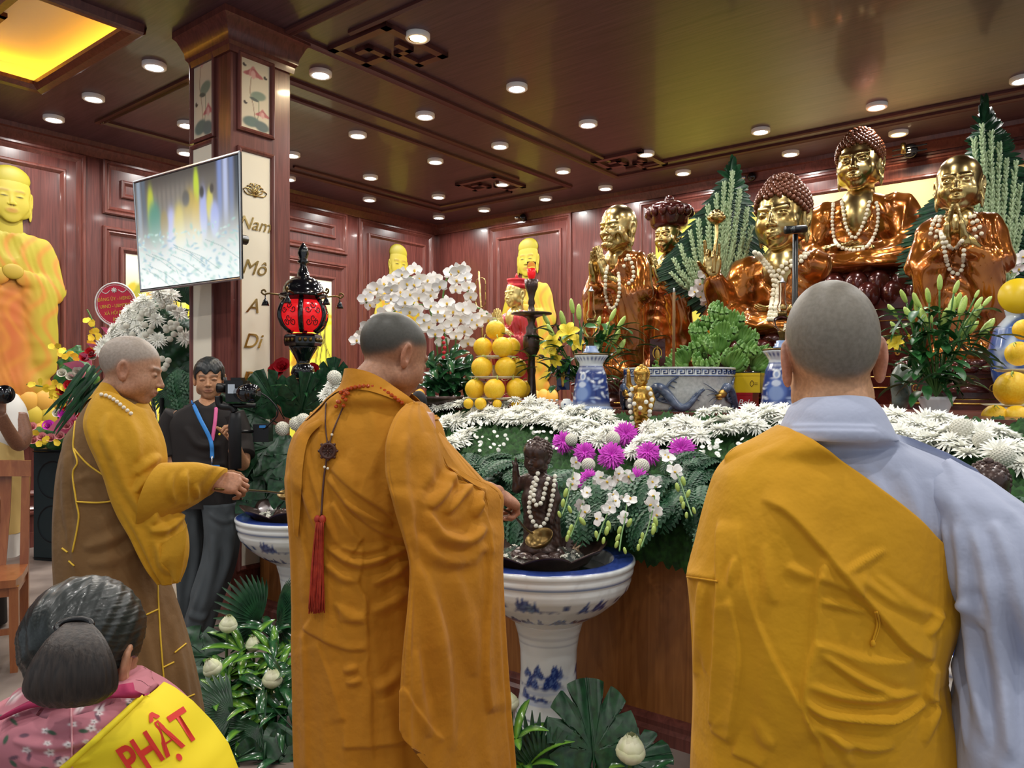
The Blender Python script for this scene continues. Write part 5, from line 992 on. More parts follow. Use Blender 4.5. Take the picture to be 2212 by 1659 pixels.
# broad leaves
def monstera_mb(cuts=3):
    mb = MB(); n = 140; th = np.linspace(-PI, PI, n + 1); out = []
    for a in th:
        r = .5 * (1 - .12 * math.cos(a)) * (1 - .55 * math.exp(-((abs(a) - PI) / .22) ** 2)); c = 0
        for k in range(cuts): ak = .6 + k * .62 + .05 * math.copysign(1, a); c = max(c, (.5 - .06 * k) * math.exp(-((abs(a) - ak) / .055) ** 4))
        out.append((r * (1 - c)) * A(math.cos(a) * 1.12, math.sin(a) * .95) + A(.4, 0))
    out = A(*out); R = []
    for f in np.linspace(0, 1, 7): q = out * f + A(.18, 0) * (1 - f) + 0 * out; R.append(np.stack([q[:, 0], q[:, 1], -.18 * (q[:, 0]) ** 2 + .1 * np.abs(q[:, 1]) ** 1.2 - .03 * np.cos(q[:, 1] * 30) * f], 1))
    mb.loft(np.array(R), closed=False); mb.tube([(-.35, 0, -.12), (0, 0, 0), (.3, 0, 0), (.9, 0, -.14)], [.012, .012, .01, .004], 6); return mb
monst = proto_obj(monstera_mb(), 'monstera_leaf', 'leaf dark')
def blade_mb(L, w, droop, lift=.9, col=True):
    G = petal(L, w, 8, .35, lift, droop, 4, .75); c = np.zeros(G.shape); e = np.abs(np.linspace(-1, 1, 5)); c[:] = (np.clip((.75 - e) / .5, 0, 1)[:, None] * lc('7fae3c') + (1 - np.clip((.75 - e) / .5, 0, 1))[:, None] * lc('1d5a26'))[None]
    return MB().loft(G, closed=False, col=c)
def rosette(t, p, n, L, w, axis=(0, 0, 1), light=True):
    for k in range(n):
        R = frame(axis) @ rotm(0, 0, k * 2.4 + random.random() * .5); lf = random.uniform(.5, 1.2); G = petal(L * random.uniform(.75, 1.1), w, 8, .35, lf, 1.1, 4, .75); e = np.abs(np.linspace(-1, 1, 5)); m = np.clip((.8 - e) / .6, 0, 1)[:, None]
        c = np.zeros(G.shape); c[:] = (m * lc('6f9f34') + (1 - m) * lc('1d5424'))[None] if light else (m * lc('2c5f34') + (1 - m) * lc('173a22'))[None]
        mb = MB().loft(transf(G.reshape(-1, 3), R, p).reshape(G.shape), closed=False, col=c); mb.build('leaf', 'painted gloss', t)
def palm_mb(L, n, w, spread=1.3):
    mb = MB(); mb.tube([(-.25 * L, 0, -.02), (0, 0, 0)], .006, 5)
    for k in range(n): a = (k / (n - 1) - .5) * 2 * spread; mb.loft(rz(petal(L * (1 - .25 * abs(a) / spread), w, 5, .3, .2, .5, 2, .5), a), closed=False)
    return mb
palm = proto_obj(palm_mb(.34, 19, .016), 'palm_leaf', 'leaf dark')
def kid_leaf(src, t, loc, d, up, size, name='leaf'):
    c = put_leaf(src, loc, d, up, size); m = c.matrix_world.copy(); c.name = name; c.parent = t; c.matrix_local = Matrix.Translation(-Vector(ORG[t.name])) @ m; return c
ga = thing('floor_foliage', 'green floor arrangement of striped leaves and palms beside the ochre robed monk', 'plant arrangement', P(520, 1640, 3.05))
for x, y, r, n, L in ((525, 1385, 3.5, 8, .22), (592, 1400, 3.5, 11, .2), (605, 1440, 3.4, 9, .2), (548, 1440, 3.4, 8, .2), (560, 1510, 3.25, 9, .19), (490, 1440, 3.4, 8, .22), (615, 1520, 3.2, 9, .2), (605, 1620, 3.05, 9, .2), (530, 1560, 3.15, 8, .2), (480, 1500, 3.25, 7, .18), (585, 1350, 3.6, 7, .2)): rosette(ga, P(x, y + 25, r), n, L, .02, (random.uniform(-.3, .3), -.35, 1), random.random() < .8)
for x, y, r, dx, dy, s, src in ((470, 1420, 3.5, -1, .2, .3, monst), (505, 1585, 3.1, -1, -.5, .32, monst), (570, 1610, 3.05, .3, -1, .3, monst), (620, 1560, 3.1, .8, -.6, .3, monst), (455, 1490, 3.3, -.9, -.3, .3, monst), (510, 1640, 3.0, -.8, -.5, .9, palm), (570, 1650, 3.0, .1, -1, .9, palm), (560, 1340, 3.7, -.3, .4, .8, palm), (600, 1340, 3.7, .4, .4, .8, palm), (500, 1540, 3.15, -.9, .2, .7, palm), (560, 1570, 3.1, -.5, -.6, .8, palm)): kid_leaf(src, ga, P(x, y, r), (dx, -.35, dy), (0, -.8, .7), s)
for _ in range(22): rosette(ga, P(random.uniform(470, 640), random.uniform(1480, 1659), random.uniform(3.2, 3.5)), 4, .2, .024, (random.uniform(-.6, .6), -.5, 1), False)
gb = thing('floor_foliage', 'green floor arrangement with one big monstera leaf under the blue and white basin', 'plant arrangement', P(1260, 1700, 2.75))
kid_leaf(monst, gb, P(1284, 1668, 2.66), (-.02, .42, 1), (.12, -1, .45), .35); kid_leaf(monst, gb, P(1330, 1650, 2.72), (.9, .1, .2), (0, -.6, .8), .24); kid_leaf(monst, gb, P(1225, 1668, 2.7), (-.9, 0, .15), (0, -.7, .7), .22)
for x, y, n, L, li in ((1135, 1665, 9, .2, True), (1290, 1680, 6, .14, True), (1395, 1690, 6, .16, False), (1115, 1600, 6, .16, True), (1200, 1690, 7, .16, False)): rosette(gb, P(x, y, 2.68), n, L, .017, (random.uniform(-.2, .2), -.2, 1), li)
kid_leaf(palm, gb, P(1150, 1668, 2.7), (0, .1, 1), (0, -1, .2), .62); kid_leaf(palm, gb, P(1175, 1672, 2.68), (.3, 0, 1), (0, -1, .2), .5)
# lotus buds
def lotus_bud(label, px, py, r, size, tilt=(0, 0), foot=.3):
    p = P(px, py, r); t = thing('lotus_bud', label, 'flower', p + A(0, 0, -foot)); mb = MB()
    for n, rad, h, op, z in ((7, 1, 1.05, .1, 0), (7, .9, 1.2, 0, .1), (6, .72, 1.3, -.08, .15), (5, .5, 1.34, -.12, .2)):
        for k in range(n):
            s = np.linspace(-1, 1, 5); G = np.array([[A(math.cos(q * .62) * rad * math.sin(PI * (f * .72 + .14)) ** .9, math.sin(q * .62) * rad * math.sin(PI * (f * .72 + .14)) ** .9 * 1., h * 1.35 * f - .65 + z - .12 * q * q * f) for q in s] for f in np.linspace(0.02, .97, 7)]); G = rz(G, k * 2 * PI / n + rad * 3); mb.loft(G * size + 0, closed=False)
    R = frame(A(tilt[0], tilt[1], 1)); mb.V = [transf(v, R, p) for v in mb.V]; mb.build('petals', 'lotus petal', t); MB().tube(interp([p - R @ A(0, 0, size * .6), p + A(-tilt[0] * .05, 0, -foot * .5), p + A(0, .03, -foot)], 12), .007, 8).build('stem', 'stem green', t)
for lab, x, y, r, s, ti in (('white lotus bud on the tallest stem beside the cameraman\'s bare foot', 493, 1352, 3.5, .042, (.15, -.2)), ('white lotus bud half behind striped green leaves', 548, 1394, 3.5, .037, (0, -.2)), ('white lotus bud lowest on the brown robe side of the floor arrangement', 460, 1446, 3.3, .042, (-.3, -.3)), ('white lotus bud closest to the ochre robe in the floor arrangement', 588, 1470, 3.25, .043, (.1, -.1)), ('white lotus bud peeking out from behind the ochre sleeve by the pedestal', 1101, 1521, 2.9, .038, (-.2, 0)), ('large white lotus bud below the monstera leaf', 1362, 1625, 2.6, .052, (.05, -.1))): lotus_bud(lab, x, y, r, s, ti)
# leaves, white balls and mums on the altar end beside the pillar
gc = thing('altar_end_foliage', 'dark monstera leaves massed on the altar end beside the pillar', 'plant arrangement', P(620, 1000, 4.5))
for x, y, r, dx, dz_, s in ((575, 900, 4.6, -.6, .3, .3), (600, 960, 4.5, -.8, -.2, .32), (570, 990, 4.5, -.9, -.5, .3), (650, 900, 4.5, .2, .6, .3), (610, 1030, 4.4, -.5, -.9, .32), (560, 940, 4.55, -.9, .1, .3), (690, 880, 4.5, .4, .6, .28), (640, 960, 4.4, -.1, -.6, .3), (600, 880, 4.6, -.3, .7, .26), (580, 1060, 4.35, -.3, -1, .28), (720, 840, 4.6, .1, 1, .2), (655, 1010, 4.3, -.2, -.8, .3)): kid_leaf(monst, gc, P(x, y, r), (dx, -.4, dz_), (.1, -1, .5), s * 1.1)
for x, y in ((700, 850), (745, 830), (730, 860), (660, 860)): rosette(gc, P(x, y, 4.55), 9, .22, .016, (0, -.3, 1), False)
for (x, y), lab in zip(((722, 815), (640, 915), (655, 908), (610, 926)), ('white ball chrysanthemum topping the stack behind the ochre collar', 'white ball chrysanthemum on dark leaves by the ochre shoulder', 'white ball chrysanthemum touching the ochre shoulder', 'small white ball chrysanthemum near the camera lens')): tag(place(pom, P(x, y, 4.2), A(0, -.5, 1), .04), lab, 'flower')
for (x, y), lab in zip(((718, 836), (706, 853), (728, 858), (712, 872)), ('white chrysanthemum right under the topmost white ball', 'white chrysanthemum second in the stack behind the ochre collar', 'white chrysanthemum third in the stack behind the ochre collar', 'white chrysanthemum lowest in the stack behind the ochre collar')): tag(place(random.choice(mumW), P(x, y, 4.22), A(-.2, -.8, .6), .06), lab, 'flower')
# ================================================================ THINGS ON AND BEFORE THE ALTAR
def blob_hills(s, t, C, r, n, x0, x1, y0, y1, cols, sc=1.):
    for _ in range(n):
        cx, cy = r.uniform(x0, x1), r.uniform(y0, y1); c = cols[r.integers(len(cols))]
        for k in range(4): C = blend(C, elm(s, t, cx + r.normal() * .03 * sc, cy + r.normal() * .02, .03 * sc * r.uniform(.5, 1.3), .035 * r.uniform(.5, 1.2), r.normal() * .5, .25), c)
    return C
def hills(s, y, C, r, cx, w, y0, h, dark='27397a', mid='5a74ac', pale='a3b3d2', wash=True):
    """inked mountain vignette: peaks over a shore line, with brush texture and a pale wash below"""
    ds = (s - cx + .5) % 1 - .5; x = ds / w; ins = soft(np.abs(x) - .9, .06); ridge = y0 + 0 * x
    for _ in range(7): c, q = r.uniform(-.8, .8), r.uniform(.08, .2); ridge = np.maximum(ridge, y0 + h * r.uniform(.35, 1) * np.exp(-((x - c) / q) ** 2) + h * .04 * np.sin(x * 70))
    base = y0 - .06 * h * (1 + np.sin(x * 17 + r.random() * 6)); m = soft(y - ridge, h * .03) * soft(base - y, h * .03) * ins; tx = .5 + .5 * np.sin(x * 46 + (y - y0) / h * 14 + 3 * np.sin(x * 13 + (y - y0) / h * 9))
    if wash:
        for k in range(3): C = blend(C, .8 * soft(np.abs(y - y0 + h * (.14 + .15 * k)) - h * .045, h * .02) * soft(np.abs(x + .15 * (k - 1)) - .95 + .2 * k, .08), pale)
    C = blend(C, m, dark); return blend(C, m * (tx > .62) * .8, mid)
def lathe_col(mb, prof, c, m, colf):
    prof = np.asarray(prof, float); d = np.concatenate([[0], np.cumsum(np.linalg.norm(np.diff(prof, axis=0), axis=1))]); t = np.linspace(0, d[-1], 3 * len(prof) if len(prof) > 40 else 90); pr = np.stack([np.interp(t, d, prof[:, 0]), np.interp(t, d, prof[:, 1])], 1)
    a = np.arange(m) * 2 * PI / m; R = np.stack([pr[:, :1] * np.cos(a), pr[:, :1] * np.sin(a), np.broadcast_to(pr[:, 1:], (len(pr), m))], -1) + A(*c)
    s, z = np.meshgrid(a / (2 * PI), pr[:, 1]); C = colf(s, z, np.broadcast_to(pr[:, :1], s.shape), np.broadcast_to(t[:, None] / d[-1], s.shape)); mb.loft(R, caps=(True, True), col=C)
def basin(label, c):
    t = thing('pedestal_basin', label, 'basin', c, ANG + .2, local=True)
    def ped(s, z, r, q):
        C = np.zeros(s.shape + (3,)) + lc('dfe4e2'); g = np.random.default_rng(4); f = (z - .08) / .46
        for x0 in (.12, .45, .78): C = hills(s, f, C, g, x0, .14, .56, .13); C = hills(s, f, C, g, x0 - .02, .15, .47, .14); C = hills(s, f, C, g, x0, .15, .36, .09)
        for y in (.13, .19, .84, .9): C = blend(C, soft(np.abs(f - y) - .005, .0015), '33406e')
        return C
    mb = MB(); lathe_col(mb, [(.001, .08), (.15, .08), (.148, .11), (.135, .16), (.12, .24), (.115, .34), (.117, .42), (.126, .48), (.14, .53), (.14, .545)], (0, 0, 0), 120, ped); mb.build('pedestal', 'painted gloss', t)
    def bw(s, z, r, q):
        C = np.zeros(s.shape + (3,)) + lc('e2e6e5'); g = np.random.default_rng(9); out = q < .52
        D = C
        for k, x0 in enumerate(np.arange(0, 1, .125)): D = hills(s, z, D, g, x0 + .04, .05, .655 - .008 * (k % 2), .06, wash=False); D = hills(s, z, D, g, x0 + .09, .07, .58, .034, '1f2f66', wash=False); D = blend(D, soft(np.abs(s - x0 - .1) - .006, .001) * soft(np.abs(z - .672) - .011, .001), '3a5088')
        C = np.where(out[..., None], D, C); m = (r > .265) & (r < .35) & (z > .79)
        st = soft(np.abs(((r - .265) / .0105) % 1 - .5) - .33, .05); C = blend(C, m * st, '2c4288'); C = blend(C, soft(np.abs(z - .745) - .003, .001) * out, '6f86b4'); return C
    prof = [(.001, .535), (.14, .54), (.17, .56), (.235, .6), (.29, .645), (.328, .69), (.338, .72), (.333, .735), (.345, .745), (.348, .765), (.342, .772), (.353, .782), (.356, .795), (.35, .803), (.31, .803), (.268, .802), (.262, .795), (.25, .76), (.2, .68), (.1, .64), (.001, .63)]
    mb = MB(); lathe_col(mb, prof, (0, 0, 0), 220, bw); mb.build('bowl', 'painted gloss', t)
    MB().lathe([(.001, .752), (.249, .752)], m=48, caps=(True, False)).build('water', 'water', t); MB().lathe([(.001, .0), (.165, 0), (.17, .06), (.16, .078), (.001, .079)], m=40).build('wooden_foot', 'trim wood', t)
    return t
def lotus_bowl(label, c, r=.248):
    t = thing('lotus_bowl', label, 'bowl', c, ANG, local=True); w = lambda a, q: (.07 * np.abs(np.sin(a * 4)) - .02) * q
    prof = [(.1, -.07), (.16, -.06), (.21, -.025), (.24, .02), (.262, .028), (.255, .018), (.225, .005), (.19, -.03), (.1, -.05), (.001, -.05)]
    a = np.arange(128) * 2 * PI / 128; R = []
    for i, (x, z) in enumerate(prof): q = min(1, i / 3) * (1 if i < 6 else .5); k = (1 + .16 * q * (np.abs(np.cos(a * 4)) - .5)); R.append(np.stack([x * r / .24 * k * np.cos(a), x * r / .24 * k * np.sin(a), z + .035 * q * (np.abs(np.cos(a * 4)) - .6)], 1))
    MB().loft(np.array(R)).build('bowl', 'bronze dark', t); MB().lathe([(.001, -.012), (.19, -.012)], m=40, caps=(True, False)).build('water', 'water', t)
    mb = MB()
    for k in range(8): mb.ball((.085 * math.cos(k * PI / 4), .085 * math.sin(k * PI / 4), -.015), (.045, .03, .028), 10, 8, R=rotm(0, 0, k * PI / 4 + PI / 2))
    mb.lathe([(.001, .0), (.085, 0), (.09, -.03), (.001, -.04)], m=24); mb.build('lotus_pedestal', 'bronze dark', t); return t
jas = MB()
for k in range(6): jas.loft(rz(petal(1, .42, 2, .3, .35, .2), k * PI / 3), closed=False)
jas.ball((0, 0, .25), .35, 7, 5); jasmine = proto_obj(jas, 'jasmine_blossom', 'petal cream')
BC = P(1185, 1000, 3.115) * A(1, 1, 0); BL = P(655, 1000, 4.12) * A(1, 1, 0); BR = P(2168, 1000, 2.17) * A(1, 1, 0)
basin('blue and white pedestal basin standing between the ochre and yellow robed monks', BC); basin('blue and white pedestal basin half hidden behind the ochre robe', BL); basin('blue and white pedestal basin glimpsed behind the yellow robed monk\'s arm', BR)
for c, lab, l2, l3 in ((BC, 'dark bronze lotus bowl with wavy rim in the central basin', 'dark bronze infant statue with jasmine garland pointing upward in the central basin', 'the central'), (BL, 'dark bronze lotus bowl full of petals in the far basin behind the ochre robe', None, 'the far'), (BR, 'dark bronze lotus bowl in the basin behind the yellow robed monk', 'dark bronze infant statue whose curly head shows over the grey shoulder', 'the near')):
    c = c + A(-.045, 0, -.012); lotus_bowl(lab, c + A(.0, 0, .83))
    if l2: s = infant(l2, c + A(0, 0, .825), .475, ANG + .1, 'bronze dark', 'long')
    if lab.endswith('central basin'): DST = s
    for k in range(26 if l3 != 'the near' else 8):
        a = random.uniform(PI * .55, PI * 2.2); r = random.uniform(.12, .185); tag(place(jasmine, c + A(r * math.cos(a), r * math.sin(a), .826), RNG.normal(0, .4, 3) + A(0, 0, 1), random.uniform(.011, .016)), 'tiny white jasmine blossom floating in %s lotus bowl' % l3, 'flower', 'jasmine floating in %s lotus bowl' % l3)
dt = world_tree(DST); necklace('white jasmine bud garland on the dark infant statue', dt, [[(1162, 1022), (1149, 1054), (1143, 1098), (1150, 1124), (1165, 1140), (1182, 1120), (1189, 1095), (1195, 1063), (1199, 1028)], [(1160, 1036), (1154, 1060), (1153, 1083), (1162, 1092), (1172, 1080), (1178, 1054), (1184, 1034)]], .0095, 'petal cream', dep=3.1)
GST = infant('small golden infant statue with raised arm before the dragon censer', P(1386, 930, 4.0), .345, ANG + .1, 'old gold', 'short')
gt = world_tree(GST); necklace('white blossom garland on the small golden infant statue', gt, [[(1365, 840), (1360, 865), (1363, 895), (1368, 915)], [(1400, 838), (1408, 860), (1404, 885), (1402, 910)], [(1370, 872), (1382, 882), (1396, 868)]], .012, 'petal cream', dep=4.0)
# dragon censer
c = at_px(1466, ALT, 4.52); cs = thing('incense_censer', 'large round grey ceramic censer with blue dragon relief', 'censer', c, ANG, local=True); Rc = .325; hc_ = .25
MB().lathe([(.001, 0), (Rc * .93, 0), (Rc * .97, .02), (Rc * .985, hc_ * .5), (Rc * .985, hc_ - .015), (Rc * 1.01, hc_ - .01), (Rc * 1.01, hc_), (Rc * .94, hc_), (Rc * .93, hc_ - .06), (.001, hc_ - .06)], m=96).build('drum', 'jar glaze', cs); MB().lathe([(.001, hc_ - .055), (Rc * .925, hc_ - .055)], m=48, caps=(True, False)).build('ash', 'floor', cs)
def on_drum(x, z, o=.004): a = -PI / 2 + x / Rc; r = Rc * .985 + o; return A(r * math.cos(a), r * math.sin(a), z)
mb = MB(); pitch = 2 * PI * Rc / 44
for k in range(44):
    x0 = k * pitch
    for q in ([(0, .205), (0, .238), (.8, .238), (.8, .213), (.3, .213), (.3, .226), (.55, .226)],): mb.tube([on_drum(x0 + a * pitch, z) for a, z in q], .0042, 4)
for z in (.2, .243): mb.tube([on_drum(a * Rc, z) for a in np.linspace(0, 2 * PI, 90)], .003, 4)
mb.build('key_fret_band', 'cobalt', cs); MB().loft([[on_drum(a * Rc, z, .0015) for a in np.linspace(0, 2 * PI, 90)] for z in (.2, .243)], closed=False).build('rim_band', 'porcelain', cs)
for sgn in (1, -1, 3):
    off = {1: .07, -1: -.33, 3: .5}[sgn]; f = 1 if sgn > 0 else -1; mb = MB(); s = np.linspace(0, 1, 60); path = [on_drum(off + f * (-.08 + .3 * q), .075 + .06 * math.sin(q * 7 + .6) * (1 - .2 * q), .006) for q in s]; mb.tube(path, np.interp(s, [0, .1, .6, 1], [.022, .03, .024, .005]), 10)
    for q in np.linspace(.06, .95, 26): i = int(q * 59); mb.tube([path[i], path[i] + A(0, 0, .03) * (1 - .5 * q) + (path[min(59, i + 3)] - path[i]) * .6], [.006, .001], 4)
    for q0, ang in ((.25, 1), (.45, -1), (.7, 1), (.2, -1)):
        x, z = off + f * (-.08 + .3 * q0), .075 + .05 * math.sin(q0 * 7 + .6)
        for k in (-1, 0, 1): mb.tube(interp([on_drum(x, z, .006), on_drum(x + f * .03 * ang, z + .05 * ang, .008), on_drum(x + f * (.05 + .02 * k), z + (.06 + .02 * k) * ang, .006), on_drum(x + f * (.07 + .01 * k), z + (.05 + .03 * k) * ang, .005)], 12), np.linspace(.011, .002, 12), 5)
    for k in range(5): mb.tube(interp([on_drum(off - f * .1, .09, .01), on_drum(off - f * (.14 + .01 * k), .1 + .02 * (k - 2), .008), on_drum(off - f * (.17 + .012 * k), .09 + .035 * (k - 2), .005)], 10), np.linspace(.004, .001, 10), 4)
    mb.build('dragon_relief', 'slate glaze', cs)
    mb = MB(); h0 = on_drum(off - f * .09, .1, .012); mb.ball(h0, (.032, .018, .024), 12, 8, R=rotm(0, 0, (off - f * .09) / Rc)); mb.ball(on_drum(off - f * .122, .088, .012), (.022, .014, .012), 10, 6); mb.ball(on_drum(off - f * .118, .07, .01), (.02, .012, .006), 10, 6)
    for k in (-1, 1): mb.tube(interp([h0, on_drum(off - f * .07, .13 + .01 * k, .01), on_drum(off - f * .045, .14 + .015 * k, .006)], 8), np.linspace(.006, .001, 8), 5)
    for k in range(12): i = 4 + k * 4; mb.ball(path[i] + A(0, 0, -.008), (.012, .006, .008), 6, 5)
    mb.build('dragon_head', 'old gold', cs)
st = thing('incense_stick', 'single tall brown incense stick standing in the dragon censer', 'incense stick', P(1455, 800, 4.5)); MB().tube([P(1455, 812, 4.5), P(1456, 632, 4.5)], .0085, 8).build('stick', 'robe brown', st); MB().tube([P(1456, 632, 4.5), P(1456, 622, 4.5)], [.008, .004], 8).build('ash_tip', 'jar glaze', st)
# oil lamps on blue and white stands
def oil_lamp(lab1, lab2, px, r, k=1.):
    b = at_px(px, ALT, r); t = thing('porcelain_stand', lab1, 'stand', b, local=True)
    def col(s, z, rr, q):
        C = np.zeros(s.shape + (3,)) + lc('dfe6ec'); g = np.random.default_rng(2); f = z / (.33 * k); D = C
        D = blend(D, soft(np.abs(f - .42) - .33, .02), '22387c')
        for _ in range(90): D = blend(D, elm(s, f, g.random(), g.uniform(.1, .74), .014, .03, g.random() * 3, .2), ('c8d3e4', '93a8cf', 'e4eaf0')[g.integers(3)])
        for x in (.25, .75): D = blend(D, elm(s, f, x, .35, .085, .2), '4a66ac'); D = blend(D, elm(s, f, x, .3, .06, .12), '7f98c8'); D = blend(D, elm(s, f, x, .61, .034, .075), 'dfe6ec'); D = blend(D, elm(s, f, x, .6, .018, .045), '8fa3cc'); D = blend(D, elm(s, f, x, .46, .04, .05), 'c6d2e6')
        D = blend(D, soft(np.abs(f - .92) - .03, .01) * (.5 + .5 * np.sin(s * 150)), '2c4288'); D = blend(D, soft(np.abs(f - .78) - .012, .004), '2c4288'); return D
    mb = MB(); lathe_col(mb, [(.001, .02), (.112 * k, .02 * k), (.113 * k, .035 * k), (.11 * k, .06 * k), (.1 * k, .15 * k), (.088 * k, .22 * k), (.07 * k, .26 * k), (.069 * k, .275 * k), (.085 * k, .3 * k), (.101 * k, .32 * k), (.1 * k, .33 * k), (.001, .33 * k)], (0, 0, 0), 120, col); mb.build('vase', 'painted gloss', t, mw=None)
    MB().lathe([(.001, 0), (.13 * k, 0), (.133 * k, .012), (.115 * k, .024), (.001, .024)], m=40).build('saucer', 'cobalt light', t); MB().lathe([(.1 * k, .325 * k), (.106 * k, .33 * k), (.1 * k, .336 * k), (.001, .336 * k)], m=40).build('brass_rim', 'brass', t)
    t.rotation_euler.z = ANG + PI
    l = thing('oil_lamp', lab2, 'oil lamp', b + A(0, 0, .336 * k), local=True)
    MB().lathe([(.001, 0), (.05, 0), (.05, .012), (.042, .014), (.042, .028), (.034, .03), (.034, .045), (.001, .045)], m=32).build('base', 'cobalt light', l); MB().lathe([(.02, .045), (.016, .07), (.024, .09), (.026, .1), (.001, .1)], m=24).build('stem', 'brass', l)
    MB().lathe([(.02, .1), (.045, .125), (.052, .15), (.045, .172), (.026, .185)], m=32, caps=(False, False)).build('oil_font', 'glass', l); MB().lathe([(.024, .183), (.027, .2), (.02, .21), (.001, .21)], m=24).build('burner', 'brass', l)
    MB().lathe([(.022, .21), (.03, .225), (.027, .245), (.019, .262), (.0185, .37), (.021, .372), (.016, .37), (.016, .262), (.024, .245), (.027, .226), (.019, .212)], m=28, caps=(False, False)).build('chimney', 'glass', l); MB().lathe([(.022, .372), (.012, .38), (.004, .4), (.001, .4)], m=16).build('cap', 'silver', l); return t
oil_lamp('blue and white porcelain stand between the lilies and the gold infant statue', 'glass chimney oil lamp on the stand beside the yellow lilies', 1277, 4.5); oil_lamp('blue and white porcelain stand partly behind the grey monk\'s ear', 'glass chimney oil lamp partly behind the grey monk\'s head', 1690, 4.25, 1.05)
# bananas on a black dish
c = at_px(1560, ALT, 5.0); dsh = thing('offering_dish', 'round black dish under the pile of green bananas', 'dish', c, local=True); MB().lathe([(.001, 0), (.14, 0), (.13, .02), (.05, .05), (.05, .17), (.12, .2), (.3, .215), (.31, .235), (.3, .235), (.001, .222)], m=48).build('dish', 'black gloss', dsh)
def banana_mb(n=9, seed=0):
    mb = MB(); r = np.random.default_rng(seed)
    for row in range(2):
        for k in range(n):
            a = (k / (n - 1) - .5) * 3.6; L = .105 * r.uniform(.9, 1.1); o = .02 + .022 * row; q = interp([A(.012 * math.cos(a), .012 * math.sin(a), 0), A((o + .012) * math.cos(a), (o + .012) * math.sin(a), .025), A((o + .03) * math.cos(a), (o + .03) * math.sin(a), L * .6), A((o + .024) * math.cos(a), (o + .024) * math.sin(a), L)], 10)
            mb.tube(q, [.006, .011, .0145, .0158, .016, .0158, .015, .0125, .008, .004], 7)
    mb.ball((0, 0, 0), (.025, .025, .016), 8, 6); return mb
ban = [proto_obj(banana_mb(9, s), 'banana_bunch', 'banana') for s in (0, 1, 2)]
BP = [(1480, 782, 4.78), (1528, 785, 4.7), (1578, 788, 4.7), (1628, 788, 4.78), (1505, 752, 4.85), (1548, 755, 4.76), (1598, 760, 4.76), (1632, 765, 4.9), (1520, 722, 4.9), (1560, 728, 4.82), (1600, 735, 4.88), (1535, 700, 4.95), (1575, 702, 4.9), (1556, 684, 4.92), (1450, 790, 4.95), (1560, 705, 5.1), (1520, 760, 5.1), (1600, 770, 5.1)]
for i, (x, y, r) in enumerate(BP): tag(place(ban[i % 3], P(x, y + 8, r), unit(A((x - 1556) / 90, -.75, .9 + (780 - y) / 130)), 1.05), 'green banana bunch piled on the black dish behind the dragon censer', 'bananas', 'green bananas on the black dish')
# tins, cards, little bottles
def tin(label, px0, px1, y0, y1, r, m, dep=.1, cat='tin'):
    a = P(px0, y1, r); w = (px1 - px0) / F * r; h = (y1 - y0) / F * r; t = thing('biscuit_tin', label, cat, a + EX * w / 2, ANG, local=True); MB().box((-w / 2, 0, 0), (w / 2, dep, h * .86)).build('body', m, t, smooth=False); MB().box((-w / 2 - .002, -.002, h * .86), (w / 2 + .002, dep + .002, h)).build('lid', m, t, smooth=False); return t, w, h
t, w, h = tin('yellow tin box on top of the red tin beside the censer', 1586, 1642, 806, 848, 4.42, 'tin yellow'); mb = MB(); mb.tube(interp([(w * .18, -.003, h * .3), (w * .13, -.003, h * .45), (w * .2, -.003, h * .62), (w * .27, -.003, h * .45), (w * .18, -.003, h * .3)], 20), .0015, 4); mb.tube([(w * .3, -.003, h * .5), (w * .42, -.003, h * .5)], .001, 4); mb.tube([(w * .3, -.003, h * .42), (w * .42, -.003, h * .42)], .001, 4); mb.build('leaf_emblem', 'bead brown', t)
t, w, h = tin('red tin box with white script under the yellow tin', 1585, 1626, 848, 884, 4.42, 'tin red'); text_obj('Belg', .05, (.012, -.001, h * .4), (1, 0, 0), (0, 0, 1), 'white card', t, shear=.3, depth=.001, org=(0, 0, 0))
def card(label, px, y0, y1, w, r, m):
    a = P(px, y1, r); h = (y1 - y0) / F * r; ww = w / F * r; t = thing('picture_card', label, 'picture', a, ANG + .15, local=True); MB().box((-ww / 2, 0, 0), (ww / 2, .008, h)).build('card', m, t, smooth=False); mb = MB(); mb.ball((0, -.002, h * .72), (ww * .09, .002, h * .06), 10, 6); mb.ball((0, -.002, h * .45), (ww * .17, .002, h * .22), 12, 8); mb.ball((0, -.002, h * .22), (ww * .12, .002, h * .14), 10, 6); mb.build('printed_figure', 'old gold', t); mb = MB(); mb.lathe([(ww * .26, 0), (ww * .3, .001), (ww * .3, -.001)], m=24, caps=(False, False)); mb.V = [v[:, [0, 2, 1]] * A(1, 1, 1.3) + A(0, -.002, h * .55) for v in mb.V]; mb.build('printed_halo', 'gold print', t); return t
card('dark picture card with golden figure leaning beside the old monk statue', 1420, 732, 800, 34, 4.95, 'dark lacquer'); card('dark blue picture card half hidden behind the lilies and the oil lamp', 1216, 776, 842, 30, 4.8, 'navy')
bt = None
for k in range(8):
    lab = 'tiny clear bottle with blue label between the candlestick and oil lamp'; loc = at_px(1170 + (k % 4) * 11, ALT, 4.62 + .07 * (k // 4))
    if bt is None:
        bt = thing('small_bottle', lab, 'bottle', loc, group='tiny clear bottles', local=True); MB().lathe([(.001, 0), (.014, 0), (.014, .04), (.008, .048), (.008, .055), (.001, .055)], m=16).build('glass', 'glass', bt); MB().lathe([(.0145, .008), (.0145, .026)], m=16, caps=(False, False)).build('label_band', 'cobalt light', bt); MB().lathe([(.009, .052), (.009, .062), (.001, .062)], m=12).build('cap', 'white card', bt)
    else: dup(bt, loc=loc)
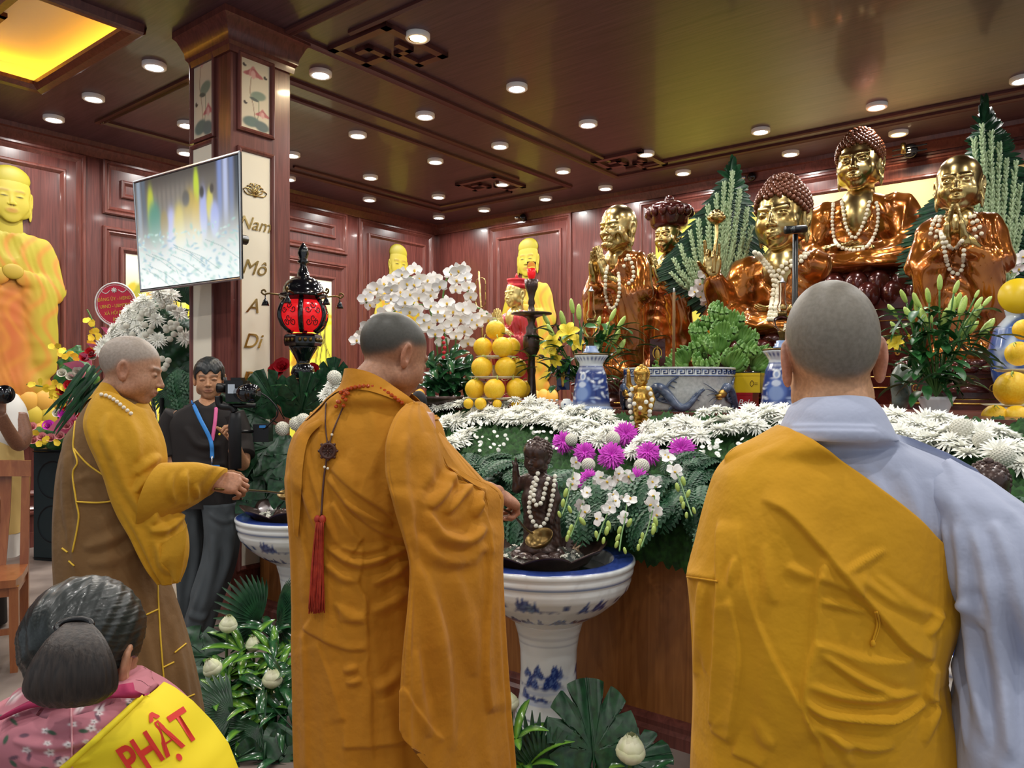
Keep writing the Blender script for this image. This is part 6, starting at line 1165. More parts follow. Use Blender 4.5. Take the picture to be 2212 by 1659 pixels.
j = thing('small_jar', 'small white porcelain jar with painted blue spots by the oil lamp', 'jar', at_px(1224, ALT, 4.5), local=True); MB().lathe([(.001, 0), (.025, 0), (.036, .02), (.036, .045), (.022, .06), (.022, .066), (.001, .068)], m=28).build('body', 'porcelain', j); MB().ball((-.012, -.033, .035), (.007, .003, .006), 8, 6).build('spot', 'cobalt', j)
# melons in tiers
def melon_mb():
    mb = MB(); a = np.arange(28) * 2 * PI / 28; th = np.linspace(.06, PI - .06, 18); R = [np.stack([np.sin(q) * np.cos(a) * (1 + .012 * np.cos(a * 10)), np.sin(q) * np.sin(a) * (1 + .012 * np.cos(a * 10)), np.full(28, -math.cos(q) * 1.02)], 1) for q in th]; return mb.loft(np.array(R))
MM = melon_mb().build('body', 'melon'); MS = MB().tube(interp([(0, 0, .98), (.04, 0, 1.15), (.2, .05, 1.28), (.42, .1, 1.26), (.5, .2, 1.1)], 12), [.07, .06, .05, .05, .045, .04, .04, .04, .04, .035, .03, .02], 6).build('stalk', 'bud green')
for o in (MM, MS): COL.objects.unlink(o)
def melon(label, px, py, r, rad, stalk=True, tilt=None):
    p = P(px, py, r); t = thing('melon', label, 'melon', p); tilt = tilt or (RNG.normal(0, .3), -.5, 1); child(MM, t, p, tilt, rad)
    if stalk: child(MS, t, p, tilt, rad)
for lab, x, y, r, q in (('yellow melon crowning the tall pyramid behind the ochre robed monk', 1070, 713, 4.9, 21), ('left yellow melon of the pair under the topmost one', 1043, 750, 4.88, 20.5), ('yellow melon with long curled stalk in the pair under the topmost', 1085, 750, 4.82, 22), ('yellow melon tucked behind the pair near the pyramid top', 1104, 749, 5.0, 20), ('yellow melon on the middle plate closest to the ochre monk\'s face', 1041, 794, 4.84, 23), ('yellow melon in the middle of the middle plate', 1092, 794, 4.82, 23), ('yellow melon at the back of the middle plate by the candlestick', 1117, 795, 5.0, 21), ('yellow melon on the lowest plate nearest the ochre monk', 1026, 840, 4.84, 21.5), ('yellow melon with short stalk in front on the lowest plate', 1068, 841, 4.76, 23), ('yellow melon on the lowest plate nearest the candlestick', 1116, 840, 4.82, 23), ('yellow melon peeking out behind the lowest plate\'s end', 1134, 842, 5.0, 20)): melon(lab, x, y, r, q * r / F)
pl = thing('tiered_plate_stand', 'three tier cream plate stand holding the melon pyramid', 'plate stand', at_px(1070, ALT, 4.92), local=True)
for y, w in ((771.5, .13), (815.5, .175), (861, .2)): z = (HY - y) / F * 4.92 + 1.5 - ALT; MB().lathe([(.001, z - .004), (w * .8, z), (w, z + .006), (w * .8, z - .008), (.001, z - .01)], m=40).build('plate', 'plate', pl)
MB().lathe([(.001, 0), (.09, 0), (.02, .03), (.018, .28), (.001, .28)], m=20).build('column', 'plate', pl)
for lab, x, y, r, q in (('small yellow melon lying before the pyramid toward the monk', 1012, 872, 4.75, 11), ('small yellow melon second along the row before the pyramid', 1038, 872, 4.72, 13), ('small yellow melon third along the row before the pyramid', 1074, 873, 4.72, 10), ('small yellow melon last along the row before the candlestick', 1116, 873, 4.75, 12)): melon(lab, x, y, r, q * r / F, False)
for lab, x, y, r, q in (('large yellow melon on the upper plate by the picture edge', 2200, 764, 3.7, 26), ('big round yellow melon on the middle plate near the white vase', 2188, 840, 3.62, 37), ('yellow melon with curled stalk on the low plate near the white vase', 2150, 902, 3.6, 27), ('yellow melon with long stalk on the low plate at the picture edge', 2196, 904, 3.55, 28), ('topmost yellow melon cut off by the picture edge', 2212, 712, 3.75, 22)): melon(lab, x, y, r, q * r / F)
pl = thing('tiered_plate_stand', 'tiered cream plate stand at the picture edge beside the lily vase', 'plate stand', at_px(2205, ALT, 3.7), local=True)
for y, w in ((800, .12), (876, .17)): z = (HY - y) / F * 3.7 + 1.5 - ALT; MB().lathe([(.001, z - .004), (w * .8, z), (w, z + .006), (w * .8, z - .008), (.001, z - .01)], m=40).build('plate', 'plate', pl)
MB().lathe([(.001, 0), (.09, 0), (.02, .02), (.018, .22), (.001, .22)], m=20).build('column', 'plate', pl)
# tall candlestick with red glass, black lantern
c = at_px(1148, ALT, 4.98); Z = lambda y: (HY - y) / F * 4.98 + 1.5 - ALT; w = lambda p: p / F * 4.98
t = thing('tall_candlestick', 'tall turned dark wooden candlestick with broad drip tray', 'candlestick', c, local=True)
MB().lathe([(.001, 0), (w(26), 0), (w(24), .02), (w(12), .05), (w(8), Z(810)), (w(10), Z(800)), (w(8), Z(790)), (w(8), Z(770)), (w(12), Z(766)), (w(17), Z(755)), (w(19), Z(740)), (w(17), Z(726)), (w(11), Z(718)), (w(12), Z(708)), (w(7), Z(700)), (w(10), Z(688)), (w(20), Z(683)), (w(44), Z(679)), (w(44), Z(676)), (w(8), Z(674)), (w(6), Z(660)), (w(8), Z(655)), (w(6), Z(645)), (w(9), Z(632)), (w(14), Z(620)), (w(15), Z(604)), (w(13), Z(604)), (.001, Z(608))], m=36).build('turned_stem', 'bronze dark', t)
MB().lathe([(w(9.2), Z(582)), (w(9.8), Z(566)), (w(9.4), Z(566)), (w(8.9), Z(582))], m=24, caps=(False, False)).build('glass_cup', 'glass', t); MB().lathe([(.001, Z(604)), (w(6), Z(603)), (w(9), Z(594)), (w(9.2), Z(580)), (.001, Z(579))], m=20).build('red_candle', 'lantern glass', t)
RL = 4.78; c = at_px(655, 1.0, RL); Z = lambda y: (HY - y) / F * RL + .5; w = lambda p: p / F * RL
t = thing('altar_lantern', 'ornate black lantern with red glass panels beside the pillar', 'lantern', c, ANG, local=True)
MB().lathe([(.001, 0), (w(36), 0), (w(34), .06), (w(18), .1), (w(14), Z(860)), (w(20), Z(848)), (w(16), Z(838)), (w(14), Z(826)), (w(22), Z(818)), (w(26), Z(805)), (w(22), Z(792)), (w(13), Z(786)), (w(15), Z(778)), (w(20), Z(768)), (w(30), Z(752)), (w(30), Z(748))], m=40).build('stand', 'black gloss', t)
mb = MB(); mb.lathe([(.001, Z(750)), (w(38), Z(748)), (w(40), Z(742)), (w(40), Z(728)), (w(38), Z(724)), (w(30), Z(721)), (.001, Z(720))], m=6); mb.build('hexagonal_box', 'black gloss', t, smooth=False)
mb = MB()
for k in range(6):
    for q in range(3): a = k * PI / 3 + PI / 6 + (q - 1) * .3; mb.ball((w(37) * math.cos(a), w(37) * math.sin(a), Z(735)), (.012, .012, .014), 7, 5)
for y, p in ((786, 13.5), (818, 22), (838, 16), (640, 47)): mb.tube([(w(p) * math.cos(a), w(p) * math.sin(a), Z(y)) for a in np.linspace(0, 2 * PI, 40)], .004, 5)
mb.build('gilt_ornament', 'brass', t)
prof = [(28, 716), (42, 706), (50, 690), (51, 676), (46, 660), (38, 650)]; pr = interp(prof, 14)
MB().lathe([(w(a), Z(b)) for a, b in pr], m=36, caps=(False, False)).build('red_glass', 'lantern glass', t)
for k in range(6):
    a = k * PI / 3 + .3; MB().tube([(w(p + 1) * math.cos(a), w(p + 1) * math.sin(a), Z(y)) for p, y in pr], .017, 6).build('rib', 'black gloss', t)
    mb = MB()
    for da, y0, sg in ((.3, 672, 1), (.74, 672, -1), (.52, 690, 1), (.35, 698, 1), (.7, 698, -1), (.52, 662, 1)): mb.tube([(w(np.interp(-(y0 + 8 * math.sin(u) * (1 - u / 9)), [-b for x, b in pr], [x for x, b in pr]) + 1) * math.cos(a + da + sg * .13 * math.cos(u) * (1 - u / 9)), w(np.interp(-(y0 + 8 * math.sin(u) * (1 - u / 9)), [-b for x, b in pr], [x for x, b in pr]) + 1) * math.sin(a + da + sg * .13 * math.cos(u) * (1 - u / 9)), Z(y0 + 8 * math.sin(u) * (1 - u / 9))) for u in np.linspace(0, 7, 26)], .0028, 4)
    mb.build('scroll_lattice', 'black gloss', t)
    b = k * PI / 3; mb = MB(); q = [(w(44), Z(640)), (w(70), Z(637)), (w(80), Z(640)), (w(86), Z(634)), (w(80), Z(630)), (w(77), Z(635))]; mb.tube([A(x * math.cos(b), x * math.sin(b), z) for x, z in interp(q, 20)], .006, 6); mb.build('roof_hook', 'brass', t)
    mb = MB(); mb.lathe([(.003, .0), (.004, -.03), (.012, -.04), (.02, -.06), (.024, -.075), (.001, -.07)], m=12); mb.V = [v + A(w(78) * math.cos(b), w(78) * math.sin(b), Z(638)) for v in mb.V]; mb.build('hanging_bell', 'black gloss', t)
MB().lathe([(w(38), Z(650)), (w(40), Z(644)), (w(50), Z(642)), (w(52), Z(637)), (w(44), Z(634)), (w(42), Z(622)), (w(36), Z(610)), (w(24), Z(602)), (w(14), Z(598)), (w(12), Z(588)), (w(7), Z(576)), (w(7), Z(570)), (w(13), Z(566)), (w(9), Z(562)), (w(9), Z(556)), (w(12), Z(548)), (w(10), Z(538)), (w(3), Z(526)), (.001, Z(524))], m=36).build('domed_roof', 'black gloss', t)
mb = MB()
for k in range(16): a = k * PI / 8; mb.tube([(w(8) * math.cos(a), w(2) * math.sin(a), Z(552 - 6 * math.sin(a))), (w(19) * math.cos(a), w(2) * math.sin(a), Z(548 - 18 * math.sin(a)))], [.004, .001], 4)
mb.build('flame_finial', 'brass', t)
# small robed deity with staff and red crown
K5, kh, kn = figure('deity_statue', 'small painted deity statue in red robe and red crown holding a golden staff', at_px(1116, ALT, 5.5), .97, ANG - .15, 'standing', dict(ear='long', eyes='closed', fat=.3), 'red robe', 'pale gold', hs=.2)
mb = MB(); mb.lathe([(.07, 0), (.075, .02), (.07, .035), (.06, .035), (.07, .06), (.072, .075), (.05, .07), (.03, .08)], m=40, wav=lambda a, q: .1 * np.abs(np.sin(a * 4)) * q); mb.tube([(0, 0, .07), (0, 0, .12)], [.02, .004], 8); mb.V = [v + A(0, -.0, .875) for v in mb.V]; mb.build('crown', 'petal red', K5)
mb = MB(); mb.tube([(-.1, -.22, .12), (-.12, -.24, .62), (-.145, -.25, 1.0)], .007, 6); a = np.linspace(0, 2 * PI, 40); mb.tube([(-.13 + .075 * math.sin(q) * (1 + .3 * math.cos(2 * q)), -.245, .84 + .11 * math.cos(q)) for q in a], .004, 5); mb.build('staff', 'gold', K5)
kt = world_tree(K5); mb = MB()
# garments of the deity: gold lines
t = K5; mb = MB()
for z in (.1, .2, .3, .42): mb.tube([A(.16 * math.cos(q) * (1 - .25 * z), -.02 + .15 * math.sin(q) * (1 - .25 * z), z + .015 * math.sin(q * 6)) for q in np.linspace(PI, 2 * PI, 30)], .0035, 5)
mb.build('gold_seams', 'gold', K5)
# webcam on its stand
t = thing('webcam', 'dark webcam on a black pole before the lotus bearing statue', 'webcam', at_px(1716, ALT, 4.75)); MB().tube([at_px(1716, ALT, 4.75), P(1718, 506, 4.75)], [.022, .016], 12).lathe([(.001, 0), (.12, 0), (.11, .02), (.001, .03)], at_px(1716, ALT, 4.75)).build('pole', 'black', t); mb = MB(); mb.tube([P(1697, 497, 4.72), P(1740, 494, 4.75)], .024, 16); mb.build('camera_body', 'dark metal', t); mb = MB(); mb.ball(P(1712, 496, 4.7), (.018, .012, .018), 12, 8); mb.build('lens', 'black gloss', t)
# potted white orchids
t = thing('potted_orchid', 'large pot of white moth orchids behind the ochre robed monk\'s head', 'plant', at_px(965, ALT, 5.25)); mb = MB(); mb.lathe([(.001, 0), (.2, 0), (.21, .03), (.24, .05), (.25, .075), (.22, .07), (.001, .06)], at_px(965, ALT, 5.25), m=40); mb.build('pot', 'bronze dark', t)
FO = [(790, 645), (800, 630), (815, 622), (830, 612), (845, 624), (850, 602), (868, 592), (880, 612), (895, 583), (885, 635), (905, 600), (915, 625), (925, 605), (940, 603), (950, 618), (930, 637), (905, 642), (865, 630), (875, 652), (800, 658), (820, 645), (845, 645), (895, 615), (935, 622), (862, 610), (975, 590), (990, 584), (985, 605), (985, 625), (1005, 600), (1012, 620), (1016, 640), (1000, 582), (770, 735), (785, 720), (795, 705), (815, 690), (830, 675), (850, 665), (868, 660), (885, 672), (900, 668), (915, 690), (930, 660), (945, 690), (960, 680), (965, 655), (940, 720), (955, 738), (975, 700), (995, 690), (1000, 668), (1015, 663), (1020, 690), (1005, 715), (1030, 700), (1040, 680), (985, 725), (1055, 690), (1072, 706), (925, 705), (960, 712), (1010, 740), (945, 672), (980, 672)]
for x, y in FO: p = P(x, y, 5.15 + random.uniform(-.08, .08)); child(OM, t, p, toc(p) + A(0, 0, -.1) + RNG.normal(0, .25, 3), .056 * random.uniform(.9, 1.1), random.uniform(-.4, .4), (1, 0, 0))
for pts in ([(950, 860), (940, 720), (905, 610), (850, 605), (790, 655)], [(960, 860), (955, 720), (960, 620), (985, 578), (1016, 645)], [(970, 860), (965, 740), (930, 665), (860, 668), (770, 738)], [(975, 860), (985, 730), (990, 668), (1040, 668), (1074, 708)]): MB().tube(A(*[P(x, y, 5.22) for x, y in interp(pts, 40)]), .006, 6).build('stem', 'stem green', t)
for k in range(16): a = random.uniform(0, 6.28); R = frame((0, 0, 1)) @ rotm(0, 0, a); G = petal(random.uniform(.22, .36), .055, 8, .3, random.uniform(.7, 1.3), 1.2, 4, .6); MB().loft(transf(G.reshape(-1, 3), R, at_px(965, ALT + .05, 5.25)).reshape(G.shape), closed=False).build('leaf', 'leaf dark', t)
for k in range(14): rosette(t, P(random.uniform(925, 1005), random.uniform(765, 850), 5.2), 4, .16, .03, (random.uniform(-.5, .5), -.6, .6), False)
mb = MB(); beads(mb, A(*[P(x, y, 5.05) for x, y in ((957, 730), (960, 750), (958, 772))]), .013); mb.build('red_beads', 'petal red', t)
# lilies in vases
LB = MB().lathe([(.02, 0), (.12, .08), (.17, .3), (.18, .6), (.12, .88), (.03, 1.0)], m=12, wav=lambda a, q: .1 * np.cos(a * 3)).build('bud', 'bud green'); lf = MB()
for k in range(6): lf.loft(rz(petal(1, .3, 6, .3, 1.15, 1.5, 4, .7), k * PI / 3), closed=False)
LF = lf.build('bloom', 'petal yellow')
for o in (LB, LF): COL.objects.unlink(o)
def lilies(label, px, r, foot, buds, blooms, m='porcelain', spread=90):
    b = at_px(px, ALT, r); t = thing('lily_vase', label, 'vase of flowers', b); zt = (HY - foot) / F * r + 1.5 - ALT; wv = lambda a, q: .05 * np.sin(a * 8) * q ** 4
    MB().lathe([(.001, 0), (.055, 0), (.05, .01), (.06, .4 * zt), (.075, .8 * zt), (.085, zt), (.078, zt), (.06, .6 * zt), (.001, .5 * zt)], b, m=48, wav=wv).build('vase', m, t)
    for x, y, L in buds:
        p = P(x, y, r + random.uniform(-.08, .08)); d = unit(A((x - px) / 110 + random.uniform(-.1, .1), random.uniform(-.2, .2), 1.2)); child(LB, t, p - d * L / F * r * .5, d, (L / F * r * .9,) * 2 + (L / F * r,)); MB().tube(interp([b + A(0, 0, zt), (b + A(0, 0, zt) + p) / 2 + A(random.uniform(-.02, .02), 0, .02), p - d * L / F * r * .5], 10), .0045, 5).build('stem', 'stem green', t)
    for x, y, L, n in blooms: p = P(x, y, r - .08); child(LF, t, p, n, L / F * r); MB().tube(interp([b + A(0, 0, zt), (b + p) / 2 + A(0, 0, .1), p], 8), .005, 5).build('stem', 'stem green', t)
    for k in range(170):
        f = random.random(); x = px + random.gauss(0, 1) * spread * (.25 + .5 * f); y = foot - 10 - f * (foot - min(q[1] for q in buds)) * .72; p = P(x, y, r + random.uniform(-.12, .1)); d = unit(A((x - px) / 60 + random.gauss(0, .6), random.gauss(-.2, .6), random.gauss(.1, .5))); G = petal(random.uniform(.09, .16), .024, 5, .3, .2, .8, 2, .6); R = np.stack([d, np.cross((0, 0, 1), d), np.cross(d, np.cross((0, 0, 1), d))], 1); MB().loft(transf(G.reshape(-1, 3), R, p).reshape(G.shape), closed=False).build('leaf', 'leaf', t)
q = [(605, 160, 110), (357, 255, 105), (443, 280, 110), (460, 340, 160), (525, 250, 110), (280, 355, 110), (395, 385, 130), (495, 400, 130), (295, 470, 100), (550, 415, 60), (640, 400, 130), (690, 330, 160), (720, 190, 100), (730, 285, 120), (765, 320, 150), (785, 470, 170), (862, 240, 70), (873, 300, 100), (855, 370, 140), (840, 470, 110), (935, 290, 95), (935, 470, 170)]
lilies('white vase of lilies with many green buds beside the young monk statue', 2022, 3.62, 857, [(1840 + x / 3.191, 560 + y / 3.191, L / 3.191) for x, y, L in q], [(1936, 742, 22, (-.7, -.6, .4)), (1962, 732, 14, (.6, -.6, .4))])
lilies('vase of yellow lilies behind the first oil lamp', 1262, 4.85, 848, [(1236, 661, 34), (1251, 674, 36), (1324, 680, 30), (1342, 697, 34), (1308, 716, 44), (1331, 728, 36), (1342, 748, 36), (1293, 697, 30), (1216, 690, 40), (1190, 715, 34), (1180, 690, 30)], [(1196, 748, 30, (-.5, -.7, .3)), (1228, 722, 30, (-.2, -.8, .4)), (1240, 742, 24, (.3, -.8, .3)), (1205, 775, 22, (-.6, -.6, -.2))], spread=110)
# palm leaf cones with pale bud spikes
def palm_cone(label, r, spine, left, right, stems, orch, seed=0):
    g = np.random.default_rng(seed); b = P(*spine[-1], r); t = thing('palm_arrangement', label, 'flower arrangement', b); sp = interp(spine, 70); n = 0
    for side, E in ((-1, left), (1, right)):
        E = interp(E, 70); mb = MB()
        for i in range(70):
            for lay in (0, 1):
                a = P(*sp[max(0, i + 6 * 0)], r + .03); e = P(E[i][0] + g.normal() * 4, E[i][1] + g.normal() * 6, r + .1 + .03 * lay); L = np.linalg.norm(e - a) + .01; d = (e - a) / L; G = petal(L, .022, 6, .3, .1, .2, 2, .5); z = A(0, -1, .2); z = unit(z - d * (z @ d)); mb.loft(transf(G.reshape(-1, 3), np.stack([d, np.cross(z, d), z], 1), a).reshape(G.shape), closed=False)
        mb.build('palm_blade_fan', 'leaf dark', t)
    for x0, y0, x1, y1 in stems:
        q = A(*[P(x, y, r - .06 - .05 * math.sin(i / 19 * PI)) for i, (x, y) in enumerate(interp([(x0, y0), ((x0 + x1) / 2 + (x1 - x0) * .12, (y0 + y1) / 2), (x1, y1)], 20))]); mb = MB(); mb.tube(q, .006, 5); m = int(np.linalg.norm(q[0] - q[-1]) / .028)
        for k in range(m):
            f = k / m; p = A(*[np.interp(f * 19, np.arange(20), q[:, i]) for i in range(3)]); tn = unit(q[min(19, int(f * 19) + 1)] - q[int(f * 19)])
            for s in (-1, 0, 1): d = unit(tn + A(s * .6, -.35 if s == 0 else 0, 0)); mb.ball(p + d * .018 + A(g.normal() * .003, g.normal() * .003, 0), A(.0105, .0105, .025) * (1.1 - .35 * f), 6, 5, R=frame(d))
        mb.build('bud_spike', 'soft green', t)
    for x, y in orch: p = P(x, y, r - .14 + g.normal() * .03); child(OM, t, p, toc(p) + g.normal(0, .3, 3), .05)
    return t
ST = [(1540 + (x - 1535) * .35, 640, x, y) for x, y in ((1582, 372), (1565, 395), (1598, 410), (1548, 420), (1615, 450), (1530, 445), (1572, 440), (1590, 470), (1508, 475), (1550, 470), (1625, 490), (1492, 500), (1530, 500), (1470, 530), (1510, 530), (1560, 515), (1605, 520), (1455, 560), (1490, 560), (1535, 550), (1450, 590), (1475, 590), (1520, 580))]
palm_cone('tall green palm cone with pale bud spikes behind the lotus bearing statue', 5.85, [(1582, 372), (1580, 450), (1572, 540), (1560, 650)], [(1580, 340), (1535, 425), (1480, 500), (1425, 580), (1422, 605), (1470, 655), (1530, 690)], [(1584, 340), (1612, 400), (1632, 470), (1648, 540), (1650, 590), (1640, 640), (1600, 690)], ST, [(1520, 590), (1535, 600), (1510, 615), (1530, 625), (1515, 640), (1545, 585), (1500, 630), (1525, 655)], 1)
ST = [(2130 + (x - 2120) * .4, 620, x, y) for x, y in ((2122, 270), (2142, 285), (2105, 300), (2160, 310), (2128, 330), (2175, 345), (2195, 350), (2145, 370), (2205, 400), (2170, 400), (2188, 440), (2150, 440), (2210, 470), (2172, 490), (2195, 520), (2155, 520), (2180, 560), (2205, 570))]
palm_cone('tall green palm cone with pale bud spikes behind the young monk statue', 5.5, [(2124, 250), (2118, 350), (2110, 460), (2100, 640)], [(2122, 218), (2095, 290), (2075, 360), (2010, 430), (1955, 510), (1940, 580), (1985, 640)], [(2128, 216), (2165, 270), (2205, 340), (2250, 430), (2285, 520), (2280, 600), (2220, 680)], ST, [(2190, 560), (2200, 580), (2185, 590), (2208, 555)], 2)
# stone, big vase and yellow plaque at the right end
t = thing('viewing_stone', 'dark green polished stone beside the lily vase and the monk\'s ear', 'stone', at_px(1946, ALT, 3.95), local=True); mb = MB(); V, Fq = nets(lambda p: smin(el(p, (0, 0, .12), (.05, .045, .13)), el(p, (.01, 0, .2), (.055, .04, .055)), .03) + .006 * np.sin(p[:, 0] * 60) * np.sin(p[:, 2] * 50), (-.1, -.1, -.02), (.1, .1, .3), .009); mb.add(V, Fq); mb.build('rock', 'jade', t)
t = thing('porcelain_vase', 'large blue and white vase behind the melons at the picture edge', 'vase', at_px(2200, ALT, 4.3), local=True); mb = MB(); lathe_col(mb, [(.001, 0), (.1, 0), (.09, .05), (.13, .2), (.15, .35), (.12, .47), (.06, .54), (.07, .58), (.001, .58)], (0, 0, 0), 90, lambda s, z, r, q: blob_hills(s, z, np.zeros(s.shape + (3,)) + lc('cfdce4'), np.random.default_rng(5), 60, 0, 1, .05, .5, ('2c4a8c', '4a66a0'), 1.2)); mb.build('body', 'painted gloss', t)
t = thing('offering_plaque', 'round yellow printed plaque above the blue and white vase', 'plaque', P(2198, 650, 4.28)); mb = MB(); mb.lathe([(.001, 0), (.1, 0), (.1, .012), (.001, .012)], m=32); mb.V = [transf(v, frame((-.45, -1, .15)), P(2200, 640, 4.2)) for v in mb.V]; mb.build('disc', 'tin yellow', t); mb = MB(); mb.tube([P(2200, 660, 4.22), P(2200, 690, 4.3)], .006, 6); mb.build('pin', 'stem green', t)
# ================================================================ LEFT SIDE OF THE HALL
# television on the pillar arm
TL, TR, BL_, BR_ = P(289, 393, 4.89), P(518, 328, 4.26), P(305, 630, 4.98), P(522, 602, 4.35)
nT = unit(np.cross(TR - TL, BL_ - TL)); nT = nT if nT[1] < 0 else -nT
t = thing('television', 'wide flat television tilted down on the pillar showing a ceremony', 'television', (TL + TR + BL_ + BR_) / 4)
def quad(a, b, o): return np.array([TL, TR, BR_, BL_]) + nT * o if a is None else None
def bil(s, q): return (TL * (1 - s) + TR * s) * (1 - q) + (BL_ * (1 - s) + BR_ * s) * q
mb = MB(); F4 = np.array([bil(0, 0), bil(1, 0), bil(1, 1), bil(0, 1)]); mb.loft(np.array([F4, F4 - nT * .012, (F4 - F4.mean(0)) * .9 + F4.mean(0) - nT * .05])); mb.build('casing', 'black', t, smooth=False)
mb = MB(); R = []
for i, o in ((-.008, 0), (-.008, .006), (.004, .008), (.012, .004)): R.append(np.array([bil(i * .6, i), bil(1 - i * .6, i), bil(1 - i * .6, 1 - i), bil(i * .6, 1 - i)]) + nT * o)
mb.loft(np.array(R), caps=(False, False)); mb.build('silver_bezel', 'silver', t, smooth=False)
def tv_col(s, q):
    r = np.random.default_rng(11); C = np.zeros(s.shape + (3,)) + lc('6f6a64'); C = blend(C, soft(q - .08, .05), '3f3c3a')
    for k in range(9): C = blend(C, .5 * soft(np.abs(s - .22 - .045 * k) - .015, .004) * soft(np.abs(q - .27) - .13, .02), '8c857c')
    for x, c in ((.05, '8fa0b0'), (.1, '5c6a78'), (.83, '7c8fc4'), (.88, 'b6c2e6'), (.93, '7080a8'), (.98, '3a4450')): C = blend(C, .9 * soft(np.abs(s - x) - .02, .005) * soft(q - .5, .06), c)
    for x, y, w, h, c in ((.17, .3, .035, .2, 'b8c23a'), (.62, .2, .025, .16, 'b6cc3c'), (.2, .42, .07, .2, '4f8a7a'), (.37, .5, .05, .18, 'a9aee0'), (.45, .5, .06, .2, 'c9b84c'), (.56, .42, .07, .22, 'b29a3a'), (.52, .26, .035, .07, '55524e'), (.62, .5, .05, .22, 'c2a63c'), (.68, .42, .035, .2, '9fa8dc'), (.67, .24, .02, .05, '3a3634'), (.74, .36, .03, .13, 'c8c25a'), (.76, .23, .018, .04, '4a4440'), (.78, .48, .04, .14, '9aa6dc'), (.3, .44, .04, .12, '8f7f4c')): C = blend(C, elm(s, q, x, y, w, h, 0, .12), c)
    C = blend(C, .95 * soft(.56 - q + .05 * np.sin(s * 9), .1), 'eef9f8'); C = blend(C, .8 * soft(.8 - q, .1) * soft(s - .5, .2), 'f8ffff')  # bright outdoor reflection in the glass, painted over the ceremony picture
    for k in range(230): x, y = r.random(), r.uniform(.5, 1); C = blend(C, .75 * elm(s, q, x, y, r.uniform(.008, .03), r.uniform(.005, .014), r.normal() * .8 + .5, .2), ('a9cdc6', 'bcd8d6', '9fbfd0', 'cfe6e2')[r.integers(4)])  # leaf flecks of the reflected trees, painted into the screen colour
    for k in range(9): x, y = r.random() * .7, r.uniform(.6, .8); C = blend(C, .7 * seg(s, q, [(x, y), (x + .15, y + .08), (x + .3, y + .2)], .003), '8fa8a8')
    return C
s, q = np.meshgrid(np.linspace(.012, .988, 150), np.linspace(.02, .98, 110)); mb = MB(); mb.loft(bil(s[..., None], q[..., None]) + nT * .005, closed=False, col=tv_col(s, q)); mb.build('screen', 'screen', t, smooth=False)
mb = MB(); c = bil(.72, .6) - nT * .05; mb.tube([c, c + EY * .2], .03, 8); mb.box((-.12, -.01, -.2), (.12, .01, .2), R=np.array(ROOM.to_3x3()), o=c - nT * .01); mb.build('wall_arm', 'black', t)
# lotus panel low on the pillar
tag(room(painted_grid(fpv, u0 + .03, u1 - .03, .3, 1.02, 30, 90, lotus_col), 'lotus_painting', 'painted', smooth=False), 'lotus painting low on the pillar between the cameraman\'s legs', 'painting')
b2 = MB().box((u0 + .03, PV0 - .008, 1.05), (u1 - .03, PV0, onv(415, 318, PV0)[1] - .03)); tag(room(b2, 'calligraphy_board', 'white paint', smooth=False), 'plain white pillar board seen below the television', 'sign')
# congratulation flower stand
FS = 5.45; t = thing('flower_stand', 'standing spray of white chrysanthemums and palm leaves in front of the pillar', 'flower arrangement', A(*P(330, 800, FS)[:2], 0)); xy = lambda x, y: (180 + x / 5.183, 580 + y / 5.183)
MB().tube([P(310, 860, FS), A(P(290, 860, FS)[0], FS - .25, 0)], .015, 8).tube([P(350, 860, FS), A(P(370, 860, FS)[0], FS - .25, 0)], .015, 8).tube([P(330, 860, FS + .05), A(P(330, 860, FS)[0], FS + .35, 0)], .015, 8).build('easel', 'black', t)
V, Fq = nets(lambda p: el(p, P(338, 745, FS + .12), (.33, .16, .33)) + .03 * np.sin(p[:, 0] * 40) * np.sin(p[:, 2] * 43), P(325, 745, FS) - A(.5, .3, .45), P(325, 745, FS) + A(.5, .4, .45), .03); mb = MB(); mb.add(V, Fq); mb.build('leaf_mass', 'leaf dark', t)
MW = mumW[0]
for x, y in ((840, 260), (920, 380), (1070, 505), (810, 575), (630, 420), (740, 440), (560, 560), (610, 650), (830, 800), (1140, 780), (400, 740), (680, 780), (850, 310), (460, 580), (350, 680), (250, 850), (520, 470), (680, 360), (980, 300), (470, 690), (330, 780), (215, 900)):
    X, Y = xy(x, y); p = P(X, Y, FS - .1 + .0006 * abs(X - 330)); c = child(MW, t, p, toc(p) * .9 + A((X - 330) / 160, 0, (740 - Y) / 130 + .2) + RNG.normal(0, .15, 3), .073); c.name = 'chrysanthemum'
for x, y in ((660, 510), (720, 510), (690, 630), (770, 650), (750, 700), (700, 740), (980, 610), (1040, 620), (990, 665), (1080, 675), (930, 690), (1015, 735), (970, 790), (960, 440), (1010, 430), (880, 420), (640, 560), (550, 740), (480, 640), (700, 470), (880, 1010), (950, 1030), (930, 1080), (905, 1120), (1030, 650), (925, 660)):
    p = P(*xy(x, y), FS - .12); c = child(pom, t, p, (0, -1, .3), .022, 0); c.name = 'button_flower'
for x, y, dx, dz_, L in ((440, 670, 1, .5, .32), (445, 700, 1, .2, .34), (440, 740, 1, -.1, .3), (425, 650, .5, 1, .3), (395, 640, .2, 1, .25), (380, 635, .0, 1, .22), (430, 790, .7, -.9, .3), (410, 840, .4, -1, .3), (400, 800, .6, -.8, .34), (375, 850, .1, -1, .3)):
    kid_leaf(palm, t, P(x - 20 * dx, y + 12 * dz_, FS + .02), (dx, -.1, dz_), (.1, -1, .2), L / .34 * .8, 'palm_leaf')
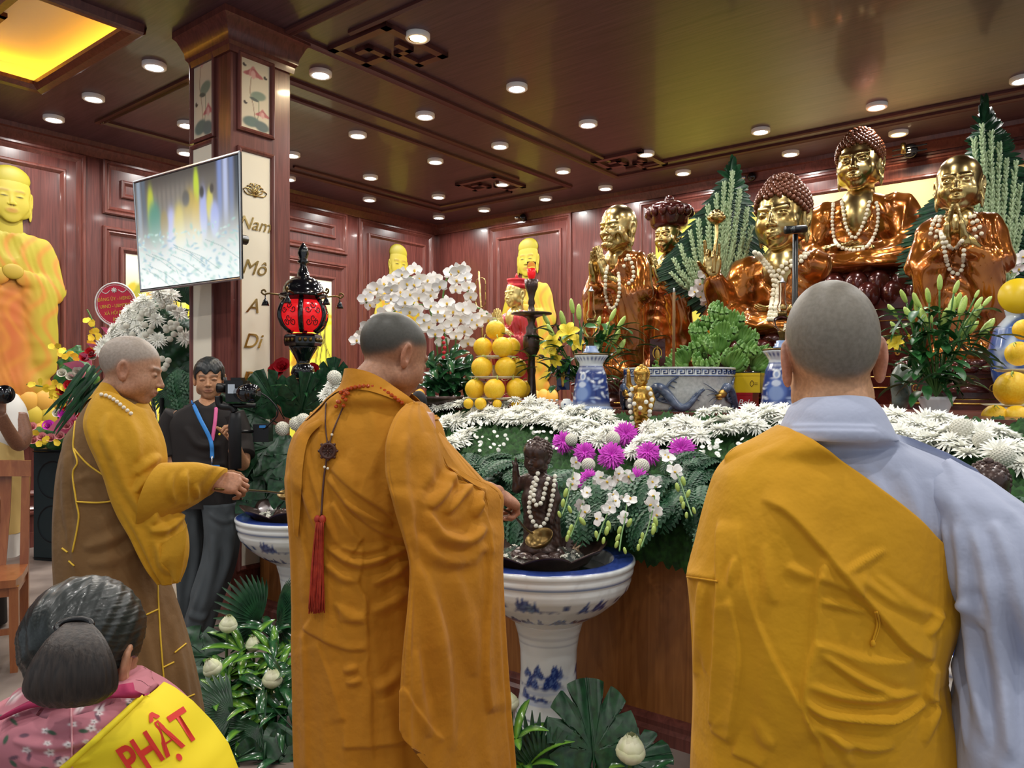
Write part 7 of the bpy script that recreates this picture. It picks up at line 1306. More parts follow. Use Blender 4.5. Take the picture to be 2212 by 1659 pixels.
for x, y, dx, dz_ in ((400, 800, .5, -.8), (390, 830, .3, -1), (415, 770, .9, -.4), (385, 790, .2, -1)): kid_leaf(fern[0], t, P(x, y, FS - .1), (dx, -.4, dz_), (0, -1, .3), 1.1, 'fern_leaf')
for k in range(26): x = random.uniform(178, 235); y = random.uniform(785, 860); p = P(x, y, FS + random.uniform(-.1, .1)); G = petal(random.uniform(.25, .4), .018, 6, .3, 0, .2, 2, .5); d = unit(A(-.6 + random.gauss(0, .2), -.3, -.9)); z = unit(A(-.3, -1, .4) - d * (A(-.3, -1, .4) @ d)); MB().loft(transf(G.reshape(-1, 3), np.stack([d, np.cross(z, d), z], 1), p).reshape(G.shape), closed=False).build('long_leaf', 'leaf dark', t)
# red greeting disc
c = P(252, 658, FS + .18); sg = thing('greeting_sign', 'round red greeting disc with gold lettering behind the white flower stand', 'sign', c); nz = unit(A(.1, -1, -.05)); X = unit(A(1, .1, .1)); Y = unit(np.cross(nz, X)) * 1; X = np.cross(Y, nz); a = np.linspace(0, 2 * PI, 60, endpoint=False); rx, ry = 43 / F * FS * 1.03, 47 / F * FS * 1.03
MB().prism(np.stack([np.cos(a) * rx, np.sin(a) * ry], 1), .012, c, X, Y).build('disc', 'red print', sg, smooth=False)
mb = MB()
for k, w in ((.985, .006), (.9, .0022)): pts = [c + nz * .013 + X * math.cos(q) * rx * k + Y * math.sin(q) * ry * k for q in np.linspace(0, 2 * PI, 70)]; mb.tube(pts, w, 5)
mb.build('white_border', 'white card', sg)
for i, (s, y) in enumerate((('ĐẢNG ỦY - HĐND', .26), ('UBND - UBMTTQ', -.06), ('XÃ HỘI ĐẠO', -.38), ('Kính', -.68))): text_obj(s, .036 if i < 3 else .045, c + nz * .0125 + Y * y * ry - X * rx * .03, X, Y, 'gold print', sg, depth=.002, shear=.3 if i == 3 else 0, sx=.8)
mb = MB(); o = c + nz * .014 + Y * ry * .66
for k in range(8): mb.tube([o, o + (X * math.cos(k * PI / 4) + Y * math.sin(k * PI / 4)) * .02], .004, 4)
for sgn in (1, -1): mb.tube(interp([o + X * sgn * .03, o + X * sgn * .06 - Y * .02, o + X * sgn * .09 + Y * .0, o + X * sgn * .075 + Y * .012], 16), .003, 4)
mb.build('scroll_ornament', 'white card', sg)
# loudspeaker and bouquet on it
sp = A(P(122, 1000, 6.5)[0], 6.5, 0); t = thing('loudspeaker', 'tall dark loudspeaker standing on the floor behind the brown robed monk', 'loudspeaker', sp, -.25, local=True)
MB().box((-.22, -.02, 0), (.22, .36, .96)).build('cabinet', 'speaker', t, smooth=False); MB().box((-.2, -.035, .03), (.2, -.02, .93)).build('grille', 'speaker', t, smooth=False); mb = MB()
for z, r in ((.7, .15), (.32, .15)): mb.lathe([(r, .0), (r + .008, .004), (r + .012, 0)], m=40, caps=(False, False)); mb.V[-1] = mb.V[-1][:, [0, 2, 1]] * A(1, -1, 1) + A(0, -.037, z)
for z in (.96, 0): mb.tube([(-.21, -.037, abs(z - .02)), (.21, -.037, abs(z - .02))], .005, 5)
mb.build('woofer_ring', 'dark metal', t)
GB = 6.25; t = thing('gift_bouquet', 'pink wrapped gift bouquet with yellow orchids and roses on the loudspeaker', 'bouquet', A(sp[0], sp[1] + .1, .962)); xy = lambda x, y: (x / 4.147, 560 + y / 4.147)
MB().lathe([(.001, 0), (.12, 0), (.15, .06), (.1, .12), (.001, .12)], A(sp[0], sp[1] + .1, .962), m=24).build('basket', 'bead brown', t)
V, Fq = nets(lambda p: smin(el(p, P(165, 850, GB + .25), (.17, .15, .4)), el(p, P(120, 945, GB + .2), (.28, .14, .1)), .1) + .03 * np.sin(p[:, 0] * 40) * np.sin(p[:, 2] * 43), P(130, 860, GB) - A(.5, .2, .6), P(130, 860, GB) + A(.5, .5, .6), .03); mb = MB(); mb.add(V, Fq); mb.build('leaf_mass', 'leaf', t)
for pts in ([(900, 605), (960, 615), (990, 660), (930, 760), (870, 760)], [(770, 750), (870, 770), (900, 850), (790, 850)], [(560, 935), (700, 910), (760, 960), (680, 1050), (600, 1030)], [(700, 840), (780, 850), (760, 900), (720, 890)], [(420, 1530), (560, 1400), (650, 1440), (640, 1560), (560, 1590)], [(600, 1420), (680, 1400), (660, 1600), (560, 1640)]):
    q = [P(*xy(*p), GB - .12 + .02 * k) for k, p in enumerate(pts)]; o = np.mean(q, 0) + A(0, .14, -.08); mb = MB(); mb.loft(np.array([interp(q, 14), np.array([o + (x - o) * .5 + A(0, .03, 0) for x in interp(q, 14)]), np.array([o] * 14)]), closed=False); mb.build('wrapping_paper', 'pink wrap', t)
rm = MB()
for n, r_, lf in ((7, 1, .5), (6, .75, .9), (5, .5, 1.2), (3, .3, 1.4)):
    for k in range(n): rm.loft(rz(petal(r_, r_ * .6, 3, .4, lf, -.3, 4, .4), (k + r_) * 2 * PI / n), closed=False)
RO = {k: proto_obj(rm, 'rose', m) for k, m in (('r', 'petal red'), ('p', 'petal rose'), ('w', 'petal cream'), ('m', 'petal pink'))}
yo = MB()
for a, L, w in ((-1.57, 1.3, .75), (.6, .6, .3), (2.5, .6, .3), (1.57, .6, .25)): yo.loft(rz(petal(L, w, 3, .2, .2, .2, 2, .3), a), closed=False)
YO = proto_obj(yo, 'yellow_blossom', 'petal yellow')
for k, pts, sz in (('r', ((770, 890), (630, 1140), (600, 1330), (690, 1430), (820, 850), (560, 1190)), .06), ('p', ((660, 1170), (650, 1310), (640, 1240), (600, 1500), (270, 1580), (460, 1610), (540, 1590), (300, 1630), (290, 1510), (380, 1600)), .05), ('w', ((660, 1390), (700, 1270), (640, 1060), (700, 1010), (830, 880), (560, 1030), (520, 1390)), .05), ('m', ((440, 1500), (580, 1400)), .06)):
    for x, y in pts: p = P(*xy(x, y), GB - .02); child(RO[k], t, p, toc(p) + A(-.2, 0, .4), sz)
YP = [(790, 540), (830, 560), (820, 650), (860, 660), (510, 780), (530, 830), (570, 810), (600, 860), (650, 860), (670, 890), (480, 790), (300, 1120), (365, 1110), (400, 1160), (450, 1150), (490, 1180), (510, 1230), (600, 1220), (560, 1240), (500, 1110), (560, 1280), (640, 840), (880, 710), (800, 740), (810, 690), (440, 1160), (460, 1210), (520, 1200), (580, 1170), (380, 1490), (420, 1600), (360, 1640), (250, 1640), (500, 1630), (330, 1560), (400, 1640), (850, 800), (840, 760), (560, 1140)]
for x, y in YP: p = P(*xy(x, y), GB - .06); child(YO, t, p, toc(p) + RNG.normal(0, .3, 3), .034)
for pts in ([(650, 900), (570, 820), (470, 780)], [(560, 1200), (420, 1150), (240, 1120)], [(860, 720), (830, 560), (780, 450)], [(640, 1280), (500, 1240), (440, 1240)]): MB().tube(A(*[P(*xy(*p), GB) for p in interp(pts, 16)]), .006, 5).build('stem', 'stem green', t)
for (x, y), lab in zip(((612, 795), (676, 806), (600, 806)), ('red bloom on the pillar side of the black lantern stand', 'red bloom right beside the black lantern stand', 'second red bloom near the pillar by the lantern')): tag(place(RO['r'], P(x, y, 4.9), A(0, -1, .5), .07), lab, 'flower')
# carved wooden chair
f = unit(A(.44, -.9, 0)); ct = thing('wooden_chair', 'polished wooden chair with carved back splat', 'chair', A(-2.88, 4.05, 0), math.atan2(f[0], -f[1]), local=True)
def leg(x, y, h, ang=0, top=None): mb = MB(); mb.loft([[(x + sx * w, y + sy * w + dy, z) for sx, sy in ((-1, -1), (1, -1), (1, 1), (-1, 1))] for z, w, dy in ((0, .017, 0), (h * .5, .021, 0), (h, .021, 0))] + ([[(x + sx * .02, y + sy * .018 + .07, top) for sx, sy in ((-1, -1), (1, -1), (1, 1), (-1, 1))]] if top else [])); mb.build('leg', 'chair wood', ct, smooth=False)
for x in (-.2, .2): leg(x, -.19, .45); leg(x, .19, .46, top=1.06)
MB().loft([[(-.21, -.22, z), (.21, -.22, z), (.225, -.1, z), (.22, .2, z), (-.22, .2, z), (-.225, -.1, z)] for z in (.45, .49)]).build('seat', 'chair wood', ct, auto=30)
MB().box((-.2, -.2, .4), (.2, -.18, .45)).box((-.2, .18, .4), (.2, .2, .45)).box((-.21, -.19, .4), (-.19, .19, .45)).box((.19, -.19, .4), (.21, .19, .45)).build('apron', 'chair wood', ct, smooth=False)
for lo, hi in (((-.2, -.2, .2), (.2, -.18, .23)), ((.19, -.19, .15), (.21, .19, .18)), ((-.21, -.19, .15), (-.19, .19, .18))): MB().box(lo, hi).build('stretcher', 'chair wood', ct, smooth=False)
mb = MB(); mb.loft([[(x, .235 + (z - .98) * .16 - .015 * math.cos(x * 6), z + .012 * math.cos(x * 7)) for x in np.linspace(-.225, .225, 14)] for z in (.98, 1.07)], closed=False); mb.loft([[(x, .26 + (z - .98) * .16 - .015 * math.cos(x * 6), z + .012 * math.cos(x * 7)) for x in np.linspace(-.225, .225, 14)] for z in (.98, 1.07)], closed=False); mb.loft([[(x, y - .015 * math.cos(x * 6), 1.07 + .012 * math.cos(x * 7)) for x in np.linspace(-.225, .225, 14)] for y in (.249, .275)], closed=False); mb.build('top_rail', 'chair wood', ct)
MB().loft([[(-w, .19 + (z - .47) * .13 + e, z), (w, .19 + (z - .47) * .13 + e, z), (w, .19 + (z - .47) * .13 + .016 + e, z), (-w, .19 + (z - .47) * .13 + .016 + e, z)] for z, w, e in ((.47, .11, 0), (.6, .115, .012), (.8, .125, .01), (1.0, .13, 0))]).build('back_splat', 'chair wood', ct, auto=30)
mb = MB(); yb = lambda z: .19 + (z - .47) * .13 + .006
for k in (.075, .06, .045): mb.tube([(x * k, yb(.8 + z * k), .8 + z * k) for x, z in ((-1, -1), (1, -1), (1, 1), (-1, 1), (-1, -1))], .004, 4)
for x in (-.5, 0, .5): mb.tube([(x * .06, yb(.76), .76), (x * .06, yb(.84), .84)], .0035, 4); mb.tube([(-.03, yb(.8 + x * .06), .8 + x * .06), (.03, yb(.8 + x * .06), .8 + x * .06)], .0035, 4)
mb.tube(interp([(-.05, yb(.7), .71), (0, yb(.69), .69), (.05, yb(.7), .71)], 10), .004, 4); mb.build('carved_emblem', 'chair wood', ct)
# ---------------------------------------------------------------- hair
def hair_mesh(kind, h=.02):
    def f(p):
        x, y, z = p.T; d = el(p, (0, .095, .14), (.372 if kind == 'short' else .365, .46, .415)) + .008 * np.sin(x * 45 + 12 * y) * np.sin(y * 30 + z * 20)
        if kind == 'short': front = .17 + .05 * np.sin(x * 26) * (y < 0); line = np.where(y < -.12, front, np.where(y < .06, -.02 - .3 * (y + .12) * 0, -.28)); line = np.where((y < .0) & (y > -.2) & (np.abs(x) > .28), -.06, line)
        else: line = np.where(y < -.1, .15, np.where(y < .1, .02, -.05 - 1. * np.clip(y - .1, 0, .25))); d = d - .02 * soft(np.abs(z - .05) * 0 + np.hypot(x + .03, z - .06) - .1, .05) * (y > .2)
        return smax(d, line - z, .025)
    k = ('hair', kind)
    if k not in HEADS: HEADS[k] = nets(f, (-.46, -.46, -.5), (.46, .64, .64), h)
    return HEADS[k]
# ---------------------------------------------------------------- cameraman
def cameraman():
    D = 4.4; t = thing('person', 'cameraman in black T-shirt and grey trousers filming with a handheld camera', 'person', A(P(445, 1300, D)[0], D, 0)); SK = 'c08c68'
    b = MB(); hc = P(452, 818, D); fc_ = (.3, -.95); R = put_head(b, hc, .232, fc_, .1, -.02, lambda V: head_col(V, SK, '8a4a44', '1c1411'), h=.014, neck=.45, nw=.2)
    b.tube(interp([P(372, 905, D), P(366, 960, D - .02), P(380, 1005, D - .05), P(425, 1022, D - .2), P(470, 1030, D - .3)], 30), np.linspace(.05, .03, 30), 14, col=lc(SK)); put_hand(b, P(472, 1030, D - .31), (1, -.2, .1), (0, -.6, .8), .95, False, SK, curl=(.7, .8, .9, .9))
    b.tube(interp([P(505, 905, D), P(522, 965, D - .02), P(524, 1002, D - .08), P(515, 985, D - .22), P(508, 962, D - .3)], 30), np.linspace(.05, .028, 30), 14, col=lc(SK)); put_hand(b, P(505, 962, D - .3), (.25, -.35, 1), (.75, .6, 0), .95, True, SK, curl=(.95, 1, 1, 1.05), thumb=(.5, .6))
    for x, y, d, dx in ((437, 1372, D - .06, .5), (402, 1352, D + .12, -.2)):
        f0 = A(P(x, y, d)[0], d, 0); b.tube(interp([f0 + A(0, .02, .2), f0 + A(0, .02, .08), f0 + A(.02 * dx, -.05, .05), f0 + A(.1 * dx, -.12, .025), f0 + A(.16 * dx, -.17, .015)], 16), [.04, .04, .04, .04, .04, .042, .042, .042, .04, .038, .036, .034, .03, .026, .022, .015], 12, col=lc(SK))
        for k in range(5): o = f0 + A(.14 * dx + (k - 2) * .016, -.165 + .004 * k, .014); b.tube([o, o + A(.02 * dx, -.03, -.002)], [.011, .008], 8, col=lc(SK))
    b.tube([P(452, 862, D), P(446, 900, D), P(446, 1000, D), P(446, 1090, D)], [.05, .1, .1, .1], 14, col=lc(SK)); b.tube([P(380, 905, D), P(508, 905, D)], .05, 12, col=lc(SK)); b.tube([P(415, 1085, D + .03), P(412, 1200, D + .05), P(402, 1350, D + .12)], [.07, .055, .04], 12, col=lc(SK)); b.tube([P(480, 1085, D - .02), P(470, 1200, D - .04), P(432, 1365, D - .06)], [.07, .055, .04], 12, col=lc(SK)); b.build('body', 'skin', t)
    mb = MB(); V, Fq = hair_mesh('short'); mb.add(transf(V, R, hc, .232), Fq); mb.build('hair', 'hair', t)
    rows = [(866, 432, 476, D + .02, .06), (876, 408, 492, D, .085), (890, 380, 508, D, .1), (915, 366, 516, D, .12), (950, 372, 516, D, .13), (1000, 376, 512, D, .13), (1050, 380, 511, D, .135), (1092, 382, 514, D, .14)]
    f = Folds()
    for q, w, h in (([(400, 920), (430, 960), (480, 960)], 8, .01), ([(400, 990), (440, 1010), (490, 1000)], 8, .01), ([(500, 920), (480, 970), (495, 1040)], 7, .01), ([(395, 1040), (430, 1060)], 7, .01)): f.ridge(q, w, h)
    mb = MB(); garment(mb, rows, 70, 110, [(405, 880), (432, 868), (455, 878), (476, 870), (495, 882)], 1092, f, (.004, 6), 3, close=True)
    for K in ([P(383, 896, D), P(370, 920, D), P(364, 955, D - .01), P(368, 990, D - .03)], [P(500, 896, D), P(512, 925, D), P(520, 960, D - .01), P(524, 985, D - .05)]): mb.tube(interp(K, 20), np.linspace(.075, .07, 20), 22)
    s = mb.build('t_shirt', 'shirt black', t)
    LG = [[(1085, 382, 452, D + .02, .13), (1120, 384, 450, D + .03, .12), (1200, 385, 443, D + .05, .11), (1280, 388, 436, D + .07, .1), (1350, 386, 424, D + .1, .09), (1356, 385, 424, D + .1, .09)], [(1085, 440, 514, D - .02, .13), (1120, 446, 515, D - .03, .125), (1180, 446, 513, D - .04, .115), (1240, 432, 500, D - .05, .11), (1300, 413, 478, D - .05, .105), (1350, 398, 462, D - .04, .1), (1376, 396, 456, D - .04, .1)]]
    f = Folds()
    for q, w, h in (([(500, 1120), (490, 1220), (450, 1330)], 9, .014), ([(460, 1150), (462, 1240), (425, 1340)], 8, .012), ([(420, 1110), (425, 1200), (410, 1300)], 8, .012), ([(405, 1320), (430, 1335), (455, 1325)], 6, .012), ([(450, 1105), (480, 1125), (512, 1118)], 6, .01)): f.ridge(q, w, h)
    mb = MB(); [garment(mb, L, 60, 70, L[0][0], L[-1][0], f, (.005, 5), 5, caps=(True, True)) for L in LG]; mb.build('trousers', 'trouser grey', t)
    tr = bvh(s); mb = MB(); mb.tube(drape_pts(tr, [(415, 868), (432, 905), (455, 952), (458, 990)], .012, None, D - .13), .012, 6, flat=(0, 1, 0)); mb.build('blue_lanyard', 'lanyard blue', t); mb = MB(); mb.tube(drape_pts(tr, [(467, 880), (464, 915), (458, 952)], .012, None, D - .13), .011, 6, flat=(0, 1, 0)); mb.build('pink_lanyard', 'lanyard pink', t)
    q = hit(tr, 458, 985, .02); q = P(458, 985, D - .16) if q is None else q; mb = MB(); mb.tube([q, q - A(0, 0, .05)], .006, 6); mb.build('lanyard_clip', 'silver', t); q = q - A(0, .015, .05); mb = MB(); mb.box(q + A(-.05, -.004, -.09), q + A(.05, .0, 0)); mb.build('name_badge', 'lanyard blue', t, smooth=False); mb = MB(); mb.box(q + A(-.042, -.006, -.085), q + A(.042, -.004, -.03)); mb.build('badge_card', 'white card', t, smooth=False)
    mb = MB(); [mb.ball(P(x, y, D - .14), .007, 6, 5) for x, y in ((478, 930), (474, 938), (482, 936), (476, 926))]; mb.build('shirt_print', 'petal yellow', t)
cameraman()
CD = 4.04; t = thing('video_camera', 'black camera on a gimbal grip held by the cameraman', 'camera', P(508, 900, CD)); mb = MB(); mb.tube([P(508, 892, CD), P(508, 905, CD), P(507, 920, CD), P(508, 1012, CD)], [.026, .03, .034, .032], 16); mb.build('gimbal_grip', 'black rubber', t)
mb = MB(); mb.tube(interp([P(508, 890, CD), P(500, 880, CD), P(476, 876, CD), P(472, 855, CD)], 16), .02, 10); mb.tube([P(485, 877, CD), P(552, 876, CD)], .012, 8); mb.tube([P(470, 838, CD), P(490, 838, CD)], .026, 14); mb.build('gimbal_arm', 'black', t)
mb = MB(); a, b_ = P(487, 868, CD - .05), P(540, 822, CD + .06); mb.box(a, b_); mb.box(P(498, 824, CD - .03), P(530, 816, CD + .04)); mb.build('camera_body', 'black', t, smooth=False)
mb = MB(); mb.tube([P(520, 848, CD - .03), P(530, 849, CD - .09), P(545, 850, CD - .14)], [.04, .048, .05], 20); mb.build('lens', 'black gloss', t); mb = MB(); mb.box(P(492, 850, CD - .056), P(508, 830, CD - .05)); mb.build('side_panel', 'silver', t, smooth=False); mb = MB(); mb.tube([P(488, 835, CD), P(486, 815, CD)], .01, 8); mb.build('microphone_rod', 'black', t); mb = MB(); mb.tube(interp([P(540, 838, CD), P(580, 860, CD), P(600, 895, CD + .02), P(560, 935, CD + .1)], 24), .004, 6); mb.build('cable', 'black rubber', t)
t = thing('field_monitor', 'small black monitor box beside the camera grip', 'monitor', P(560, 930, 4.15)); mb = MB(); mb.box(P(546, 955, 4.12), P(590, 915, 4.2)); mb.build('housing', 'black', t, smooth=False); mb = MB(); mb.box(P(560, 924, 4.11), P(574, 919, 4.12)); mb.build('blue_light', 'lanyard blue', t, smooth=False); mb = MB(); mb.tube([P(514, 932, 4.05), P(548, 932, 4.13)], .01, 8); mb.build('mount_arm', 'black', t)
# ---------------------------------------------------------------- bowing woman near the camera
def unit2(v): return v / np.linalg.norm(v, axis=1)[:, None]
def woman():
    D = 1.12; t = thing('person', 'woman bowing, seen from behind, in pink floral blouse with yellow sash', 'person', P(170, 2700, D + .05)); hc = P(188, 1421, D); SZ = .206; face = (.12, 1)
    b = MB(); R = put_head(b, hc, SZ, face, .38, -.03, lambda V: head_col(V, 'a8785c', '8a4a44', '1c1411', ear='b98566'), neck=.25, nw=.19); b.build('body', 'skin', t)
    mb = MB(); V, Fq = hair_mesh('tied', .0095); ph = np.arctan2(V[:, 0] + .03, V[:, 2] - .06) + .15 * np.sin(V[:, 1] * 6); k = sum(np.sin(ph * f + o) for f, o in ((61, 0), (97, 2), (143, 1), (37, 4))) / 4; k = np.clip(.5 + .5 * k, 0, 1)[:, None] ** 1.5
    rr = (k - .5) * .006 * np.clip(np.hypot(V[:, 0] + .03, V[:, 2] - .06) * 5, 0, 1)[:, None]; V = V + unit2(V - A(0, .09, .13)) * rr; mb.add(transf(V * 1.02, R, hc, SZ), Fq, lc('0f1312') * (1 - k) + lc('2c3331') * k); mb.build('hair', 'hair strands', t)
    tie = P(168, 1348, D - .125); mb = MB(); q = A(*[P(x, y, d) for x, y, d in interp([(170, 1342, D - .1), (168, 1350, D - .14), (162, 1385, D - .165), (156, 1440, D - .17), (152, 1490, D - .165), (150, 1516, D - .16)], 30)]); w = interp([[.013], [.019], [.037], [.053], [.057], [.04]], 30)[:, 0]; a = np.arange(60) * 2 * PI / 60
    mb.loft([[c + A(math.cos(k) * r * (1 + .03 * math.sin(k * 19 + .6 * math.sin(i * .3))), math.sin(k) * r * .5 * (1 + .05 * math.sin(k * 23 + i * .05)), 0) for k in a] for i, (c, r) in enumerate(zip(q, w))]); mb.build('ponytail', 'ponytail', t)
    mb = MB(); mb.tube([tie + A(.022 * math.cos(k), -.008 + .01 * math.sin(k), .006 * math.sin(k)) for k in np.linspace(0, 2 * PI, 24)], .004, 6); mb.build('hair_tie', 'black', t)
    rows = [(1470, 120, 292, D - .03, .075), (1495, 70, 318, D - .035, .1), (1515, 10, 348, D - .03, .115), (1545, -45, 388, D - .02, .125), (1590, -85, 434, D, .13), (1640, -110, 470, D, .14), (1720, -125, 500, D, .15), (1900, -130, 515, D + .02, .16), (2300, -130, 520, D + .05, .18), (2700, -150, 540, D + .08, .2)]
    f = Folds(); [f.ridge(q, w, h) for q, w, h in (([(20, 1600), (120, 1610), (230, 1590)], 10, .004), ([(40, 1640), (120, 1650), (200, 1640)], 9, .004))]
    mb = MB(); Rr = garment(MB(), rows, 260, 420, [(60, 1505), (125, 1485), (200, 1490), (290, 1485), (318, 1500)], 2700, f, (.0015, 9), 3, close=True, ease=2.2); n, m = Rr.shape[:2]; px = proj(Rr.reshape(-1, 3)); g = np.random.default_rng(8); C = np.zeros((n * m, 3)) + lc('bd7580')
    for k in range(150):
        x, y = g.uniform(-140, 520), g.uniform(1490, 1760); r = g.uniform(7, 13); tt = g.random() * 6; cand = np.nonzero((np.abs(px[:, 0] - x) < 26) & (np.abs(px[:, 1] - y) < 26))[0]
        if not len(cand): continue
        d = px[cand] - A(x, y); an = np.arctan2(d[:, 1], d[:, 0]) - tt; rr = np.hypot(d[:, 0], d[:, 1] * 1.5); kind = k % 5
        if kind < 3: mk = soft(rr - r * (.55 + .45 * np.abs(np.cos(an * 2.5))), 1.2); C[cand] = C[cand] * (1 - mk[:, None]) + lc('eee2e0') * mk[:, None]; mk = soft(rr - r * .22, .8); C[cand] = C[cand] * (1 - mk[:, None]) + lc('4a2c30') * mk[:, None]
        else: mk = soft(np.hypot((d[:, 0] * math.cos(tt) + d[:, 1] * math.sin(tt)) / 11, (-d[:, 0] * math.sin(tt) + d[:, 1] * math.cos(tt)) / 4.5) - 1, .1); C[cand] = C[cand] * (1 - mk[:, None]) + lc(('47604c', '6b4a58')[kind % 2]) * mk[:, None]
    mb.loft(Rr[:, ::-1], caps=(False, False), col=C.reshape(n, m, 3)[:, ::-1].reshape(-1, 3)); bl = mb.build('blouse', 'cloth painted', t); tr = bvh(bl)
    mb = MB()
    for E in ([[(0, 1548), (30, 1530), (75, 1508), (120, 1492), (160, 1488)], [(2, 1556), (60, 1532), (110, 1524), (160, 1516), (176, 1512)]], [[(185, 1490), (225, 1486), (262, 1478), (288, 1474)], [(215, 1512), (250, 1508), (290, 1508), (316, 1502)]]):
        a_, c_ = drape_pts(tr, E[0], .03, 24, D - .05), drape_pts(tr, E[1], .014, 24, D - .08); mb.loft(np.stack([a_, a_ * .5 + c_ * .5 + A(0, -.014, .004), c_, c_ + A(0, .01, 0)], 0), closed=False)
    mb.build('collar', 'collar rose', t)
    MB().tube(drape_pts(tr, [(154, 1530), (155, 1580), (156, 1640), (156, 1700)], .001), .0013, 6).build('zip_seam', 'petal rose', t); q = hit(tr, 153, 1522, .006); q = q if q is not None else P(153, 1522, D - .1); mb = MB(); mb.tube([q, q - A(0, 0, .012)], [.003, .002], 6); mb.build('zip_pull', 'bead ivory', t)
    ys = np.linspace(1502, 1760, 90); Lx = np.interp(ys, [1500, 1530, 1560, 1600, 1659, 1760], [308, 276, 242, 196, 130, 20]); Rx = np.interp(ys, [1500, 1506, 1515, 1545, 1590, 1640, 1720, 1760], [316, 330, 347, 387, 432, 468, 499, 504]) - 1.5; G = []
    for y, l, r in zip(ys, Lx, Rx):
        row = []
        for x in np.linspace(l, max(r, l + 4), 70): h = hit(tr, x, y, .006); row.append(h if h is not None else (row[-1] if row else P(x, y, D - .02)))
        e = row[-1]; row += [e + A(.002, .02, 0), e + A(0, .05, 0)]; G.append(row)
    G = np.array(G); G[:, 1:-1] = .5 * G[:, 1:-1] + .25 * (G[:, :-2] + G[:, 2:]); mb = MB(); mb.loft(G, closed=False); sa = mb.build('sash', 'sash yellow', t); ts = bvh(sa)
    MB().tube(drape_pts(ts, [(305, 1506), (276, 1534), (245, 1563), (200, 1604), (140, 1657), (90, 1700)], .003), .0045, 6).build('sash_hem', 'sash yellow', sa)
    V, Fs = text_geo('PHẬT', 1, bold=.022); w = V[:, 0].max() - V[:, 0].min(); ux, uy = A(147, -96) / w, A(-40, -62) / .72; o = A(345, 1608); mb = MB(); Vp = []
    V3, F3 = V[:, :2] - A((V[:, 0].max() + V[:, 0].min()) / 2, 0), [[f[0], f[i], f[i + 1]] for f in Fs for i in range(1, len(f) - 1)]
    base = V[:, 1].min() if False else -.0
    pts = o + V3[:, :1] * ux + V3[:, 1:2] * uy
    for x, y in pts: h = hit(ts, x, y, .0025); Vp.append(h if h is not None else P(x, y, D - .12))
    mb.add(np.array(Vp), np.array(F3)); mb.build('red_lettering', 'red text', sa)
woman()
# person cut by the picture's edge
D = 4.7; t = thing('person', 'person in white shirt and pale yellow vest cut off by the picture edge', 'person', A(P(-10, 1000, D)[0], D, 0)); b = MB(); hc = P(-46, 785, D); R = put_head(b, hc, .232, (.5, -.8), .1, 0, lambda V: head_col(V, 'a97352', '8a4a44', '1c1411'), neck=.5)
b.tube(interp([P(40, 900, D - .05), P(52, 940, D - .1), P(40, 960, D - .15), P(15, 925, D - .25), P(0, 895, D - .3)], 24), np.linspace(.05, .032, 24), 14, col=lc('8a5f48')); put_hand(b, P(0, 893, D - .3), (-.2, -.2, 1), (.8, -.5, 0), .95, True, '8a5f48', curl=(.7, .8, .8, .9)); b.build('body', 'skin', t); mb = MB(); V, Fq = hair_mesh('short'); mb.add(transf(V, R, hc, .232), Fq); mb.build('hair', 'hair', t)
rows = [(845, -70, 25, D, .08), (862, -95, 26, D, .1), (890, -105, 36, D, .12), (930, -105, 40, D, .13), (980, -100, 42, D, .13), (1060, -95, 42, D, .14), (1200, -95, 42, D, .14)]
mb = MB(); garment(mb, rows, 50, 80, 848, 1200, None, (.006, 6), 2, close=True); mb.tube(interp([P(12, 872, D), P(28, 892, D - .03), P(36, 925, D - .07), P(36, 948, D - .1)], 16), np.linspace(.085, .062, 16), 18); mb.build('shirt', 'white shirt', t)
vr = [(r[0], r[1] - 3, r[2] - 10 if r[0] < 960 else r[2] + 2, r[3], r[4] + .012) for r in rows]; mb = MB(); garment(mb, vr, 40, 80, 856, 1150, None, (.004, 6), 2, close=True); mb.build('vest', 'vest yellow', t)
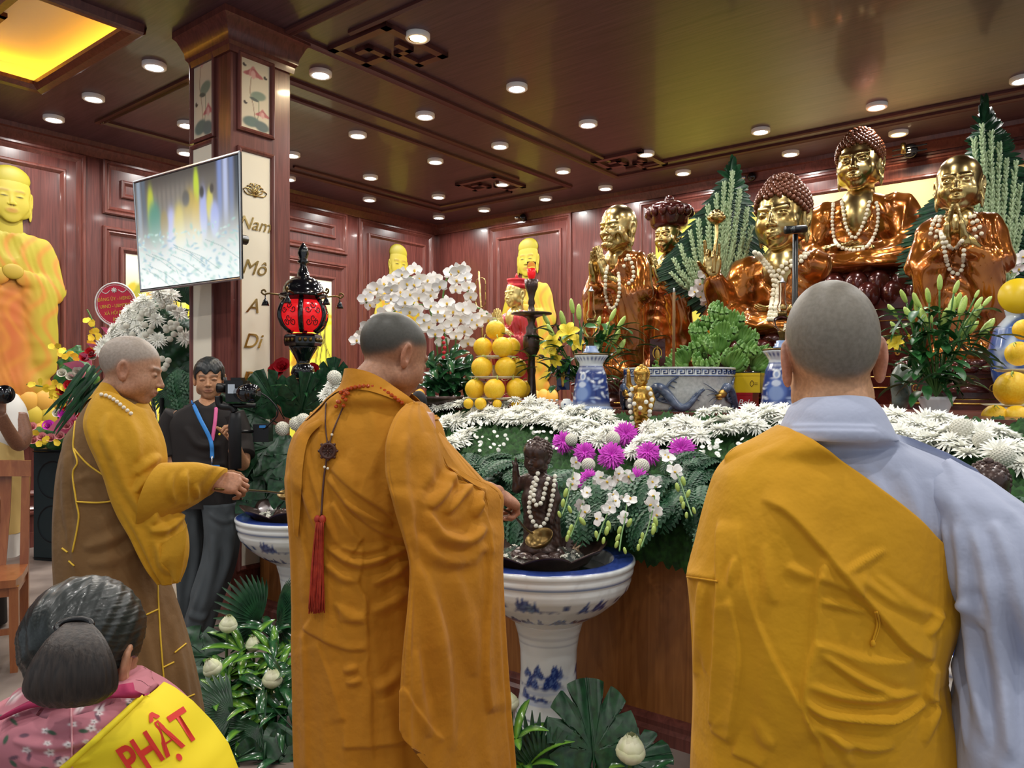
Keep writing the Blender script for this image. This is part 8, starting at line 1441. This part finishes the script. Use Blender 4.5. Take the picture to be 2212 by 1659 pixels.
MB().loft([[(P(-60, 1200, D)[0] + w * math.cos(k), D + w * .7 * math.sin(k), z) for k in np.linspace(0, 2 * PI, 24, endpoint=False)] for z, w in ((0.02, .2), (.5, .19), (.95, .2))]).build('trousers', 'shirt black', t)
t = thing('hand_camera', 'black camera held up by the person at the picture edge', 'camera', P(4, 852, D - .36)); mb = MB(); mb.box(P(-25, 872, D - .4), P(10, 836, D - .32)); mb.build('camera_body', 'black', t, smooth=False); mb = MB(); mb.tube([P(0, 852, D - .42), P(10, 852, D - .5)], [.05, .052], 20); mb.build('lens', 'black gloss', t)
# small fittings high on the wall
for lab, px, py in (('small black security camera above the corner wall panel', 1130, 470), ('small black security camera high behind the tall palm cone', 1624, 382)):
    k = (px - CX) / F; r = 8.17 / (.6149 * k + .7886); c = P(px, py, r); t = thing('security_camera', lab, 'camera', c); mb = MB(); mb.ball(c, .05, 14, 10); mb.tube([c, c + EY * .1], .03, 10); mb.build('dome', 'black gloss', t); mb = MB(); mb.tube([c - EY * .02 - EX * .06, c - EY * .05 - EX * .1], .022, 10); mb.build('lens_tube', 'silver', t)
k = (1967 - CX) / F; r = 8.1 / (.6149 * k + .7886); c = P(1967, 327, r); t = thing('wall_lamp', 'small black wall lamp with brass tube above the young monk statue', 'wall lamp', c); mb = MB(); mb.lathe([(.001, 0), (.065, 0), (.07, .02), (.05, .04), (.001, .04)], m=28); mb.V = [transf(v, frame(-EY), c) for v in mb.V]
for s_ in (.02, -.03): mb.tube([c - EY * .05 - EX * .15 + A(0, 0, s_), c - EY * .05 + EX * .15 + A(0, 0, s_ + .01)], .008, 6)
mb.tube([c, c + EY * .14], .03, 10); mb.build('lamp_body', 'black gloss', t); mb = MB(); mb.tube([c - EY * .07 + A(0, 0, -.03) - EX * .05, c - EY * .07 + A(0, 0, .07) - EX * .05], .022, 12); mb.build('brass_tube', 'gold', t)
# throwaway prototypes never linked into the scene
for o in list(bpy.data.objects):
    if not o.users_collection and o.users == 0: bpy.data.objects.remove(o)
